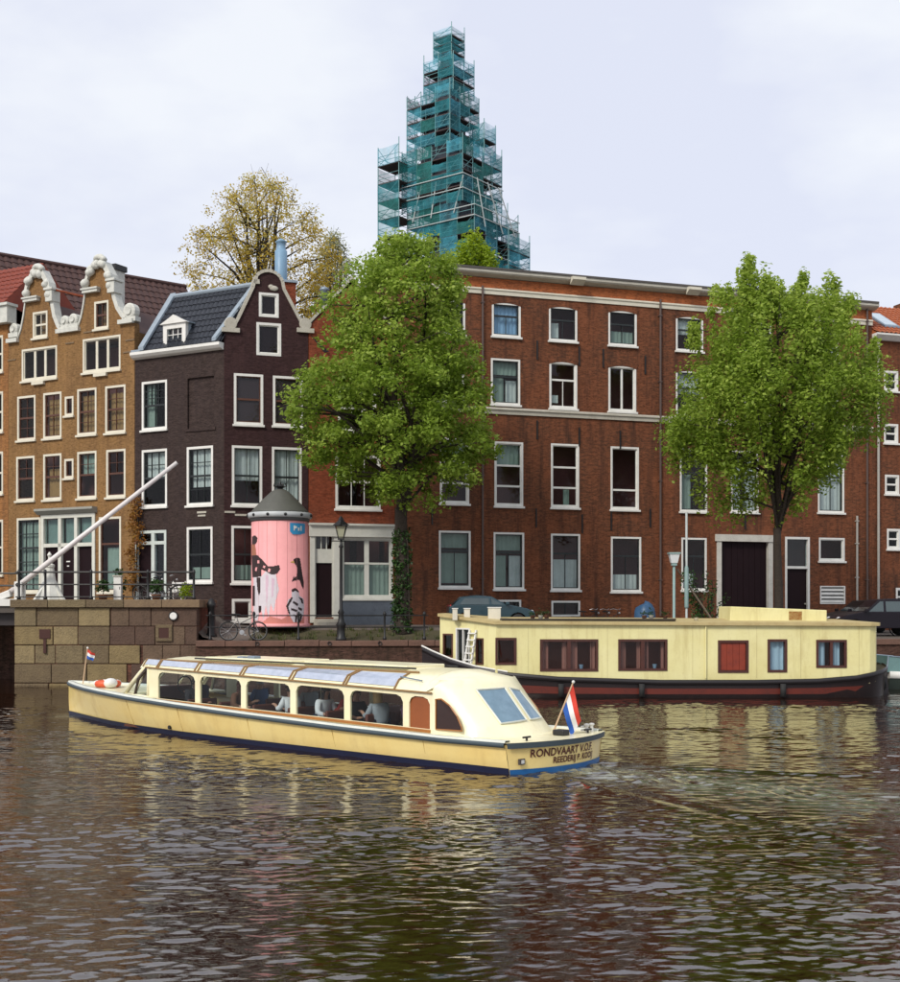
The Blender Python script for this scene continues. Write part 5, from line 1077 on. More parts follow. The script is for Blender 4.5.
# bicycles
def bicycle(name, label, loc, rz, frame_m, group=None, tilt=0):
    b = thing(name, label, 'bicycle', loc, rz, group); b.rotation_euler = (tilt, 0, rz)
    TY_ = mat('tyre_rubber', (.02,.02,.02), .8); CH = mat('dull_chrome', (.45,.45,.45), .35, metal=.8)
    for x in (-.53, .53):
        w = MB().torus((x, 0, .345), .33, .022, 'y', 28, 6).obj('wheel', TY_, b, True); MB().torus((x, 0, .345), .305, .010, 'y', 28, 4).obj('rim', CH, w)
        m = MB()
        for i in range(14): a = i*pi/7; m.tube([(x, 0, .345), (x+.3*cos(a), 0, .345+.3*sin(a))], .003, 3, False)
        m.lathe([(.025,-.05),(.025,.05)], (x, 0, .345), 8, 'y'); m.obj('spokes', CH, w)
        m = MB(); ar = [(x+.37*cos(a), 0, .345+.37*sin(a)) for a in np.linspace(.35*pi if x > 0 else .1*pi, pi*(.95 if x > 0 else .9), 9)]
        for p, q in zip(ar, ar[1:]): m.hexa([(p[0],-.03,p[2]),(q[0],-.03,q[2]),(q[0],.03,q[2]),(p[0],.03,p[2]),(p[0],-.03,p[2]+.01),(q[0],-.03,q[2]+.01),(q[0],.03,q[2]+.01),(p[0],.03,p[2]+.01)])
        m.obj('mudguard', frame_m, b)
    m = MB(); S, Bk, Hd, Hl = (-.22,0,.80), (-.05,0,.30), (.36,0,.86), (.40,0,.68)
    for p, q, r in ((S,Bk,.018),(Bk,Hl,.02),((-.15,0,.6),Hd,.016),((-.53,.06,.345),Bk,.012),((-.53,-.06,.345),Bk,.012),((-.53,.06,.345),(-.2,0,.74),.01),((-.53,-.06,.345),(-.2,0,.74),.01),(Hd,(.53,.06,.345),.014),(Hl,(.53,-.06,.345),.014),(Hd,(.33,0,1.0),.014),(S,(-.25,0,.92),.013)): m.tube([p, q], r, 6)
    m.obj('frame', frame_m, b)
    MB().hexa([(-.40,-.1,.92),(-.12,-.03,.92),(-.12,.03,.92),(-.40,.1,.92),(-.42,-.11,.98),(-.10,-.03,.96),(-.10,.03,.96),(-.42,.11,.98)]).obj('saddle', IRON, b, bevel=.015)
    MB().tube([(.18,-.28,1.02),(.30,-.22,1.06),(.34,0,1.02),(.30,.22,1.06),(.18,.28,1.02)], .012, 6).obj('handlebar', CH, b)
    m = MB(); m.lathe([(.09,-.02),(.09,-.012)], (-.05,0,.30), 14, 'y'); m.tube([(-.05,-.06,.30),(.08,-.06,.20)], .01, 5); m.tube([(-.05,.06,.30),(-.18,.06,.40)], .01, 5); m.box(.04,.13,-.16,-.06,.18,.21); m.box(-.23,-.14,.06,.16,.39,.42); m.obj('crank', CH, b)
    m = MB(); m.box(-.78,-.3,-.07,.07,.735,.75); m.tube([(-.72,.07,.74),(-.53,.07,.345)], .006, 4); m.obj('carrier', IRON, b)
    MB().ball((.45, 0, .88), .05, 8, 6).obj('headlamp', CH, b, True)
    return b
x = (243-450)/F*45.2
b0 = bicycle('bicycle', 'black bicycle leaning on the quay fence below the pink column', (x, quay_y(x)+.10, 1.645), radians(5), mat('pale_frame', (.14,.13,.13), .4), tilt=radians(-5))
b0['label'] = 'old city bicycle with pale frame leaning on the quay fence by the pink column'
GRP = 'bicycles parked against the brick wall'
for i, px in enumerate((590, 602, 614)):
    p = at(px, None, 51.5); bicycle('bicycle', ('dark bicycle by the long brick wall, next to the basement window', 'dark bicycle by the long brick wall, between two other bicycles', 'dark bicycle by the long brick wall, nearest the blue tarpaulin')[i], (p.x, 52+i*.15, 1.72), radians(20+8*i), mat('bike_black', (.03,.03,.03), .4), GRP)
for i, (px, mt) in enumerate(((152, 'bike_black'), (163, 'bike_black'))):
    x = (px-450)/F*47.2; bicycle('bicycle', ('black bicycle standing on the abutment behind the railing, by the creeper', 'black bicycle standing on the abutment beside the white bench')[i], (x, 47.2+.3*i, ground_z(x, 47.2)), radians(-20+30*i), MATS['bike_black'])

# bench, pots and barrier on the abutment
x = (177-450)/F*48; zt0 = ground_z(x, 48)
bn = thing('garden_bench', 'white slatted garden bench by the dark house wall', 'bench', (x, 48, zt0), radians(-12))
for i in range(3): MB().box(-.3,.3,.20,.23,.45+.13*i,.54+.13*i).obj('back_slat', WHITE, bn)
for i in range(4): MB().box(-.3,.3,-.22+.105*i,-.13+.105*i,.40,.43).obj('seat_slat', WHITE, bn)
for sx in (-.27, .24):
    for sy, hh in ((-.2,.6),(.19,.84)): MB().box(sx,sx+.04,sy,sy+.04,0,hh if sy > 0 else .40).obj('leg', WHITE, bn)
    MB().box(sx-.005,sx+.045,-.24,.18,.60,.635).obj('armrest', WHITE, bn); MB().box(sx,sx+.04,-.2,-.16,.4,.6).obj('arm_post', WHITE, bn)
POT = mat('terracotta', (.20,.09,.05), .9)
for i, (px, Y, sz, lm, lab) in enumerate(((186, 47.2, .34, LEAFG, 'small potted plant with fresh green leaves beside the white bench'), (156, 46.6, .28, LEAFI, 'dark green potted plant behind the abutment railing'), (103, 46.6, .30, LEAFI, 'bushy dark potted shrub on the abutment by the shop doors'), (120, 47.5, .32, LEAFI, 'tall potted plant below the brown house window'))):
    x = (px-450)/F*Y; z = ground_z(x, Y); t = thing('potted_plant', lab, 'plant', (x, Y, z))
    MB().lathe([(.12,0),(.17,.26),(.19,.27),(.19,.31),(.16,.31),(.15,.27),(.01,.26)], n=12).obj('pot', POT, t, True)
    rs = np.random.default_rng(40+i); P = np.stack([rs.normal(0, sz*.4, 22), rs.normal(0, sz*.4, 22), .45+rs.random(22)*sz*1.4*(2 if i == 3 else 1)], 1)
    V, Q, T = leaves(P, 16, sz*.4, .05, np.full(22, .5), rs, .3); fast_mesh('foliage', V, Q, lm, t, T); MB().tube([(0,0,.2),(.02,0,.5),(0,.02,.7)], .015, 5).obj('stem', BARK, t)
# white street chairs/boxes near the creeper
x = (118-450)/F*47; z = ground_z(x, 47)
cb = thing('utility_cabinet', 'slim white utility cabinet in front of the brown house window', 'cabinet', (x, 47, z)); MB().box(-.14,.14,-.12,.12,.06,.98).obj('body', WHITE, cb, bevel=.015); MB().box(-.17,.17,-.15,.15,.982,1.03).obj('lid', STONEP, cb); MB().box(-.16,.16,-.14,.14,0,.058).obj('plinth', STONEP, cb); MB().box(.08,.1,-.13,-.12,.5,.6).obj('latch', IRON, cb)
# barrier boom of the bridge and its pedestal
ba = thing('bridge_barrier', 'long white raised barrier boom slanting over the abutment', 'barrier', (at(20, None, 46.2).x, 46.2, 3.13))
p0, p1 = at(8, 594, 46.2), at(177, 462.5, 46.2); o_ = ba.location; d_ = (p1-p0)
BMW = mat('boom_white', (.78,.74,.72), .45, (.66,.58,.56), 4)
MB().tube([p0-o_, p0.lerp(p1, .3)-o_, p1-o_], [.11, .1, .075], 10).obj('boom', BMW, ba, True)
pv = at(20, 585, 46.2)-o_
m = MB(); m.box(pv.x-.14, pv.x+.14, -.24, -.13, -.1, pv.z+.12); m.box(pv.x-.14, pv.x+.14, .13, .24, -.1, pv.z+.12); m.obj('pivot_post', WHITE, ba, bevel=.02)
MB().lathe([(.07,-.3),(.07,.3)], (pv.x, 0, pv.z), 10, 'y').obj('pivot_pin', IRON, ba)
q0 = p0-o_; MB().hexa([(q0.x-.35,-.18,q0.z-.28),(q0.x+.15,-.18,q0.z-.1),(q0.x+.15,.18,q0.z-.1),(q0.x-.35,.18,q0.z-.28),(q0.x-.3,-.18,q0.z+.0),(q0.x+.1,-.18,q0.z+.16),(q0.x+.1,.18,q0.z+.16),(q0.x-.3,.18,q0.z+.0)]).obj('counterweight', WHITE, ba, bevel=.03)
px = 49.5; x = (px-450)/F*46.8; pz = ground_z(x, 46.8); pd = thing('bridge_pedestal', 'white flared pedestal with knob under the barrier boom', 'pedestal', (x, 46.8, pz)); kk = 46.8/F
zq = lambda py: H-(py-HY)*kk-pz
MB().lathe([(.62,0),(.58,.1),(.40,.5),(.24,.85),(.17,zq(568)),(.20,zq(567)),(.20,zq(565)),(.06,zq(563)),(.05,zq(557)),(.09,zq(555)),(.02,zq(552))], n=10).obj('body', mat('chalk_white', (.72,.72,.66), .6, (.58,.58,.52), 4), pd)
for i in range(4):
    a = pi/4+i*pi/2+.3; MB().hexa([(.3*cos(a)-.06*sin(a), .3*sin(a)+.06*cos(a), 0),(.3*cos(a)+.06*sin(a), .3*sin(a)-.06*cos(a), 0),(.85*cos(a)+.06*sin(a), .85*sin(a)-.06*cos(a), 0),(.85*cos(a)-.06*sin(a), .85*sin(a)+.06*cos(a), 0),(.25*cos(a)-.05*sin(a), .25*sin(a)+.05*cos(a), .7),(.25*cos(a)+.05*sin(a), .25*sin(a)-.05*cos(a), .7),(.78*cos(a)+.05*sin(a), .78*sin(a)-.05*cos(a), .1),(.78*cos(a)-.05*sin(a), .78*sin(a)+.05*cos(a), .1)]).obj('foot', MATS['chalk_white'], pd)

# ================================================================== CARS
def car(name, label, loc, rz, paint, L=3.7, Wd=1.62, Hc=1.46, group=None):
    """front towards +x; origin on the ground at the middle"""
    c = thing(name, label, 'car', loc, rz, group); h = L/2; w = Wd/2
    wx = (h-.70, -h+.62); R = .30
    def arch(x): return [(x+(R+.05)*cos(t), .30+(R+.05)*sin(t)) for t in np.linspace(0, pi, 9)]
    low = [(h-.05,.28)]+arch(wx[0])+arch(wx[1])+[(-h+.04,.28),(-h,.45),(-h+.02,.86),(-h+.16,.93),(h-1.05,.95),(h-.35,.80),(h-.06,.68),(h,.45)]
    body = MB(); n = len(low)
    secs = ((-w,.95,-.03),(-w+.05,1.,0),(w-.05,1.,0),(w,.95,-.03))
    for y, sx, dz in ((-w,.985,-.0),(-w+.08,1,.015),(w-.08,1,.015),(w,.985,-.0)):
        body.v += [(px*sx, y, pz+(dz if pz > .5 else 0)) for px, pz in low]
    for s in range(3): body.f += [(s*n+i, s*n+(i+1)%n, (s+1)*n+(i+1)%n, (s+1)*n+i) for i in range(n)]
    body.f += [tuple(range(n-1,-1,-1)), tuple(range(3*n, 4*n))]
    bo = body.obj('body', paint, c, bevel=.02)
    # greenhouse
    B0, B1, T0, T1 = h-1.12, -h+.12, h-1.72, -h+.5; wb, wt = w-.06, w-.24
    G = [(B0,.93),(T0,Hc-.05),((T0+T1)/2,Hc),(T1,Hc-.06),(B1,.91)]
    gh = MB()
    for y0, y1 in ((-1,1),):
        V = []
        for x, z in G:
            f = (z-.92)/(Hc-.92); ww = wb+(wt-wb)*f; V += [(x,-ww,z),(x,ww,z)]
        gh.add(V, [(0,1,3,2),(2,3,5,4),(4,5,7,6),(6,7,9,8),(0,2,4,6,8),(9,7,5,3,1)])
    gh.obj('cabin', paint, c, bevel=.03)
    CG = mat('car_glass', (.05,.075,.08), .08, spec=.9)
    def gp(x, z, s, o=.012): f = (z-.92)/(Hc-.92); return (x, s*(wb+(wt-wb)*f+o), z)
    for s in (-1, 1):
        for a, b, a2, b2 in ((B0-.16, -.02, T0-.05, -.05), (-.12, B1+.30, -.14, T1+.12)):
            q = [gp(a,.96,s), gp(b,.96,s), gp(b2,Hc-.12,s), gp(a2,Hc-.12,s)]; MB().quad(*q).obj('side_window', CG, c, fixn=False)
        MB().hexa([(h-1.2,s*(w+.02),.95),(h-1.05,s*(w+.02),.95),(h-1.05,s*(w+.16),.95),(h-1.2,s*(w+.16),.95),(h-1.2,s*(w+.02),1.07),(h-1.08,s*(w+.02),1.07),(h-1.08,s*(w+.16),1.07),(h-1.2,s*(w+.16),1.07)]).obj('mirror', paint, c, bevel=.02)
        MB().ball((h-.14, s*(w-.26), .66), .13, 10, 7, (.7,1.3,.75)).obj('headlight', mat('headlight_lens', (.7,.72,.74), .15), c, True)
        MB().ball((-h+.08, s*(w-.16), .82), .12, 8, 6, (.4,.7,1.3)).obj('tail_light', mat('tail_red', (.35,.015,.012), .25), c, True)
        for x in wx:
            wh = MB().lathe([(.15,-.09),(R-.03,-.095),(R,-.06),(R,.06),(R-.03,.095),(.15,.09)], (x, s*(w-.12), R), 20, 'y').obj('wheel', mat('tyre_rubber', (.02,.02,.02)), c, True)
            mm = MB().lathe([(.03,-.03),(.19,-.02),(.19,.02),(.03,.03)], (x, s*(w-.055), R), 16, 'y')
            for k in range(5): a = k*2*pi/5; mm.tube([(x+.03*cos(a), s*(w-.02), R+.03*sin(a)), (x+.17*cos(a), s*(w-.025), R+.17*sin(a))], .025, 4)
            mm.obj('rim', mat('alloy', (.5,.5,.5), .3, metal=.8), wh)
            MB().torus((x, s*(w-.04), .31), R+.06, .03, 'y', 20, 6).obj('wheel_arch', IRON, c)
    def lerpq(p, q, o): return [(x+o[0], y, z+o[1]) for x, y, z in (p[0], p[1], q[1], q[0])]
    wsb, wst = wb-.08, wt-.05
    MB().quad((B0-.06+.02,-wsb,.98),(B0-.06+.02,wsb,.98),(T0+.03,wst,Hc-.10),(T0+.03,-wst,Hc-.10)).obj('windscreen', CG, c, fixn=False)
    MB().quad((B1+.05-.03,-wsb,.99),(B1+.05-.03,wsb,.99),(T1-.05,wst,Hc-.12),(T1-.05,-wst,Hc-.12)).obj('rear_window', CG, c, fixn=False)
    MB().box(h-.1, h+.03, -w+.1, w-.1, .3, .45).obj('bumper', IRON, c, bevel=.03); MB().box(-h-.03, -h+.1, -w+.1, w-.1, .32, .48).obj('bumper', IRON, c, bevel=.03)
    return c
p = at(488, None, 49.2); car('parked_car', 'teal blue hatchback parked on the quay behind the bow of the houseboat', (p.x+.1, 49.2, ground_z(p.x, 49.2)), radians(4), mat('teal_car_paint', (.012,.044,.060), .3, coat=.4), L=3.4, Hc=1.33)
p = at(872, None, 49.9); car('parked_car', 'black hatchback parked on the quay behind the stern of the houseboat', (p.x+.15, 49.9, ground_z(p.x, 49.9)), radians(183), mat('black_car_paint', (.008,.005,.010), .35, spec=.3), L=3.7, Hc=1.48)
p = at(846, None, 54.2); car('parked_car', 'dark grey car parked by the brick wall behind the black hatchback', (p.x+.9, 54.6, ground_z(p.x, 54)), radians(196), mat('grey_car_paint', (.015,.012,.013), .35, spec=.3), L=3.8)
# blue tarpaulin over something the size of a scooter
p = at(644.5, None, 48.5); zg = ground_z(p.x, 48.5); t = thing('covered_scooter', 'scooter under a blue tarpaulin behind the houseboat', 'scooter', (p.x, 48.5, zg))
V = []; m = MB(); nz_, na = 8, 20; rs = np.random.default_rng(77)
prof_ = [(1.05,0),(1.0,.25),(.95,.55),(.92,.85),(.85,1.05),(.68,1.2),(.4,1.30),(.02,1.34)]
for i, (r, z) in enumerate(prof_):
    for j in range(na): a = 2*pi*j/na; f = 1+.07*sin(5*a+i)+.05*rs.normal()*(i < 6); m.v.append((.44*r*f*cos(a), .75*r*f*sin(a)*.6, z*(1+.05*cos(a))*1.0))
m.f = [(i*na+j, i*na+(j+1)%na, (i+1)*na+(j+1)%na, (i+1)*na+j) for i in range(7) for j in range(na)]+[tuple(range(7*na, 8*na))]
m.obj('tarpaulin', mat('blue_tarp', (.035,.095,.19), .45, (.02,.06,.13), 5), t, True)
for sx in (-.3, .3): MB().torus((sx, 0, .22), .18, .05, 'y', 16, 6).obj('wheel', MATS['tyre_rubber'], t)

# ================================================================== HOUSEBOAT
HB = thing('houseboat', 'long cream houseboat with black and red hull moored along the quay', 'houseboat', (6.62, 39.4, 0)); KH = 39.65
hx = lambda px, Y=KH: (px-450)/F*Y-6.62
hz = lambda py, Y=KH: H-(py-HY)*Y/F
CR = stained_mat('houseboat_cream', (.76,.71,.37), (.42,.32,.12), .45, .45, c2=(.70,.64,.30)); 
HULLB = mat('hull_black', (.016,.010,.011), .35, (.026,.014,.013), 1.5); HULLR = mat('hull_rust_red', (.14,.022,.013), .5, (.085,.018,.013), 2.5)
# hull stations: x, half-beam at gunwale, half-beam at waterline, gunwale height
B_ = 2.05
st = [(-7.55,.04,.02,1.55),(-7.2,.5,.22,1.40),(-6.6,1.05,.75,1.17),(-5.8,1.6,1.35,.95),(-4.8,1.95,1.8,.79),(-3.2,2.05,2.0,.66),(0,2.07,2.03,.56),(3,2.07,2.03,.56),(5,2.07,2.0,.60),(6.2,2.05,1.9,.70),(6.75,1.98,1.7,.80),(7.15,1.7,1.35,.88),(7.45,1.2,.85,.95),(7.62,.5,.3,1.0),(7.66,.03,.02,1.01)]
def loft(levels, name, mt, par, cap=None):
    """levels: list of functions station -> (halfbeam, z); both sides"""
    for_s = MB(); n = len(levels)
    for s in (1, -1):
        b = len(for_s.v)
        for q in st:
            for lv in levels: hb, z = lv(q); for_s.v.append((q[0], B_+s*hb, z))
        for_s.f += [(b+i*n+j, b+(i+1)*n+j, b+(i+1)*n+j+1, b+i*n+j+1) for i in range(len(st)-1) for j in range(n-1)]
    return for_s.obj(name, mt, par, True)
def hb_at(q, f): return q[2]+(q[1]-q[2])*f
loft([lambda q: (q[2]*.8, -.5), lambda q: (q[2], -.02), lambda q: (hb_at(q, .5), q[3]*.5), lambda q: (q[1], q[3])], 'hull', HULLB, HB)
loft([lambda q: (hb_at(q, .12)+.012, q[3]*.15+.03), lambda q: (hb_at(q, .45)+.014, q[3]*.52)], 'red_band', HULLR, HB)
loft([lambda q: (q[1]+.0, q[3]-.16), lambda q: (q[1]+.05, q[3]-.14), lambda q: (q[1]+.05, q[3]+.0), lambda q: (q[1]-.03, q[3]+.012)], 'gunwale', mat('gunwale_black', (.012,.009,.01), .4), HB)
m = MB()
for q in st: m.v += [(q[0], B_-max(q[1]-.05,.0), q[3]-.05), (q[0], B_+max(q[1]-.05,.0), q[3]-.05)]
m.f = [(2*i, 2*i+2, 2*i+3, 2*i+1) for i in range(len(st)-1)]; m.obj('deck', mat('hull_deck', (.10,.085,.05), .8), HB)
# cabin front wall, pixel windows
yw = .16
xa, xb = hx(496), hx(869)
zTl, zTr = hz(624.5), hz(626)
hw = [(493.5+2,638,516,664.5,'brown'),(540,639.5,597.5,671,'double'),(618,639.5,666.5,670.5,'double'),(717.5,640.5,747.5,672.5,'shutter'),(767,639.5,786,672,'curt'),(815.5,640,845.5,667.5,'curt2')]
holes = [(hx(a), hx(c), hz(d), hz(b)) for a, b, c, d, _ in hw]
m = MB(); prof2 = [(xa, zTl), (xb, zTr)]; wall_front(m, prof2, .45, holes, rev=.08, T=.09, y=yw)
# rounded stern end and back wall, all one cabin
xe = hx(876, 40.3)
for (x0, y0, x1, y1) in ((xb, yw, xb+.22, yw+.12), (xb+.22, yw+.12, xe, yw+.7), (xe, yw+.7, xe+.02, 3.4), (xe+.02, 3.4, xb, 3.95), (xb, 3.95, xa-1.0, 3.95)):
    m.quad((x0,y0,.5),(x1,y1,.5),(x1,y1,zTr),(x0,y0,zTr))
# angled bow end
xl, yl = hx(440, 41.3), 1.9; zLt = hz(616.5, 41.3)
m.obj('cabin', CR, HB)
ang = atan2(yw-yl, xa-xl); wlen = sqrt((xa-xl)**2+(yw-yl)**2)
def fx(px):                                             # pixel to distance along the angled wall
    k = (px-450)/F; X0, Y0 = xl+6.62, yl+39.4; dx, dy_ = cos(ang), sin(ang); return (k*Y0-X0)/(dx-k*dy_)
def fz(px, py): Y = 39.4+yl+fx(px)*sin(ang); return H-(py-HY)*Y/F
def ang_obj(mb, name, mt, par): o = mb.obj(name, mt, par); o.location = (xl, yl, 0); o.rotation_euler = (0, 0, ang); return o
ah = [(fx(443.3), fx(452.8), fz(448, 657), fz(448, 634)), (fx(456), fx(470), fz(463, 664), fz(463, 628)), (fx(476), fx(483.5), fz(480, 664.5), fz(480, 638.5))]
m = MB(); wall_front(m, [(0, zLt), (wlen, zTl)], .75, ah, rev=.08, T=.09); ang_obj(m, 'bow_wall', CR, HB)
m = MB(); m.quad((xl,yl,.6),(xl+.3,3.95,.6),(xl+.3,3.95,zLt),(xl,yl,zLt)); m.quad((xl+.3,3.95,.6),(xa-1,3.95,.6),(xa-1,3.95,zLt),(xl+.3,3.95,zLt)); m.obj('back_wall', CR, HB)
for i, h in enumerate(ah):
    if i == 1:
        mm = MB(); frame4(mm, h[0], h[1], h[2], h[3], .05, -.02, .08); mm.box((h[0]+h[1])/2-.02, (h[0]+h[1])/2+.02, -.01, .07, h[2], h[3]); d_ = ang_obj(mm, 'door', WHITE, HB); MB().box(h[0]+.05, h[1]-.05, .06, .07, h[2]+.05, h[3]-.05).obj('pane', GLASS, d_)
    else:
        mm = MB(); frame4(mm, h[0]-.01, h[1]+.01, h[2]-.01, h[3]+.01, .05, -.02, .08); d_ = ang_obj(mm, 'window', BROWNSASH, HB); MB().box(h[0]+.04, h[1]-.04, .04, .05, h[2]+.04, h[3]-.04).obj('pane', GLASS, d_)
# white step ladder hung on the bow wall
mm = MB(); a, b = fx(470), fx(477.5); zt, z0 = fz(473, 630), fz(473, 663)
for s in (a, b-.05): mm.hexa([(s,-.30,z0),(s+.05,-.30,z0),(s+.05,-.24,z0),(s,-.24,z0),(s,-.06,zt),(s+.05,-.06,zt),(s+.05,-.0,zt),(s,-.0,zt)])
for k in range(5): f = (k+.5)/5; mm.box(a, b, -.30+.24*f-.03, -.30+.24*f+.06, z0+(zt-z0)*f-.02, z0+(zt-z0)*f+.02)
lad = ang_obj(mm, 'ladder', WHITE, None); lad.location = (xl+6.62, yl+39.4, 0); tag(lad, 'white step ladder leaning on the bow wall of the houseboat', 'ladder')
HBW = mat('houseboat_window_wood', (.075,.020,.012), .45, (.045,.013,.01), 6)
for (a, b, c, d, kind), h in zip(hw, holes):
    mm = MB(); frame4(mm, h[0]-.008, h[1]+.008, h[2]-.008, h[3]+.008, .075, yw-.025, yw+.08)
    if kind == 'double': uc = h[0]+(h[1]-h[0])*.5; mm.box(uc-.06, uc+.06, yw-.02, yw+.08, h[2]+.07, h[3]-.07)
    if kind == 'curt2': uc = (h[0]+h[1])/2; mm.box(uc-.045, uc+.045, yw-.02, yw+.08, h[2]+.07, h[3]-.07)
    wo = mm.obj('window', HBW, HB)
    if kind == 'shutter':
        for k in range(4): w_ = (h[1]-h[0]-.15)/4; MB().box(h[0]+.075+w_*k+.004, h[0]+.075+w_*(k+1)-.004, yw+.03, yw+.06, h[2]+.075, h[3]-.075).obj('board', mat('red_shutter', (.26,.035,.012), .5, (.15,.02,.01), 4), wo)
        continue
    halves = [(h[0]+.07, h[1]-.07)] if kind in ('brown', 'curt') else [(h[0]+.07, (h[0]+h[1])/2-.05), ((h[0]+h[1])/2+.05, h[1]-.07)]
    for q0, q1 in halves: MB().quad((q0,yw+.04,h[2]+.07),(q1,yw+.04,h[2]+.07),(q1,yw+.043,h[3]-.07),(q0,yw+.043,h[3]-.07)).obj('pane', GLASS, wo, fixn=False)
    if kind == 'double':
        for q0, q1 in halves: curtain(q0+.01, q0+(q1-q0)*random.uniform(.16,.3), h[2]+.05, h[3]-.05, yw+.16, mat('rose_curtain', (.30,.12,.09), .9), wo, .03); curtain(q1-(q1-q0)*.2, q1-.01, h[2]+.05, h[3]-.05, yw+.16, mat('rose_curtain', (.30,.12,.09), .9), wo, .03)
        MB().lathe([(.05,h[2]+.07),(.07,h[2]+.2),(.04,h[2]+.2)], (halves[1][0]+.35, yw+.13, 0), 10).obj('vase', mat('vase_blue', (.2,.3,.4), .4), wo)
    if kind == 'curt': curtain(h[0]+.08, h[1]-.08, h[2]+.05, h[3]-.05, yw+.16, mat('blue_white_curtain', (.42,.56,.66), .9), wo, .03)
    if kind == 'curt2':
        for q0, q1 in halves: curtain(q0+.02, q0+(q1-q0)*.72, h[2]+.05, h[3]-.05, yw+.16, mat('blue_white_curtain', (.42,.56,.66)), wo, .03)
m = MB(); m.quad((xa-.5,1.1,.6),(xb,1.1,.6),(xb,1.1,zTr-.05),(xa-.5,1.1,zTr-.05)); m.obj('inner_wall', mat('houseboat_wood', (.26,.055,.025), .7), HB)
# wall plate joints and a rain pipe on the cabin front
for px in (528, 607, 692, 756, 800, 858): MB().box(hx(px)-.007, hx(px)+.007, yw-.006, yw+.01, .62, zTr-.02).obj('plate_joint', stained_mat('joint_cream', (.60,.54,.28), (.35,.26,.10), .6), HB)
MB().tube([(hx(705), yw-.05, .62), (hx(705), yw-.05, zTr)], .025, 6).obj('rain_pipe', CR, HB)
for px in (560, 640, 780): MB().tube([(hx(px), -.13, .05), (hx(px), -.12, .45)], .09, 10).obj('fender', MATS['tyre_rubber'], HB, True)
# roof slab with overhang
poly = [(xl-.08,yl-.1,zLt),(xa-.03,yw-.12,zTl),(xb,yw-.12,zTr),(xb+.3,yw,zTr),(xe+.1,yw+.62,zTr),(xe+.12,3.5,zTr),(xb,4.05,zTr),(xa-1,4.05,zTl),(xl+.2,4.05,zLt)]
m = MB(); n = len(poly); m.v = [(x,y,z+.002) for x,y,z in poly]+[(x,y,z+.10) for x,y,z in poly]; cx = len(m.v); m.v += [(0,2.1,zTr+.24),(xa+.2,2.1,zTl+.22),(xb-.5,2.1,zTr+.2)]
m.f = [(i,(i+1)%n,n+(i+1)%n,n+i) for i in range(n)]+[tuple(range(n-1,-1,-1))]
tri = lambda i, j, k: m.f.append((i,j,k))
tri(n+0,n+1,cx+1); tri(n+1,cx,cx+1); m.f.append((n+1,n+2,cx+2,cx)); tri(n+2,n+3,cx+2); tri(n+3,n+4,cx+2); tri(n+4,n+5,cx+2); tri(n+5,n+6,cx+2); m.f.append((n+6,n+7,cx,cx+2)); m.f.append((n+7,cx+1,cx)); tri(n+7,n+8,cx+1); tri(n+8,n+0,cx+1)
m.obj('roof', mat('cabin_roof', (.52,.42,.20), .7, (.36,.26,.11), 1.3, bumpv=.1), HB)
# raised skylight box with rust stain, dark roof rail, vents
x0, x1 = hx(728.5, 40.6), hx(825, 40.6); z0 = zTr+.06; z1 = hz(606.5, 40.6)
m = MB(); m.hexa([(x0,1.0,z0),(x1,1.0,z0),(x1,2.8,z0),(x0,2.8,z0),(x0+.03,1.0,z1),(x1,1.0,z1-.12),(x1,2.8,z1-.12),(x0+.03,2.8,z1)]); sb_ = m.obj('roof_box', CR, HB, bevel=.02)
xs_ = hx(794, 40.6); MB().box(xs_-.22, xs_+.2, .992, 1.0, z0+.12, z1-.16).obj('rust_stain', mat('rust_stain', (.26,.10,.02), .9, (.5,.40,.16), 9), sb_)
MB().box(x0-.04, x1+.06, .94, 2.86, z1+.002, z1+.035).obj('roof_box_lid', mat('cabin_roof', (.52,.42,.20)), sb_).rotation_euler = (0, 0, 0)
bpy.data.objects.remove([o for o in bpy.data.objects if o.name.startswith('roof_box_lid')][0])
RD = mat('roof_deck_dark', (.06,.05,.035), .9, (.04,.03,.02), 4)
MB().box(hx(502), hx(676), .35, 1.6, zTl+.10, zTl+.17).obj('roof_deck', RD, HB)
m = MB(); m.tube([(hx(500),.25,zTl+.16),(hx(676),.25,zTl+.16)], .03, 6); m.obj('roof_rail', RD, HB)
for a, b, y0_, y1_ in ((452.5,457.5,609,616.5),(464,470,609,617),(488,500.5,608,620)):
    k0, k1 = hx(a,40.7), hx(b,40.7); o = MB().box(k0, k1, 1.05, 1.35, zTl+.12, hz(y0_,40.7)); m = o.obj('roof_vent', CREAMP, HB, bevel=.015); MB().box(k0-.02, k1+.02, 1.03, 1.37, hz(y0_,40.7)+.002, hz(y0_,40.7)+.03).obj('vent_lid', WHITE, m)
rs = np.random.default_rng(5)
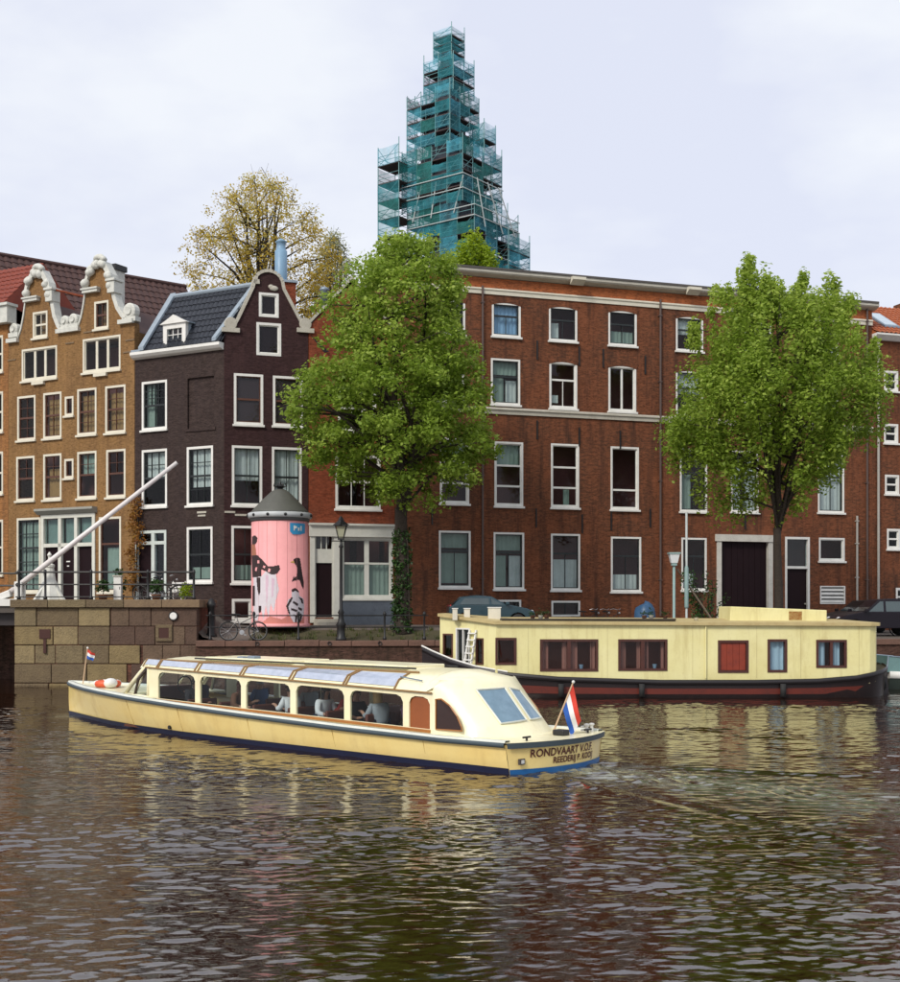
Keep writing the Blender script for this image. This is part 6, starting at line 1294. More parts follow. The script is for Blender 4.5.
for i, px in enumerate((533, 541, 547, 652, 666, 697, 645)):
    x = hx(px, 40); z = zTl+(.17 if px < 676 else .1); t = thing('flower_pot', ('terracotta flower pot on the houseboat roof deck, nearest the white roof vents', 'pale flower pot on the houseboat roof deck, second from the white roof vents', 'terracotta flower pot on the houseboat roof deck, third from the white roof vents', 'pale flower pot on the houseboat roof deck beside the modern lamp', 'terracotta flower pot at the end of the houseboat roof deck', 'pale flower pot on the bare cream roof of the houseboat', 'terracotta flower pot on the houseboat roof deck in front of the tarpaulin')[i], 'pot', (x+6.62, 39.4+.75, z-.005), 0, 'flower pots on the houseboat roof')
    MB().lathe([(.06,0),(.08,.11),(.09,.12),(.07,.12),(.06,.10),(.01,.10)], n=10).obj('pot', (POT, CREAMP)[i % 2], t, True)
    P = rs.normal(0, .06, (8, 3)); P[:, 2] = .14+np.abs(P[:, 2]); V, Q, T = leaves(P, 8, .07, .03, np.full(8, .4), rs); fast_mesh('foliage', V, Q, LEAFI, t, T)
# bow: white top line, anchor winch, rudder at the stern
m = MB()
for s in (-1,):
    pts = [(q[0], B_+s*(q[1]+.03), q[3]+.03) for q in st[:5]]; m.tube(pts, .028, 6)
m.obj('bow_rail', WHITE, HB)
MB().hexa([(7.4,1.95,-.5),(7.95,1.98,-.5),(7.95,2.12,-.5),(7.4,2.15,-.5),(7.5,1.95,.75),(7.85,1.98,.8),(7.85,2.12,.8),(7.5,2.15,.75)]).obj('rudder', HULLB, HB, bevel=.03)
MB().torus((7.55,1.5,.35), .16, .06, 'x', 14, 6).obj('fender', MATS['tyre_rubber'], HB)

# ================================================================== SMALL BOAT at the right
sb = thing('small_boat', 'small white motorboat with green windscreen moored behind the houseboat stern', 'boat', (15.25, 44.1, 0), 0)
sst = [(0,.75,.6,.62),(1,.85,.7,.58),(2.5,.9,.72,.58),(3.6,.75,.5,.64),(4.4,.4,.2,.72),(4.8,.02,.01,.78)]
def loft2(levels, name, mt, par, stn, yc=0, smooth=True):
    m = MB(); n = len(levels)
    for s in (1, -1):
        b = len(m.v)
        for q in stn:
            for lv in levels: hb, z = lv(q); m.v.append((q[0], yc+s*hb, z))
        m.f += [(b+i*n+j, b+(i+1)*n+j, b+(i+1)*n+j+1, b+i*n+j+1) for i in range(len(stn)-1) for j in range(n-1)]
    q = stn[0]; A = [(q[0], yc+lv(q)[0], lv(q)[1]) for lv in levels]; Bq = [(q[0], yc-lv(q)[0], lv(q)[1]) for lv in levels]
    b = len(m.v); m.v += A+Bq; m.f += [(b+j, b+j+1, b+n+j+1, b+n+j) for j in range(n-1)]
    return m.obj(name, mt, par, smooth)
loft2([lambda q: (q[2]*.7,-.3), lambda q: (q[2],0), lambda q: (q[1],q[3]*.62)], 'hull', mat('boat_hull_green', (.05,.07,.06), .4), sb, sst)
loft2([lambda q: (q[1],q[3]*.62), lambda q: (q[1]+.04,q[3]*.66), lambda q: (q[1]+.04,q[3]), lambda q: (q[1]-.1,q[3]+.02)], 'topsides', WHITE, sb, sst)
m = MB(); 
for q in sst: m.v += [(q[0], max(q[1]-.08, 0), q[3]+.0), (q[0], -max(q[1]-.08, 0), q[3]+.0)]
m.f = [(2*i,2*i+2,2*i+3,2*i+1) for i in range(len(sst)-1)]; m.obj('deck', WHITE, sb)
TG = mat('green_windscreen', (.10,.20,.19), .1, spec=.8)
m = MB(); m.hexa([(-.1,-.72,.6),(1.3,-.7,.6),(1.3,.7,.6),(-.1,.72,.6),(.0,-.6,1.15),(.55,-.55,1.1),(.55,.55,1.1),(.0,.6,1.15)]); m.obj('windscreen', TG, sb)
m = MB(); m.tube([(-.1,-.73,.62),(.0,-.61,1.16),(.56,-.56,1.11),(1.3,-.71,.62)], .025, 6); m.tube([(-.1,.73,.62),(.0,.61,1.16),(.56,.56,1.11),(1.3,.71,.62)], .025, 6); m.obj('windscreen_frame', ZINC, sb)

# ================================================================== TOUR BOAT
ANG = radians(137.8)
TB_ = thing('tour_boat', 'cream canal tour boat with glazed cabin and blue stripe carrying passengers', 'tour boat', (1.90, 22.41, 0), ANG)
HC = stained_mat('boat_cream_yellow', (.90,.72,.30), (.50,.32,.12), .32, .3, .3, sx=1.6, c2=(.88,.66,.24)); CW = stained_mat('boat_cream_white', (.88,.83,.58), (.56,.46,.28), .35, .32, .2, c2=(.86,.79,.50))
RUB = mat('rubbing_strake_blue', (.06,.085,.10), .5); NAVY = mat('boot_navy', (.012,.016,.05), .4); BLUE = mat('boot_blue', (.015,.13,.36), .4)
ts = [(.0,1.42,1.30,.54),(1.5,1.46,1.33,.53),(4,1.5,1.34,.57),(7,1.5,1.33,.64),(9.5,1.46,1.24,.71),(11.5,1.34,1.05,.77),(13,1.12,.78,.815),(14.2,.82,.50,.835),(15.2,.48,.24,.85),(15.9,.2,.08,.86),(16.25,.03,.01,.865)]
def sheer(x):
    for a, b in zip(ts, ts[1:]):
        if x <= b[0]: return a[3]+(b[3]-a[3])*max(0, (x-a[0])/(b[0]-a[0]))
    return .865
def tl(levels, name, mt, par=TB_, stn=ts):
    m = MB(); n = len(levels)
    for s in (1, -1):
        b = len(m.v)
        for q in stn:
            for lv in levels: hb, z = lv(q); m.v.append((q[0], s*hb, z))
        m.f += [(b+i*n+j, b+(i+1)*n+j, b+(i+1)*n+j+1, b+i*n+j+1) for i in range(len(stn)-1) for j in range(n-1)]
    return m.obj(name, mt, par, True)
lerp = lambda a, b, f: a+(b-a)*f
tl([lambda q: (q[2]*.75,-.4), lambda q: (q[2],0), lambda q: (lerp(q[2],q[1],.55)+.01,q[3]*.5), lambda q: (q[1],q[3]-.02)], 'hull', HC)
tl([lambda q: (q[2]-.004,-.06), lambda q: (q[2]+.008,.0), lambda q: (lerp(q[2],q[1],.2)+.012,.11)], 'boot_stripe', NAVY)
tl([lambda q: (q[1]-.01,q[3]-.075), lambda q: (q[1]+.05,q[3]-.06), lambda q: (q[1]+.05,q[3]+.01), lambda q: (q[1]-.02,q[3]+.02)], 'rubbing_strake', RUB)
tl([lambda q: (q[1]+.02,q[3]+.012), lambda q: (q[1]+.0,q[3]+.05), lambda q: (max(q[1]-.12,.0),q[3]+.05), lambda q: (max(q[1]-.13,.0),q[3]-.02)], 'gunwale', mat('gunwale_pale', (.68,.70,.62), .4))
# rounded transom
def tr_x(y, z, w=1.42): return -(.30+.06*(z/.54))*(1-(y/w)**2)
def transom(z0, z1, o, nm, mt, par=TB_):
    m = MB(); n = 16
    for i in range(n+1):
        for z in (z0, z1) if z0 > -.1 else (z0, 0, z1):
            w = lerp(1.30, 1.42, max(0, min(1, z/.54))); y = w*(1-2*i/n); m.v.append((tr_x(y, z, w)-o, y*(1+o*.3), z))
    q = 2 if z0 > -.1 else 3; m.f = [(q*i+j, q*i+q+j, q*i+q+j+1, q*i+j+1) for i in range(n) for j in range(q-1)]; return m.obj(nm, mt, par, True, fixn=False)
transom(-.35, .52, 0, 'transom', HC); transom(-.02, .085, .012, 'transom_stripe', BLUE); transom(.455, .55, .05, 'transom_strake', RUB)
# deck: stern, side decks and fore deck
m = MB(); n = 16
for i in range(n+1): y = 1.42*(1-2*i/n); m.v += [(tr_x(y,.54)-.05, y*1.02, .555), (1.0, y, .555)]
m.f = [(2*i, 2*i+2, 2*i+3, 2*i+1) for i in range(n)]; m.obj('stern_deck', CW, TB_)
for s in (1, -1):
    m = MB(); xs_ = [.9,2,4,7,9.5,11.2,12.05]
    for x in xs_: hb = np.interp(x, [q[0] for q in ts], [q[1] for q in ts]); m.v += [(x, s*1.10, sheer(x)+.008), (x, s*(hb-.02), sheer(x)+.008)]
    m.f = [(2*i, 2*i+2, 2*i+3, 2*i+1) for i in range(len(xs_)-1)]; m.obj('side_deck', CW, TB_)
m = MB(); xs_ = [11.9,13,14.2,15.2,15.9,16.2]
for x in xs_: hb = np.interp(x, [q[0] for q in ts], [q[1] for q in ts]); m.v += [(x, -hb+.02, sheer(x)+.006), (x, hb-.02, sheer(x)+.006)]
m.f = [(2*i, 2*i+2, 2*i+3, 2*i+1) for i in range(len(xs_)-1)]; m.obj('fore_deck', CW, TB_)
m = MB(); m.box(1.2, 12.0, -1.1, 1.1, .05, .1); m.obj('cabin_floor', mat('cabin_wood', (.10,.03,.015), .7), TB_)
# cabin sides with window openings
YS = 1.15; TOPW = 10.95
zb_ = lambda x: .635+.017*max(0, x-2); zt_2 = lambda x: 1.22+.0195*(x-1.9); ze = lambda x: zt_2(x)+.085
wx_ = [(2.02,2.55),(2.71,4.15),(4.32,5.75),(5.93,7.36),(7.53,8.97),(9.15,10.55)]
SILL = mat('varnished_sill', (.38,.15,.035), .35)
for s in (1, -1):
    m = MB(); y = s*YS
    xsb = sorted([1.9, TOPW]+[v for w in wx_ for v in w])
    for a, b in zip(xsb, xsb[1:]):
        inw = any(w[0]-1e-6 <= a and b <= w[1]+1e-6 for w in wx_)
        for o in (0, -.05*s):
            yy = y+o
            if inw:
                m.quad((a,yy,sheer(a)-.08),(b,yy,sheer(b)-.08),(b,yy,zb_(b)),(a,yy,zb_(a))); m.quad((a,yy,zt_2(a)),(b,yy,zt_2(b)),(b,yy,ze(b)),(a,yy,ze(a)))
                r = .13
                for c, d in ((a, 1), (b, -1)):           # rounded upper corners
                    m.add([(c,yy,zt_2(c)-r),(c,yy,zt_2(c)),(c+d*r*1.3,yy,zt_2(c)),(c+d*r*.45,yy,zt_2(c)-r*.28)], [(0,1,3),(1,2,3)])
            else: m.quad((a,yy,sheer(a)-.08),(b,yy,sheer(b)-.08),(b,yy,ze(b)),(a,yy,ze(a)))
        if inw: m.quad((a,y,zb_(a)),(b,y,zb_(b)),(b,y-.05*s,zb_(b)),(a,y-.05*s,zb_(a))); m.quad((a,y,zb_(a)),(a,y-.05*s,zb_(a)),(a,y-.05*s,zt_2(a)),(a,y,zt_2(a))); m.quad((b,y,zb_(b)),(b,y-.05*s,zb_(b)),(b,y-.05*s,zt_2(b)),(b,y,zt_2(b)))
    m.obj('cabin_side', CW, TB_, fixn=False)
    for i, (a, b) in enumerate(wx_):
        if i == 0: MB().quad((a,y-.03*s,zb_(a)),(b,y-.03*s,zb_(b)),(b,y-.03*s,zt_2(b)),(a,y-.03*s,zt_2(a))).obj('side_door', mat('varnished_panel', (.30,.085,.022), .35), TB_, fixn=False)
        else: MB().quad((a,y-.03*s,zb_(a)),(b,y-.03*s,zb_(b)),(b,y-.03*s,zt_2(b)),(a,y-.03*s,zt_2(a))).obj('window_pane', GLASS, TB_, fixn=False)
    MB().hexa([(2.0,y+.035*s,zb_(2)-.06),(10.7,y+.035*s,zb_(10.7)-.06),(10.7,y-.0*s,zb_(10.7)-.06),(2.0,y-.0*s,zb_(2)-.06),(2.0,y+.035*s,zb_(2)-.008),(10.7,y+.035*s,zb_(10.7)-.008),(10.7,y,zb_(10.7)-.008),(2.0,y,zb_(2)-.008)]).obj('sill', SILL, TB_)
    MB().tube([(1.95,y+.03*s,ze(1.95)),(11.0,y+.03*s,ze(11.0))], .018, 6).obj('drip_rail', mat('brown_trim', (.30,.17,.06), .5), TB_)
# roof
ZR = 1.70
xr = [2.15,4,6,8,10,10.95,11.25]
prof_r = lambda x: [(1.16,ze(x)),(1.03,ze(x)+.17+.0*x),(.74,1.615),(.4,1.68),(0,ZR),(-.4,1.68),(-.74,1.615),(-1.03,ze(x)+.17),(-1.16,ze(x))]
m = MB()
for x in xr: m.v += [(x+(.15 if (k in (0, 8) and x < 1.6) else 0), y, z-(.03 if x > 11 else 0)) for k, (y, z) in enumerate(prof_r(x))]
m.f = [(i*9+j, (i+1)*9+j, (i+1)*9+j+1, i*9+j+1) for i in range(len(xr)-1) for j in range(8)]; m.obj('roof', CW, TB_, True)
SKY = mat('roof_glass_sky_tint', (.40,.45,.56), .12, (.48,.52,.62), .8, spec=.6)  # pale blue base paints in the sky's reflection and the blinds beneath
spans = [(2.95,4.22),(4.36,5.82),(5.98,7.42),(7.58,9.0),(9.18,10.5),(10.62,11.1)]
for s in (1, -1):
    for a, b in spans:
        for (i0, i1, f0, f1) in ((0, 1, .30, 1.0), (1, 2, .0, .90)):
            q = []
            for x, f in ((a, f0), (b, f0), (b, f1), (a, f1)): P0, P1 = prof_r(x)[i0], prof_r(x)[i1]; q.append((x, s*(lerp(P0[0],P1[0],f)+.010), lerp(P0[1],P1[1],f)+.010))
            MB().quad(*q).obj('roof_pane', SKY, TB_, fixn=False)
        m = MB(); pts = [(a-.03, s*(p[0]+.015), p[1]+.015) for p in prof_r(a)[:3]]; m.tube(pts, .018, 5); pts = [(b+.03, s*(p[0]+.015), p[1]+.015) for p in prof_r(b)[:3]]; m.tube(pts, .018, 5); m.obj('roof_bar', mat('brown_trim', (.30,.17,.06)), TB_)
    MB().tube([(2.7, s*.72, 1.64), (11.0, s*.72, 1.64)], .02, 6).obj('roof_trim', mat('brown_trim', (.30,.17,.06)), TB_)
MB().box(3.2, 6.2, -.55, .55, 1.66, 1.745).obj('sliding_hatch', CW, TB_, bevel=.02); MB().box(6.6, 9.6, -.55, .55, 1.66, 1.745).obj('sliding_hatch', CW, TB_, bevel=.02)
for s in (1, -1): MB().tube([(2.9, s*.6, 1.70), (9.9, s*.6, 1.70)], .018, 6).obj('hatch_rail', IRON, TB_)
MB().box(7.9, 8.15, .3, .5, 1.70, 1.80).obj('roof_vent', ZINC, TB_, bevel=.02); MB().box(8.3, 8.5, .35, .5, 1.70, 1.78).obj('roof_vent', ZINC, TB_, bevel=.02)
# rounded raked stern of the cabin
Bq = [(1.92,1.15),(1.30,1.13),(.86,.98),(.62,.72),(.53,.35),(.50,0)]; Tq = [(1.92,1.16),(1.86,1.06),(1.68,.90),(1.50,.66),(1.40,.33),(1.36,0)]
Bq += [(x,-y) for x, y in Bq[-2::-1]]; Tq += [(x,-y) for x, y in Tq[-2::-1]]
def rear(j, f): return (lerp(Bq[j][0],Tq[j][0],f), lerp(Bq[j][1],Tq[j][1],f), lerp(.54,1.54,f))
m = MB(); fr = [0,.2,.4,.6,.8,.92,1]; nn = len(Bq)
for f in fr:
    for j in range(nn):
        x, y, z = rear(j, f); m.v.append((x, y, z if 0 < j < nn-1 or f < .7 else min(z, ze(1.9)+.1)))
m.f = [(i*nn+j, i*nn+j+1, (i+1)*nn+j+1, (i+1)*nn+j) for i in range(len(fr)-1) for j in range(nn-1)]
b = (len(fr)-1)*nn; tp = prof_r(2.15); k0 = len(m.v); m.v += [(2.15, y, z-.002) for y, z in tp]
# close to the roof
idx = [0,2,3,4,5,6,7,8,10]
for a in range(8): m.f.append((b+idx[a], b+idx[a+1], k0+a+1, k0+a))
m.f += [(b+0,b+1,b+2), (b+8,b+9,b+10)]
for s in (1, -1): m.quad((1.91,s*1.155,ze(1.91)),(2.16,s*1.16,ze(2.16)),(2.16,s*1.03,ze(2.16)+.17),(1.92,s*1.16,ze(1.9)+.1))
m.obj('cabin_stern', CW, TB_, True)
def on_rear(y, z, o=.015):
    f = (z-.54)/1.0; best = None
    for j in range(nn-1):
        p, q = rear(j, f), rear(j+1, f)
        if q[1] <= y <= p[1]:
            t = (p[1]-y)/(p[1]-q[1]+1e-9); return (lerp(p[0],q[0],t)-o, y, z+o*.6)
for nm, pts in (('stern_window', [(.66,1.36),(.0,1.37),(-.04,.80),(.60,.775)]), ('stern_window', [(-.14,1.36),(-.46,1.30),(-.60,.80),(-.17,.80)])):
    q = []; nS = 5
    L_, R_2 = [], []
    for i in range(nS+1):
        t = i/nS; a = (lerp(pts[0][0],pts[3][0],t), lerp(pts[0][1],pts[3][1],t)); c = (lerp(pts[1][0],pts[2][0],t), lerp(pts[1][1],pts[2][1],t))
        for k in range(nS+1): s_ = k/nS; q.append(on_rear(lerp(a[0],c[0],s_), lerp(a[1],c[1],s_)))
    mm = MB(); mm.v = q; mm.f = [(i*6+k, i*6+k+1, (i+1)*6+k+1, (i+1)*6+k) for i in range(5) for k in range(5)]
    w = mm.obj(nm, mat('stern_glass', (.15,.25,.33), .06, (.20,.31,.40), 1, spec=.8), TB_, True, fixn=False)
    edge = [q[k] for k in range(6)]+[q[i*6+5] for i in range(1,6)]+[q[30+k] for k in range(4,-1,-1)]+[q[i*6] for i in range(4,-1,-1)]
    MB().tube([(e[0]-.004,e[1],e[2]) for e in edge], .018, 5, False).obj('window_frame', mat('gunwale_pale', (.68,.70,.62)), w)
# rear quarter window on each side
for s in (1, -1):
    mm = MB(); P_ = [(1.80,1.20),(1.72,1.205),(1.52,1.10),(1.34,.92),(1.24,.74),(1.22,.66),(1.86,.65),(1.86,1.20)]
    mm.quad(*[(x, s*(1.156 if x > 1.5 else 1.148), z) for x, z in P_]); w = mm.obj('quarter_window', mat('dark_glass', (.035,.014,.010), .08, spec=.7), TB_, fixn=False)
    MB().tube([(x, s*1.16, z) for x, z in P_+P_[:1]], .016, 5, False).obj('window_frame', SILL, w)
# wheelhouse front: raked screen, pillars
zf = .80
m = MB(); F0, F1 = 12.1, 11.3
for y in (-1.08, -.36, .36, 1.08): m.tube([(F0-(abs(y) > 1)*.05, y, zf), (F1+.12, y*.95, 1.34), (F1-(abs(y) > 1)*.1, y*.86, 1.57)], [.06,.055,.05] if abs(y) > 1 else .03, 6)
for s in (1, -1): m.tube([(10.95, s*1.15, zf-.1), (10.95, s*1.13, ze(10.95))], .04, 6); m.tube([(11.2, s*.95, 1.57), (10.9, s*1.15, ze(10.9))], .045, 6); m.tube([(12.0, s*1.08, zf+.0), (10.9, s*1.15, zf-.02)], .05, 6); m.tube([(11.55, s*1.1, zf), (11.25, s*1.0, 1.5)], .025, 6)
m.tube([(F1, -.95, 1.57), (F1, .95, 1.57)], .05, 6); m.tube([(F0-.1, -1.08, zf), (F0, 0, zf), (F0-.1, 1.08, zf)], .05, 6); m.obj('wheelhouse_frame', CW, TB_, True)
MB().quad((F0-.02,-.95,zf),(F0-.02,.95,zf),(F1,.82,1.55),(F1,-.82,1.55)).obj('windscreen', GLASS, TB_, fixn=False)
for s in (1, -1):
    MB().tube([(11.55,s*1.11,zf-.02),(11.42,s*1.09,1.2),(11.15,s*1.03,1.47)], .035, 6).tube([(10.98,s*1.13,zf-.06),(10.98,s*1.12,1.42)], .035, 6).tube([(11.58,s*1.11,zf-.02),(10.98,s*1.13,zf-.05)], .035, 6).tube([(11.15,s*1.03,1.47),(10.98,s*1.12,1.42)], .035, 6).obj('side_window_frame', mat('dark_visor', (.05,.03,.02), .4), TB_)
    MB().quad((11.55,s*1.11,zf),(11.15,s*1.03,1.47),(10.98,s*1.12,1.42),(10.98,s*1.13,zf)).obj('window_pane', GLASS, TB_, fixn=False)
    MB().quad((11.25,s*1.0,1.54),(11.25,s*.72,1.59),(11.55,s*.62,1.555),(11.48,s*.86,1.49)).obj('roof_front', CW, TB_, fixn=False)
MB().quad((11.2,-.75,1.60),(11.2,.75,1.60),(11.42,.8,1.555),(11.42,-.8,1.555)).obj('roof_front', CW, TB_, fixn=False)
m = MB(); m.quad((10.9,-1.0,1.5),(10.9,1.0,1.5),(11.35,.86,1.60),(11.35,-.86,1.60)); m.quad((10.9,-1.0,1.60),(10.9,1.0,1.60),(11.35,.86,1.64),(11.35,-.86,1.64)); m.obj('visor', mat('dark_visor', (.05,.03,.02), .4), TB_)
for s in (1,): MB().box(10.6, 11.6, 1.155, 1.175, .70, .78).obj('step_plate', IRON, TB_)
MB().box(11.5, 11.8, -.5, .5, .1, .98).obj('dashboard', mat('cabin_wood', (.10,.03,.015)), TB_, bevel=.02)
MB().torus((11.4, -.2, 1.0), .2, .018, 'x', 20, 6).obj('steering_wheel', IRON, TB_)
# benches and tables inside
BEN = mat('bench_leather', (.13,.035,.02), .6)
for i, x in enumerate((2.9, 4.05, 5.2, 6.35, 7.5, 8.65, 9.8)):
    for s in (1, -1):
        m = MB(); m.box(x-.22, x+.2, s*.25 if s > 0 else -1.05, 1.05 if s > 0 else -.25, .1, .42); m.box(x-.28, x-.2, s*.25 if s > 0 else -1.05, 1.05 if s > 0 else -.25, .42, .80); m.obj('bench', BEN, TB_, bevel=.03)
# plate seams, outlets and a hand rail
for x in (1.9, 4.3, 6.9, 9.4, 11.6):
    hb = np.interp(x, [q[0] for q in ts], [q[1] for q in ts]); hw_ = np.interp(x, [q[0] for q in ts], [q[2] for q in ts])
    for s in (1, -1): MB().tube([(x, s*(lerp(hw_,hb,.2)+.004), .12), (x, s*(lerp(hw_,hb,.55)+.008), sheer(x)*.5), (x, s*(hb-.002), sheer(x)-.08)], .005, 4).obj('hull_seam', stained_mat('seam_yellow', (.55,.38,.12), (.3,.18,.06), .6), TB_)
for x in (3.1, 9.9): MB().lathe([(.045,-.02),(.045,.03),(.03,.03)], (x, lerp(1.3,1.46,.3)-(.06 if x > 9 else 0), .17), 10, 'y').obj('outlet', IRON, TB_)
for s in (1, -1):
    m = MB(); m.tube([(2.3, s*1.06, ze(2.3)+.2), (2.9, s*1.02, ze(2.9)+.24)], .014, 6); m.obj('hand_rail', ZINC, TB_)
# hull fittings: lamps and lettering on the transom
MB().box(tr_x(1.12,.2)-.03, tr_x(1.12,.2)+.02, 1.07, 1.2, .17, .27).obj('stern_light', mat('light_body', (.06,.05,.05), .5), TB_); MB().box(tr_x(1.12,.2)-.038, tr_x(1.12,.2)-.03, 1.10, 1.17, .19, .25).obj('light_lens', WHITE, TB_)
def lettering(txt, yc, z, size, nm):
    cu = bpy.data.curves.new(nm, 'FONT'); cu.body = txt; cu.size = size; cu.align_x = 'CENTER'; cu.offset = .004; cu.space_character = 1.02; cu.resolution_u = 3
    o = bpy.data.objects.new(nm, cu); COL.objects.link(o); dg = bpy.context.evaluated_depsgraph_get(); me = bpy.data.meshes.new_from_object(o.evaluated_get(dg)); bpy.data.objects.remove(o)
    bm = bmesh.new(); bm.from_mesh(me); bmesh.ops.subdivide_edges(bm, edges=[e for e in bm.edges if e.calc_length() > .12], cuts=2)
    for v in bm.verts: y = yc-v.co.x; zz = z+v.co.y; v.co = Vector((tr_x(y, zz, lerp(1.3,1.42,zz/.54))-.012, y, zz))
    bm.to_mesh(me); bm.free(); me.materials.clear(); me.materials.append(mat('sign_brown', (.10,.02,.015), .5)); ob = bpy.data.objects.new('lettering', me); COL.objects.link(ob); ob.parent = TB_
lettering('RONDVAART V.O.F.', .10, .285, .192, 'lettering'); lettering('REEDERIJ P. KOOIJ', -.17, .148, .155, 'lettering')
# stern details: cleats, posts, ensign
for y in (.9, -.9): MB().tube([(-.05,y-.1,.62),(-.05,y+.1,.62)], .02, 6).tube([(-.05,y,.55),(-.05,y,.62)], .02, 6).obj('cleat', IRON, TB_)
for y in (-1.0, -1.16): MB().lathe([(.03,0),(.03,.12),(.05,.13),(.05,.16),(.01,.17)], (.05, y, .55), 8).obj('bollard', WHITE, TB_)
MB().box(-.05,.2,-.35,-.15,.555,.66).obj('stern_box', IRON, TB_, bevel=.02)
MB().tube([(.1,-.9,.60),(.1,-1.25,.60)], .02, 6).tube([(.1,-.9,.66),(.1,-1.25,.66)], .02, 6).obj('stern_rail', WHITE, TB_)
def flag(name, label, base, tip, w, h, cols, drop, rz_dir):
    """flag hanging from a raked staff: three stripes, folded cloth"""
    t = thing(name, label, 'flag', base, 0); b = Vector((0,0,0)); tp = Vector(tip)-Vector(base)
    MB().tube([b, tp], [.018, .014], 6).obj('staff', mat('staff_wood', (.62,.42,.26), .5), t); MB().ball(tp, .03, 8, 6).obj('truck', WHITE, t)
    n, k = 12, 3; d = Vector(rz_dir).normalized()
    for s in range(3):
        m = MB()
        for i in range(n+1):
            u = i/n
            for j in range(4):
                v = (s+j/3)/3; top = tp.lerp(b, .03+v*h/tp.length)
                p_ = top+d*(w*u*.55)+Vector((0,0,-drop*u*(1.1-.25*v)))+Vector((-d.y, d.x, 0))*(.06*sin(u*7+v*2.5)*u)
                m.v.append(p_)
        m.f = [(i*4+j, (i+1)*4+j, (i+1)*4+j+1, i*4+j+1) for i in range(n) for j in range(3)]
        m.obj('stripe', mat('flag_%s' % cols[s][0], cols[s][1], .8), t, True, fixn=False)
    return t
RWB = [('red', (.62,.05,.03)), ('white', (.80,.80,.80)), ('blue', (.02,.10,.42))]
def tbw(x, y, z): c, s = cos(ANG), sin(ANG); return (1.90+x*c-y*s, 22.41+x*s+y*c, z)
b_ = tbw(.36, -.38, .57); Yf = b_[1]
flag('stern_flag', 'red white and blue flag drooping from the staff at the tour boat stern', b_, (b_[0]+.36, b_[1]-.15, H-(682-HY)*(Yf-.15)/F), .27, .50, RWB, .62, (.75, -.15, 0))
b_ = tbw(15.6, .0, .86); flag('bow_flag', 'small red white and blue flag on the tour boat bow', b_, (b_[0]+.12, b_[1], H-(648-HY)*b_[1]/F), .36, .24, RWB, .10, (1, -.3, 0))
lb = MB().torus((0,0,0), .26, .085, 'z', 24, 10); lo_ = lb.obj('lifebuoy', mat('buoy_orange', (.70,.10,.03), .5), None, True); lo_.location = tbw(14.05, .25, .935); tag(lo_, 'orange and white lifebuoy lying on the tour boat foredeck', 'lifebuoy')
for a in range(4):
    m = MB(); an = a*pi/2+.4
    pts = [(.26*cos(an+t), .26*sin(an+t), 0) for t in (-.28, -.1, .1, .28)]; m.tube(pts, .09, 8, True); m.obj('white_band', WHITE, lo_, True)
cap = MB().ball((0,0,.0), .17, 12, 8, (1,1.25,.75)); co_ = cap.obj('mooring_buoy', WHITE, None, True); co_.location = tbw(13.75, .35, .96); tag(co_, 'white rounded fender beside the lifebuoy on the foredeck', 'fender')

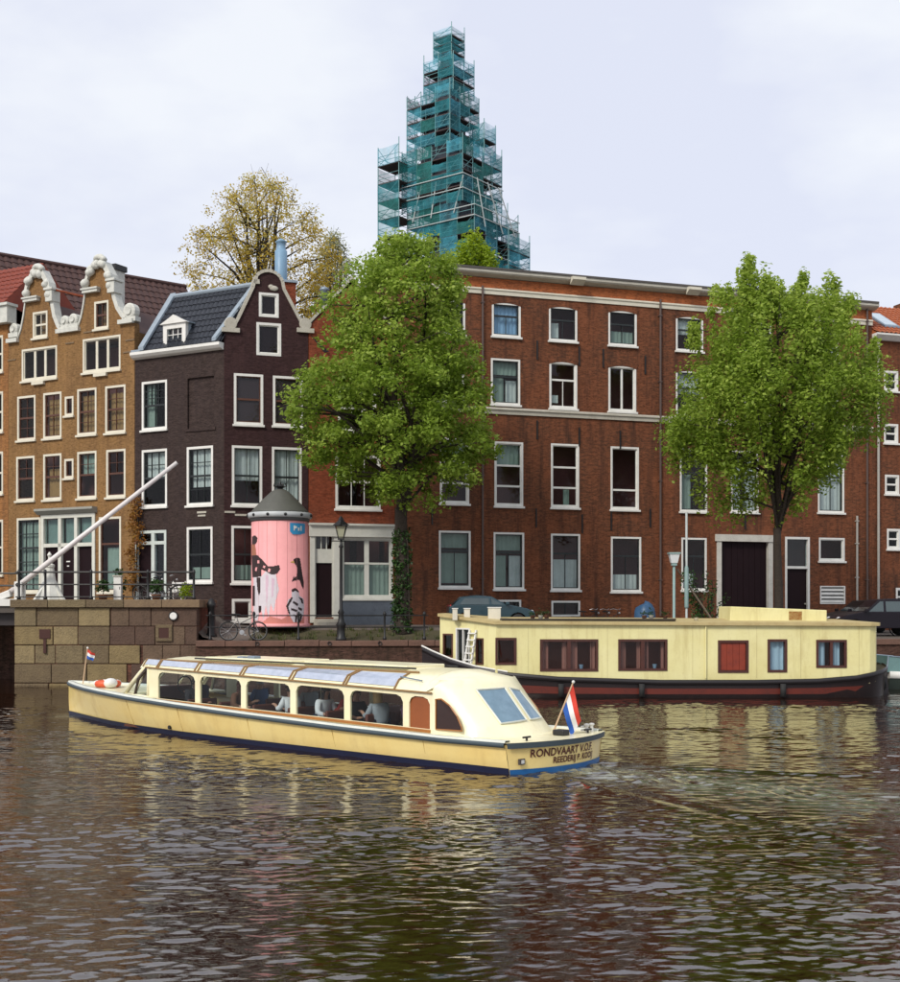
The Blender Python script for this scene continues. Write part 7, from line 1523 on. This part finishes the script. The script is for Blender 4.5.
# ================================================================== PEOPLE seated in the boat
def skin_mesh(name, verts, edges, radii, sub=2):
    me = bpy.data.meshes.new(name); me.from_pydata(verts, edges, []); o = bpy.data.objects.new(name, me); COL.objects.link(o)
    md = o.modifiers.new('s', 'SKIN'); md.use_smooth_shade = True
    for i, r in enumerate(radii): me.skin_vertices[0].data[i].radius = (r, r) if not isinstance(r, tuple) else r
    me.skin_vertices[0].data[0].use_root = True
    sd = o.modifiers.new('d', 'SUBSURF'); sd.levels = sub; sd.render_levels = sub
    dg = bpy.context.evaluated_depsgraph_get(); out = bpy.data.meshes.new_from_object(o.evaluated_get(dg)); bpy.data.objects.remove(o); bpy.data.meshes.remove(me)
    return out
def person_meshes(lean, arm):
    j = [(0,0,.10),(.0,0,.26),(lean*.5,0,.42),(lean,0,.55),(lean+.01,0,.61),(lean+.03,0,.70),(lean+.035,0,.79)]   # pelvis..head
    e = [(i,i+1) for i in range(6)]; r = [(.13,.15),(.12,.14),(.13,.17),(.06,.075),(.05,.052),(.085,.078),(.07,.065)]
    def add(p, par, rad): j.append(p); e.append((par, len(j)-1)); r.append(rad); return len(j)-1
    parts_arm = []
    for s in (1, -1):
        sh = add((lean*.8, s*.18, .50), 2, .06); el = add((lean*.8+.08, s*.25, .29), sh, .045); ha = add((lean+.30, s*.16, .25+arm*(s > 0)), el, .035); add((lean+.38, s*.14, .27+arm*(s > 0)), ha, .032)
        for k in range(3): add((lean+.44, s*(.12+.02*k), .27+arm*(s > 0)), len(j)-1-k, .011)
        hp = add((.06, s*.10, .09), 0, .085); kn = add((.42, s*.11, .10), hp, .065); an = add((.42, s*.11, -.28), kn, .045); add((.56, s*.12, -.33), an, .04)
    body = skin_mesh('body', j, e, r)
    # nose, ears and eyes belong to the same mesh
    bm = bmesh.new(); bm.from_mesh(body)
    for off, rr in (((.118,0,.715),.018), ((.03,.085,.72),.022), ((.03,-.085,.72),.022)):
        g = bmesh.ops.create_icosphere(bm, subdivisions=1, radius=rr); bmesh.ops.translate(bm, verts=g['verts'], vec=(lean+off[0], off[1], off[2]))
    bm.to_mesh(body); bm.free()
    tv = [j[0], j[1], j[2], (lean*.9, 0, .53)]; te = [(0,1),(1,2),(2,3)]; tr_ = [(.15,.17),(.14,.16),(.15,.19),(.085,.11)]
    for s in (1, -1):
        a = len(tv); tv += [(lean*.8, s*.18, .50), (lean*.8+.08, s*.25, .29), (lean+.22, s*.18, .25+.7*arm*(s > 0))]; te += [(2,a),(a,a+1),(a+1,a+2)]; tr_ += [.078,.06,.048]
    shirt = skin_mesh('shirt', tv, te, tr_)
    tv = [(0,0,.08)]; te = []; tr_ = [(.15,.17)]
    for s in (1, -1): a = len(tv); tv += [(.06,s*.10,.09),(.42,s*.11,.10),(.42,s*.11,-.22)]; te += [(0,a),(a,a+1),(a+1,a+2)]; tr_ += [.1,.08,.062]
    return body, shirt, skin_mesh('trousers', tv, te, tr_)
def hair_mesh(lean, length):
    m = MB(); n = 14
    prof_h = [(.02,.118),(.065,.105),(.095,.06),(.104,.0),(.10,-.05),(.10,-length)]
    for r, z in prof_h:
        for i in range(n):
            a = 2*pi*i/n; front = max(0, cos(a)); zz = z if z > -.02 else z*(1-front)+(.02)*front
            m.v.append((lean+.028+r*cos(a)*(1 if z > -.02 else (.55 if front > .3 else 1.0)), r*sin(a)*.95, .735+zz))
    m.f = [(i*n+j, i*n+(j+1)%n, (i+1)*n+(j+1)%n, (i+1)*n+j) for i in range(5) for j in range(n)]+[tuple(range(n))]
    me = bpy.data.meshes.new('hair'); me.from_pydata(m.v, [], m.f); me.polygons.foreach_set('use_smooth', [True]*len(me.polygons)); return me
PM = [person_meshes(.0, .0), person_meshes(.08, .12)]; HM = {l: [hair_mesh(0, l), hair_mesh(.08, l)] for l in (.07, .22)}
def pm(me, m): me = me.copy(); me.materials.clear(); me.materials.append(m); return me
SKN = [mat('skin_light', (.50,.27,.18), .55), mat('skin_tan', (.36,.18,.11), .55)]
CLO = dict(white=(.70,.70,.70), navy=(.02,.025,.06), red=(.40,.04,.03), grey=(.30,.32,.34), black=(.015,.013,.016), purple=(.06,.02,.05), brown=(.14,.06,.03), blue=(.06,.12,.26))
HAI = dict(brown=(.05,.022,.012), blond=(.48,.30,.12), dark=(.012,.009,.008), grey=(.4,.4,.4), auburn=(.12,.035,.015))
people = [ # x, y, facing(+1 fwd), pose, top, hair colour, hair length, label
 (10.9,-.35,1,1,'navy','dark',.07,'person in dark navy jacket steering the tour boat'),
 (9.85,.62,-1,0,'black','dark',.07,'person in black coat seated at the first cabin window'),
 (8.25,.68,-1,1,'brown','auburn',.22,'person in brown top with auburn hair seated in the tour boat'),
 (7.25,-.55,1,0,'grey','dark',.07,'person in grey top seated on the far side of the cabin'),
 (6.35,.72,1,1,'white','brown',.07,'person in white top with short brown hair leaning at the cabin window'),
 (5.45,.70,-1,1,'white','dark',.22,'person in white top with long dark hair leaning over the cabin table'),
 (5.0,.30,1,1,'red','brown',.07,'person in red top seated in the middle of the cabin'),
 (4.45,.72,-1,0,'black','auburn',.07,'person in black top seated facing the tour boat stern'),
 (3.75,.70,1,1,'grey','blond',.22,'person with long blond hair and grey top seated in the tour boat'),
 (3.0,.60,-1,0,'purple','auburn',.22,'person in dark purple top with auburn hair seated aft in the cabin'),
 (8.9,-.5,1,0,'blue','grey',.07,'person in blue top with grey hair on the far side of the cabin')]
for i, (x, y, fc, ps, top, hc, hl, lab) in enumerate(people):
    t = thing('person', lab, 'person', tbw(x, y, .44), ANG+(0 if fc > 0 else pi)+random.uniform(-.25, .25), 'passengers in the tour boat' if i else None)
    b, s, tr3 = PM[ps]; bd = bpy.data.objects.new('body', pm(b, SKN[i % 2])); COL.objects.link(bd); bd.parent = t
    for nm, me, mt in (('shirt', s, mat('cloth_'+top, CLO[top], .9)), ('trousers', tr3, mat('cloth_denim', (.04,.05,.09), .9)), ('hair', HM[hl][ps], mat('hair_'+hc, HAI[hc], .6))):
        o = bpy.data.objects.new(nm, pm(me, mt)); COL.objects.link(o); o.parent = t
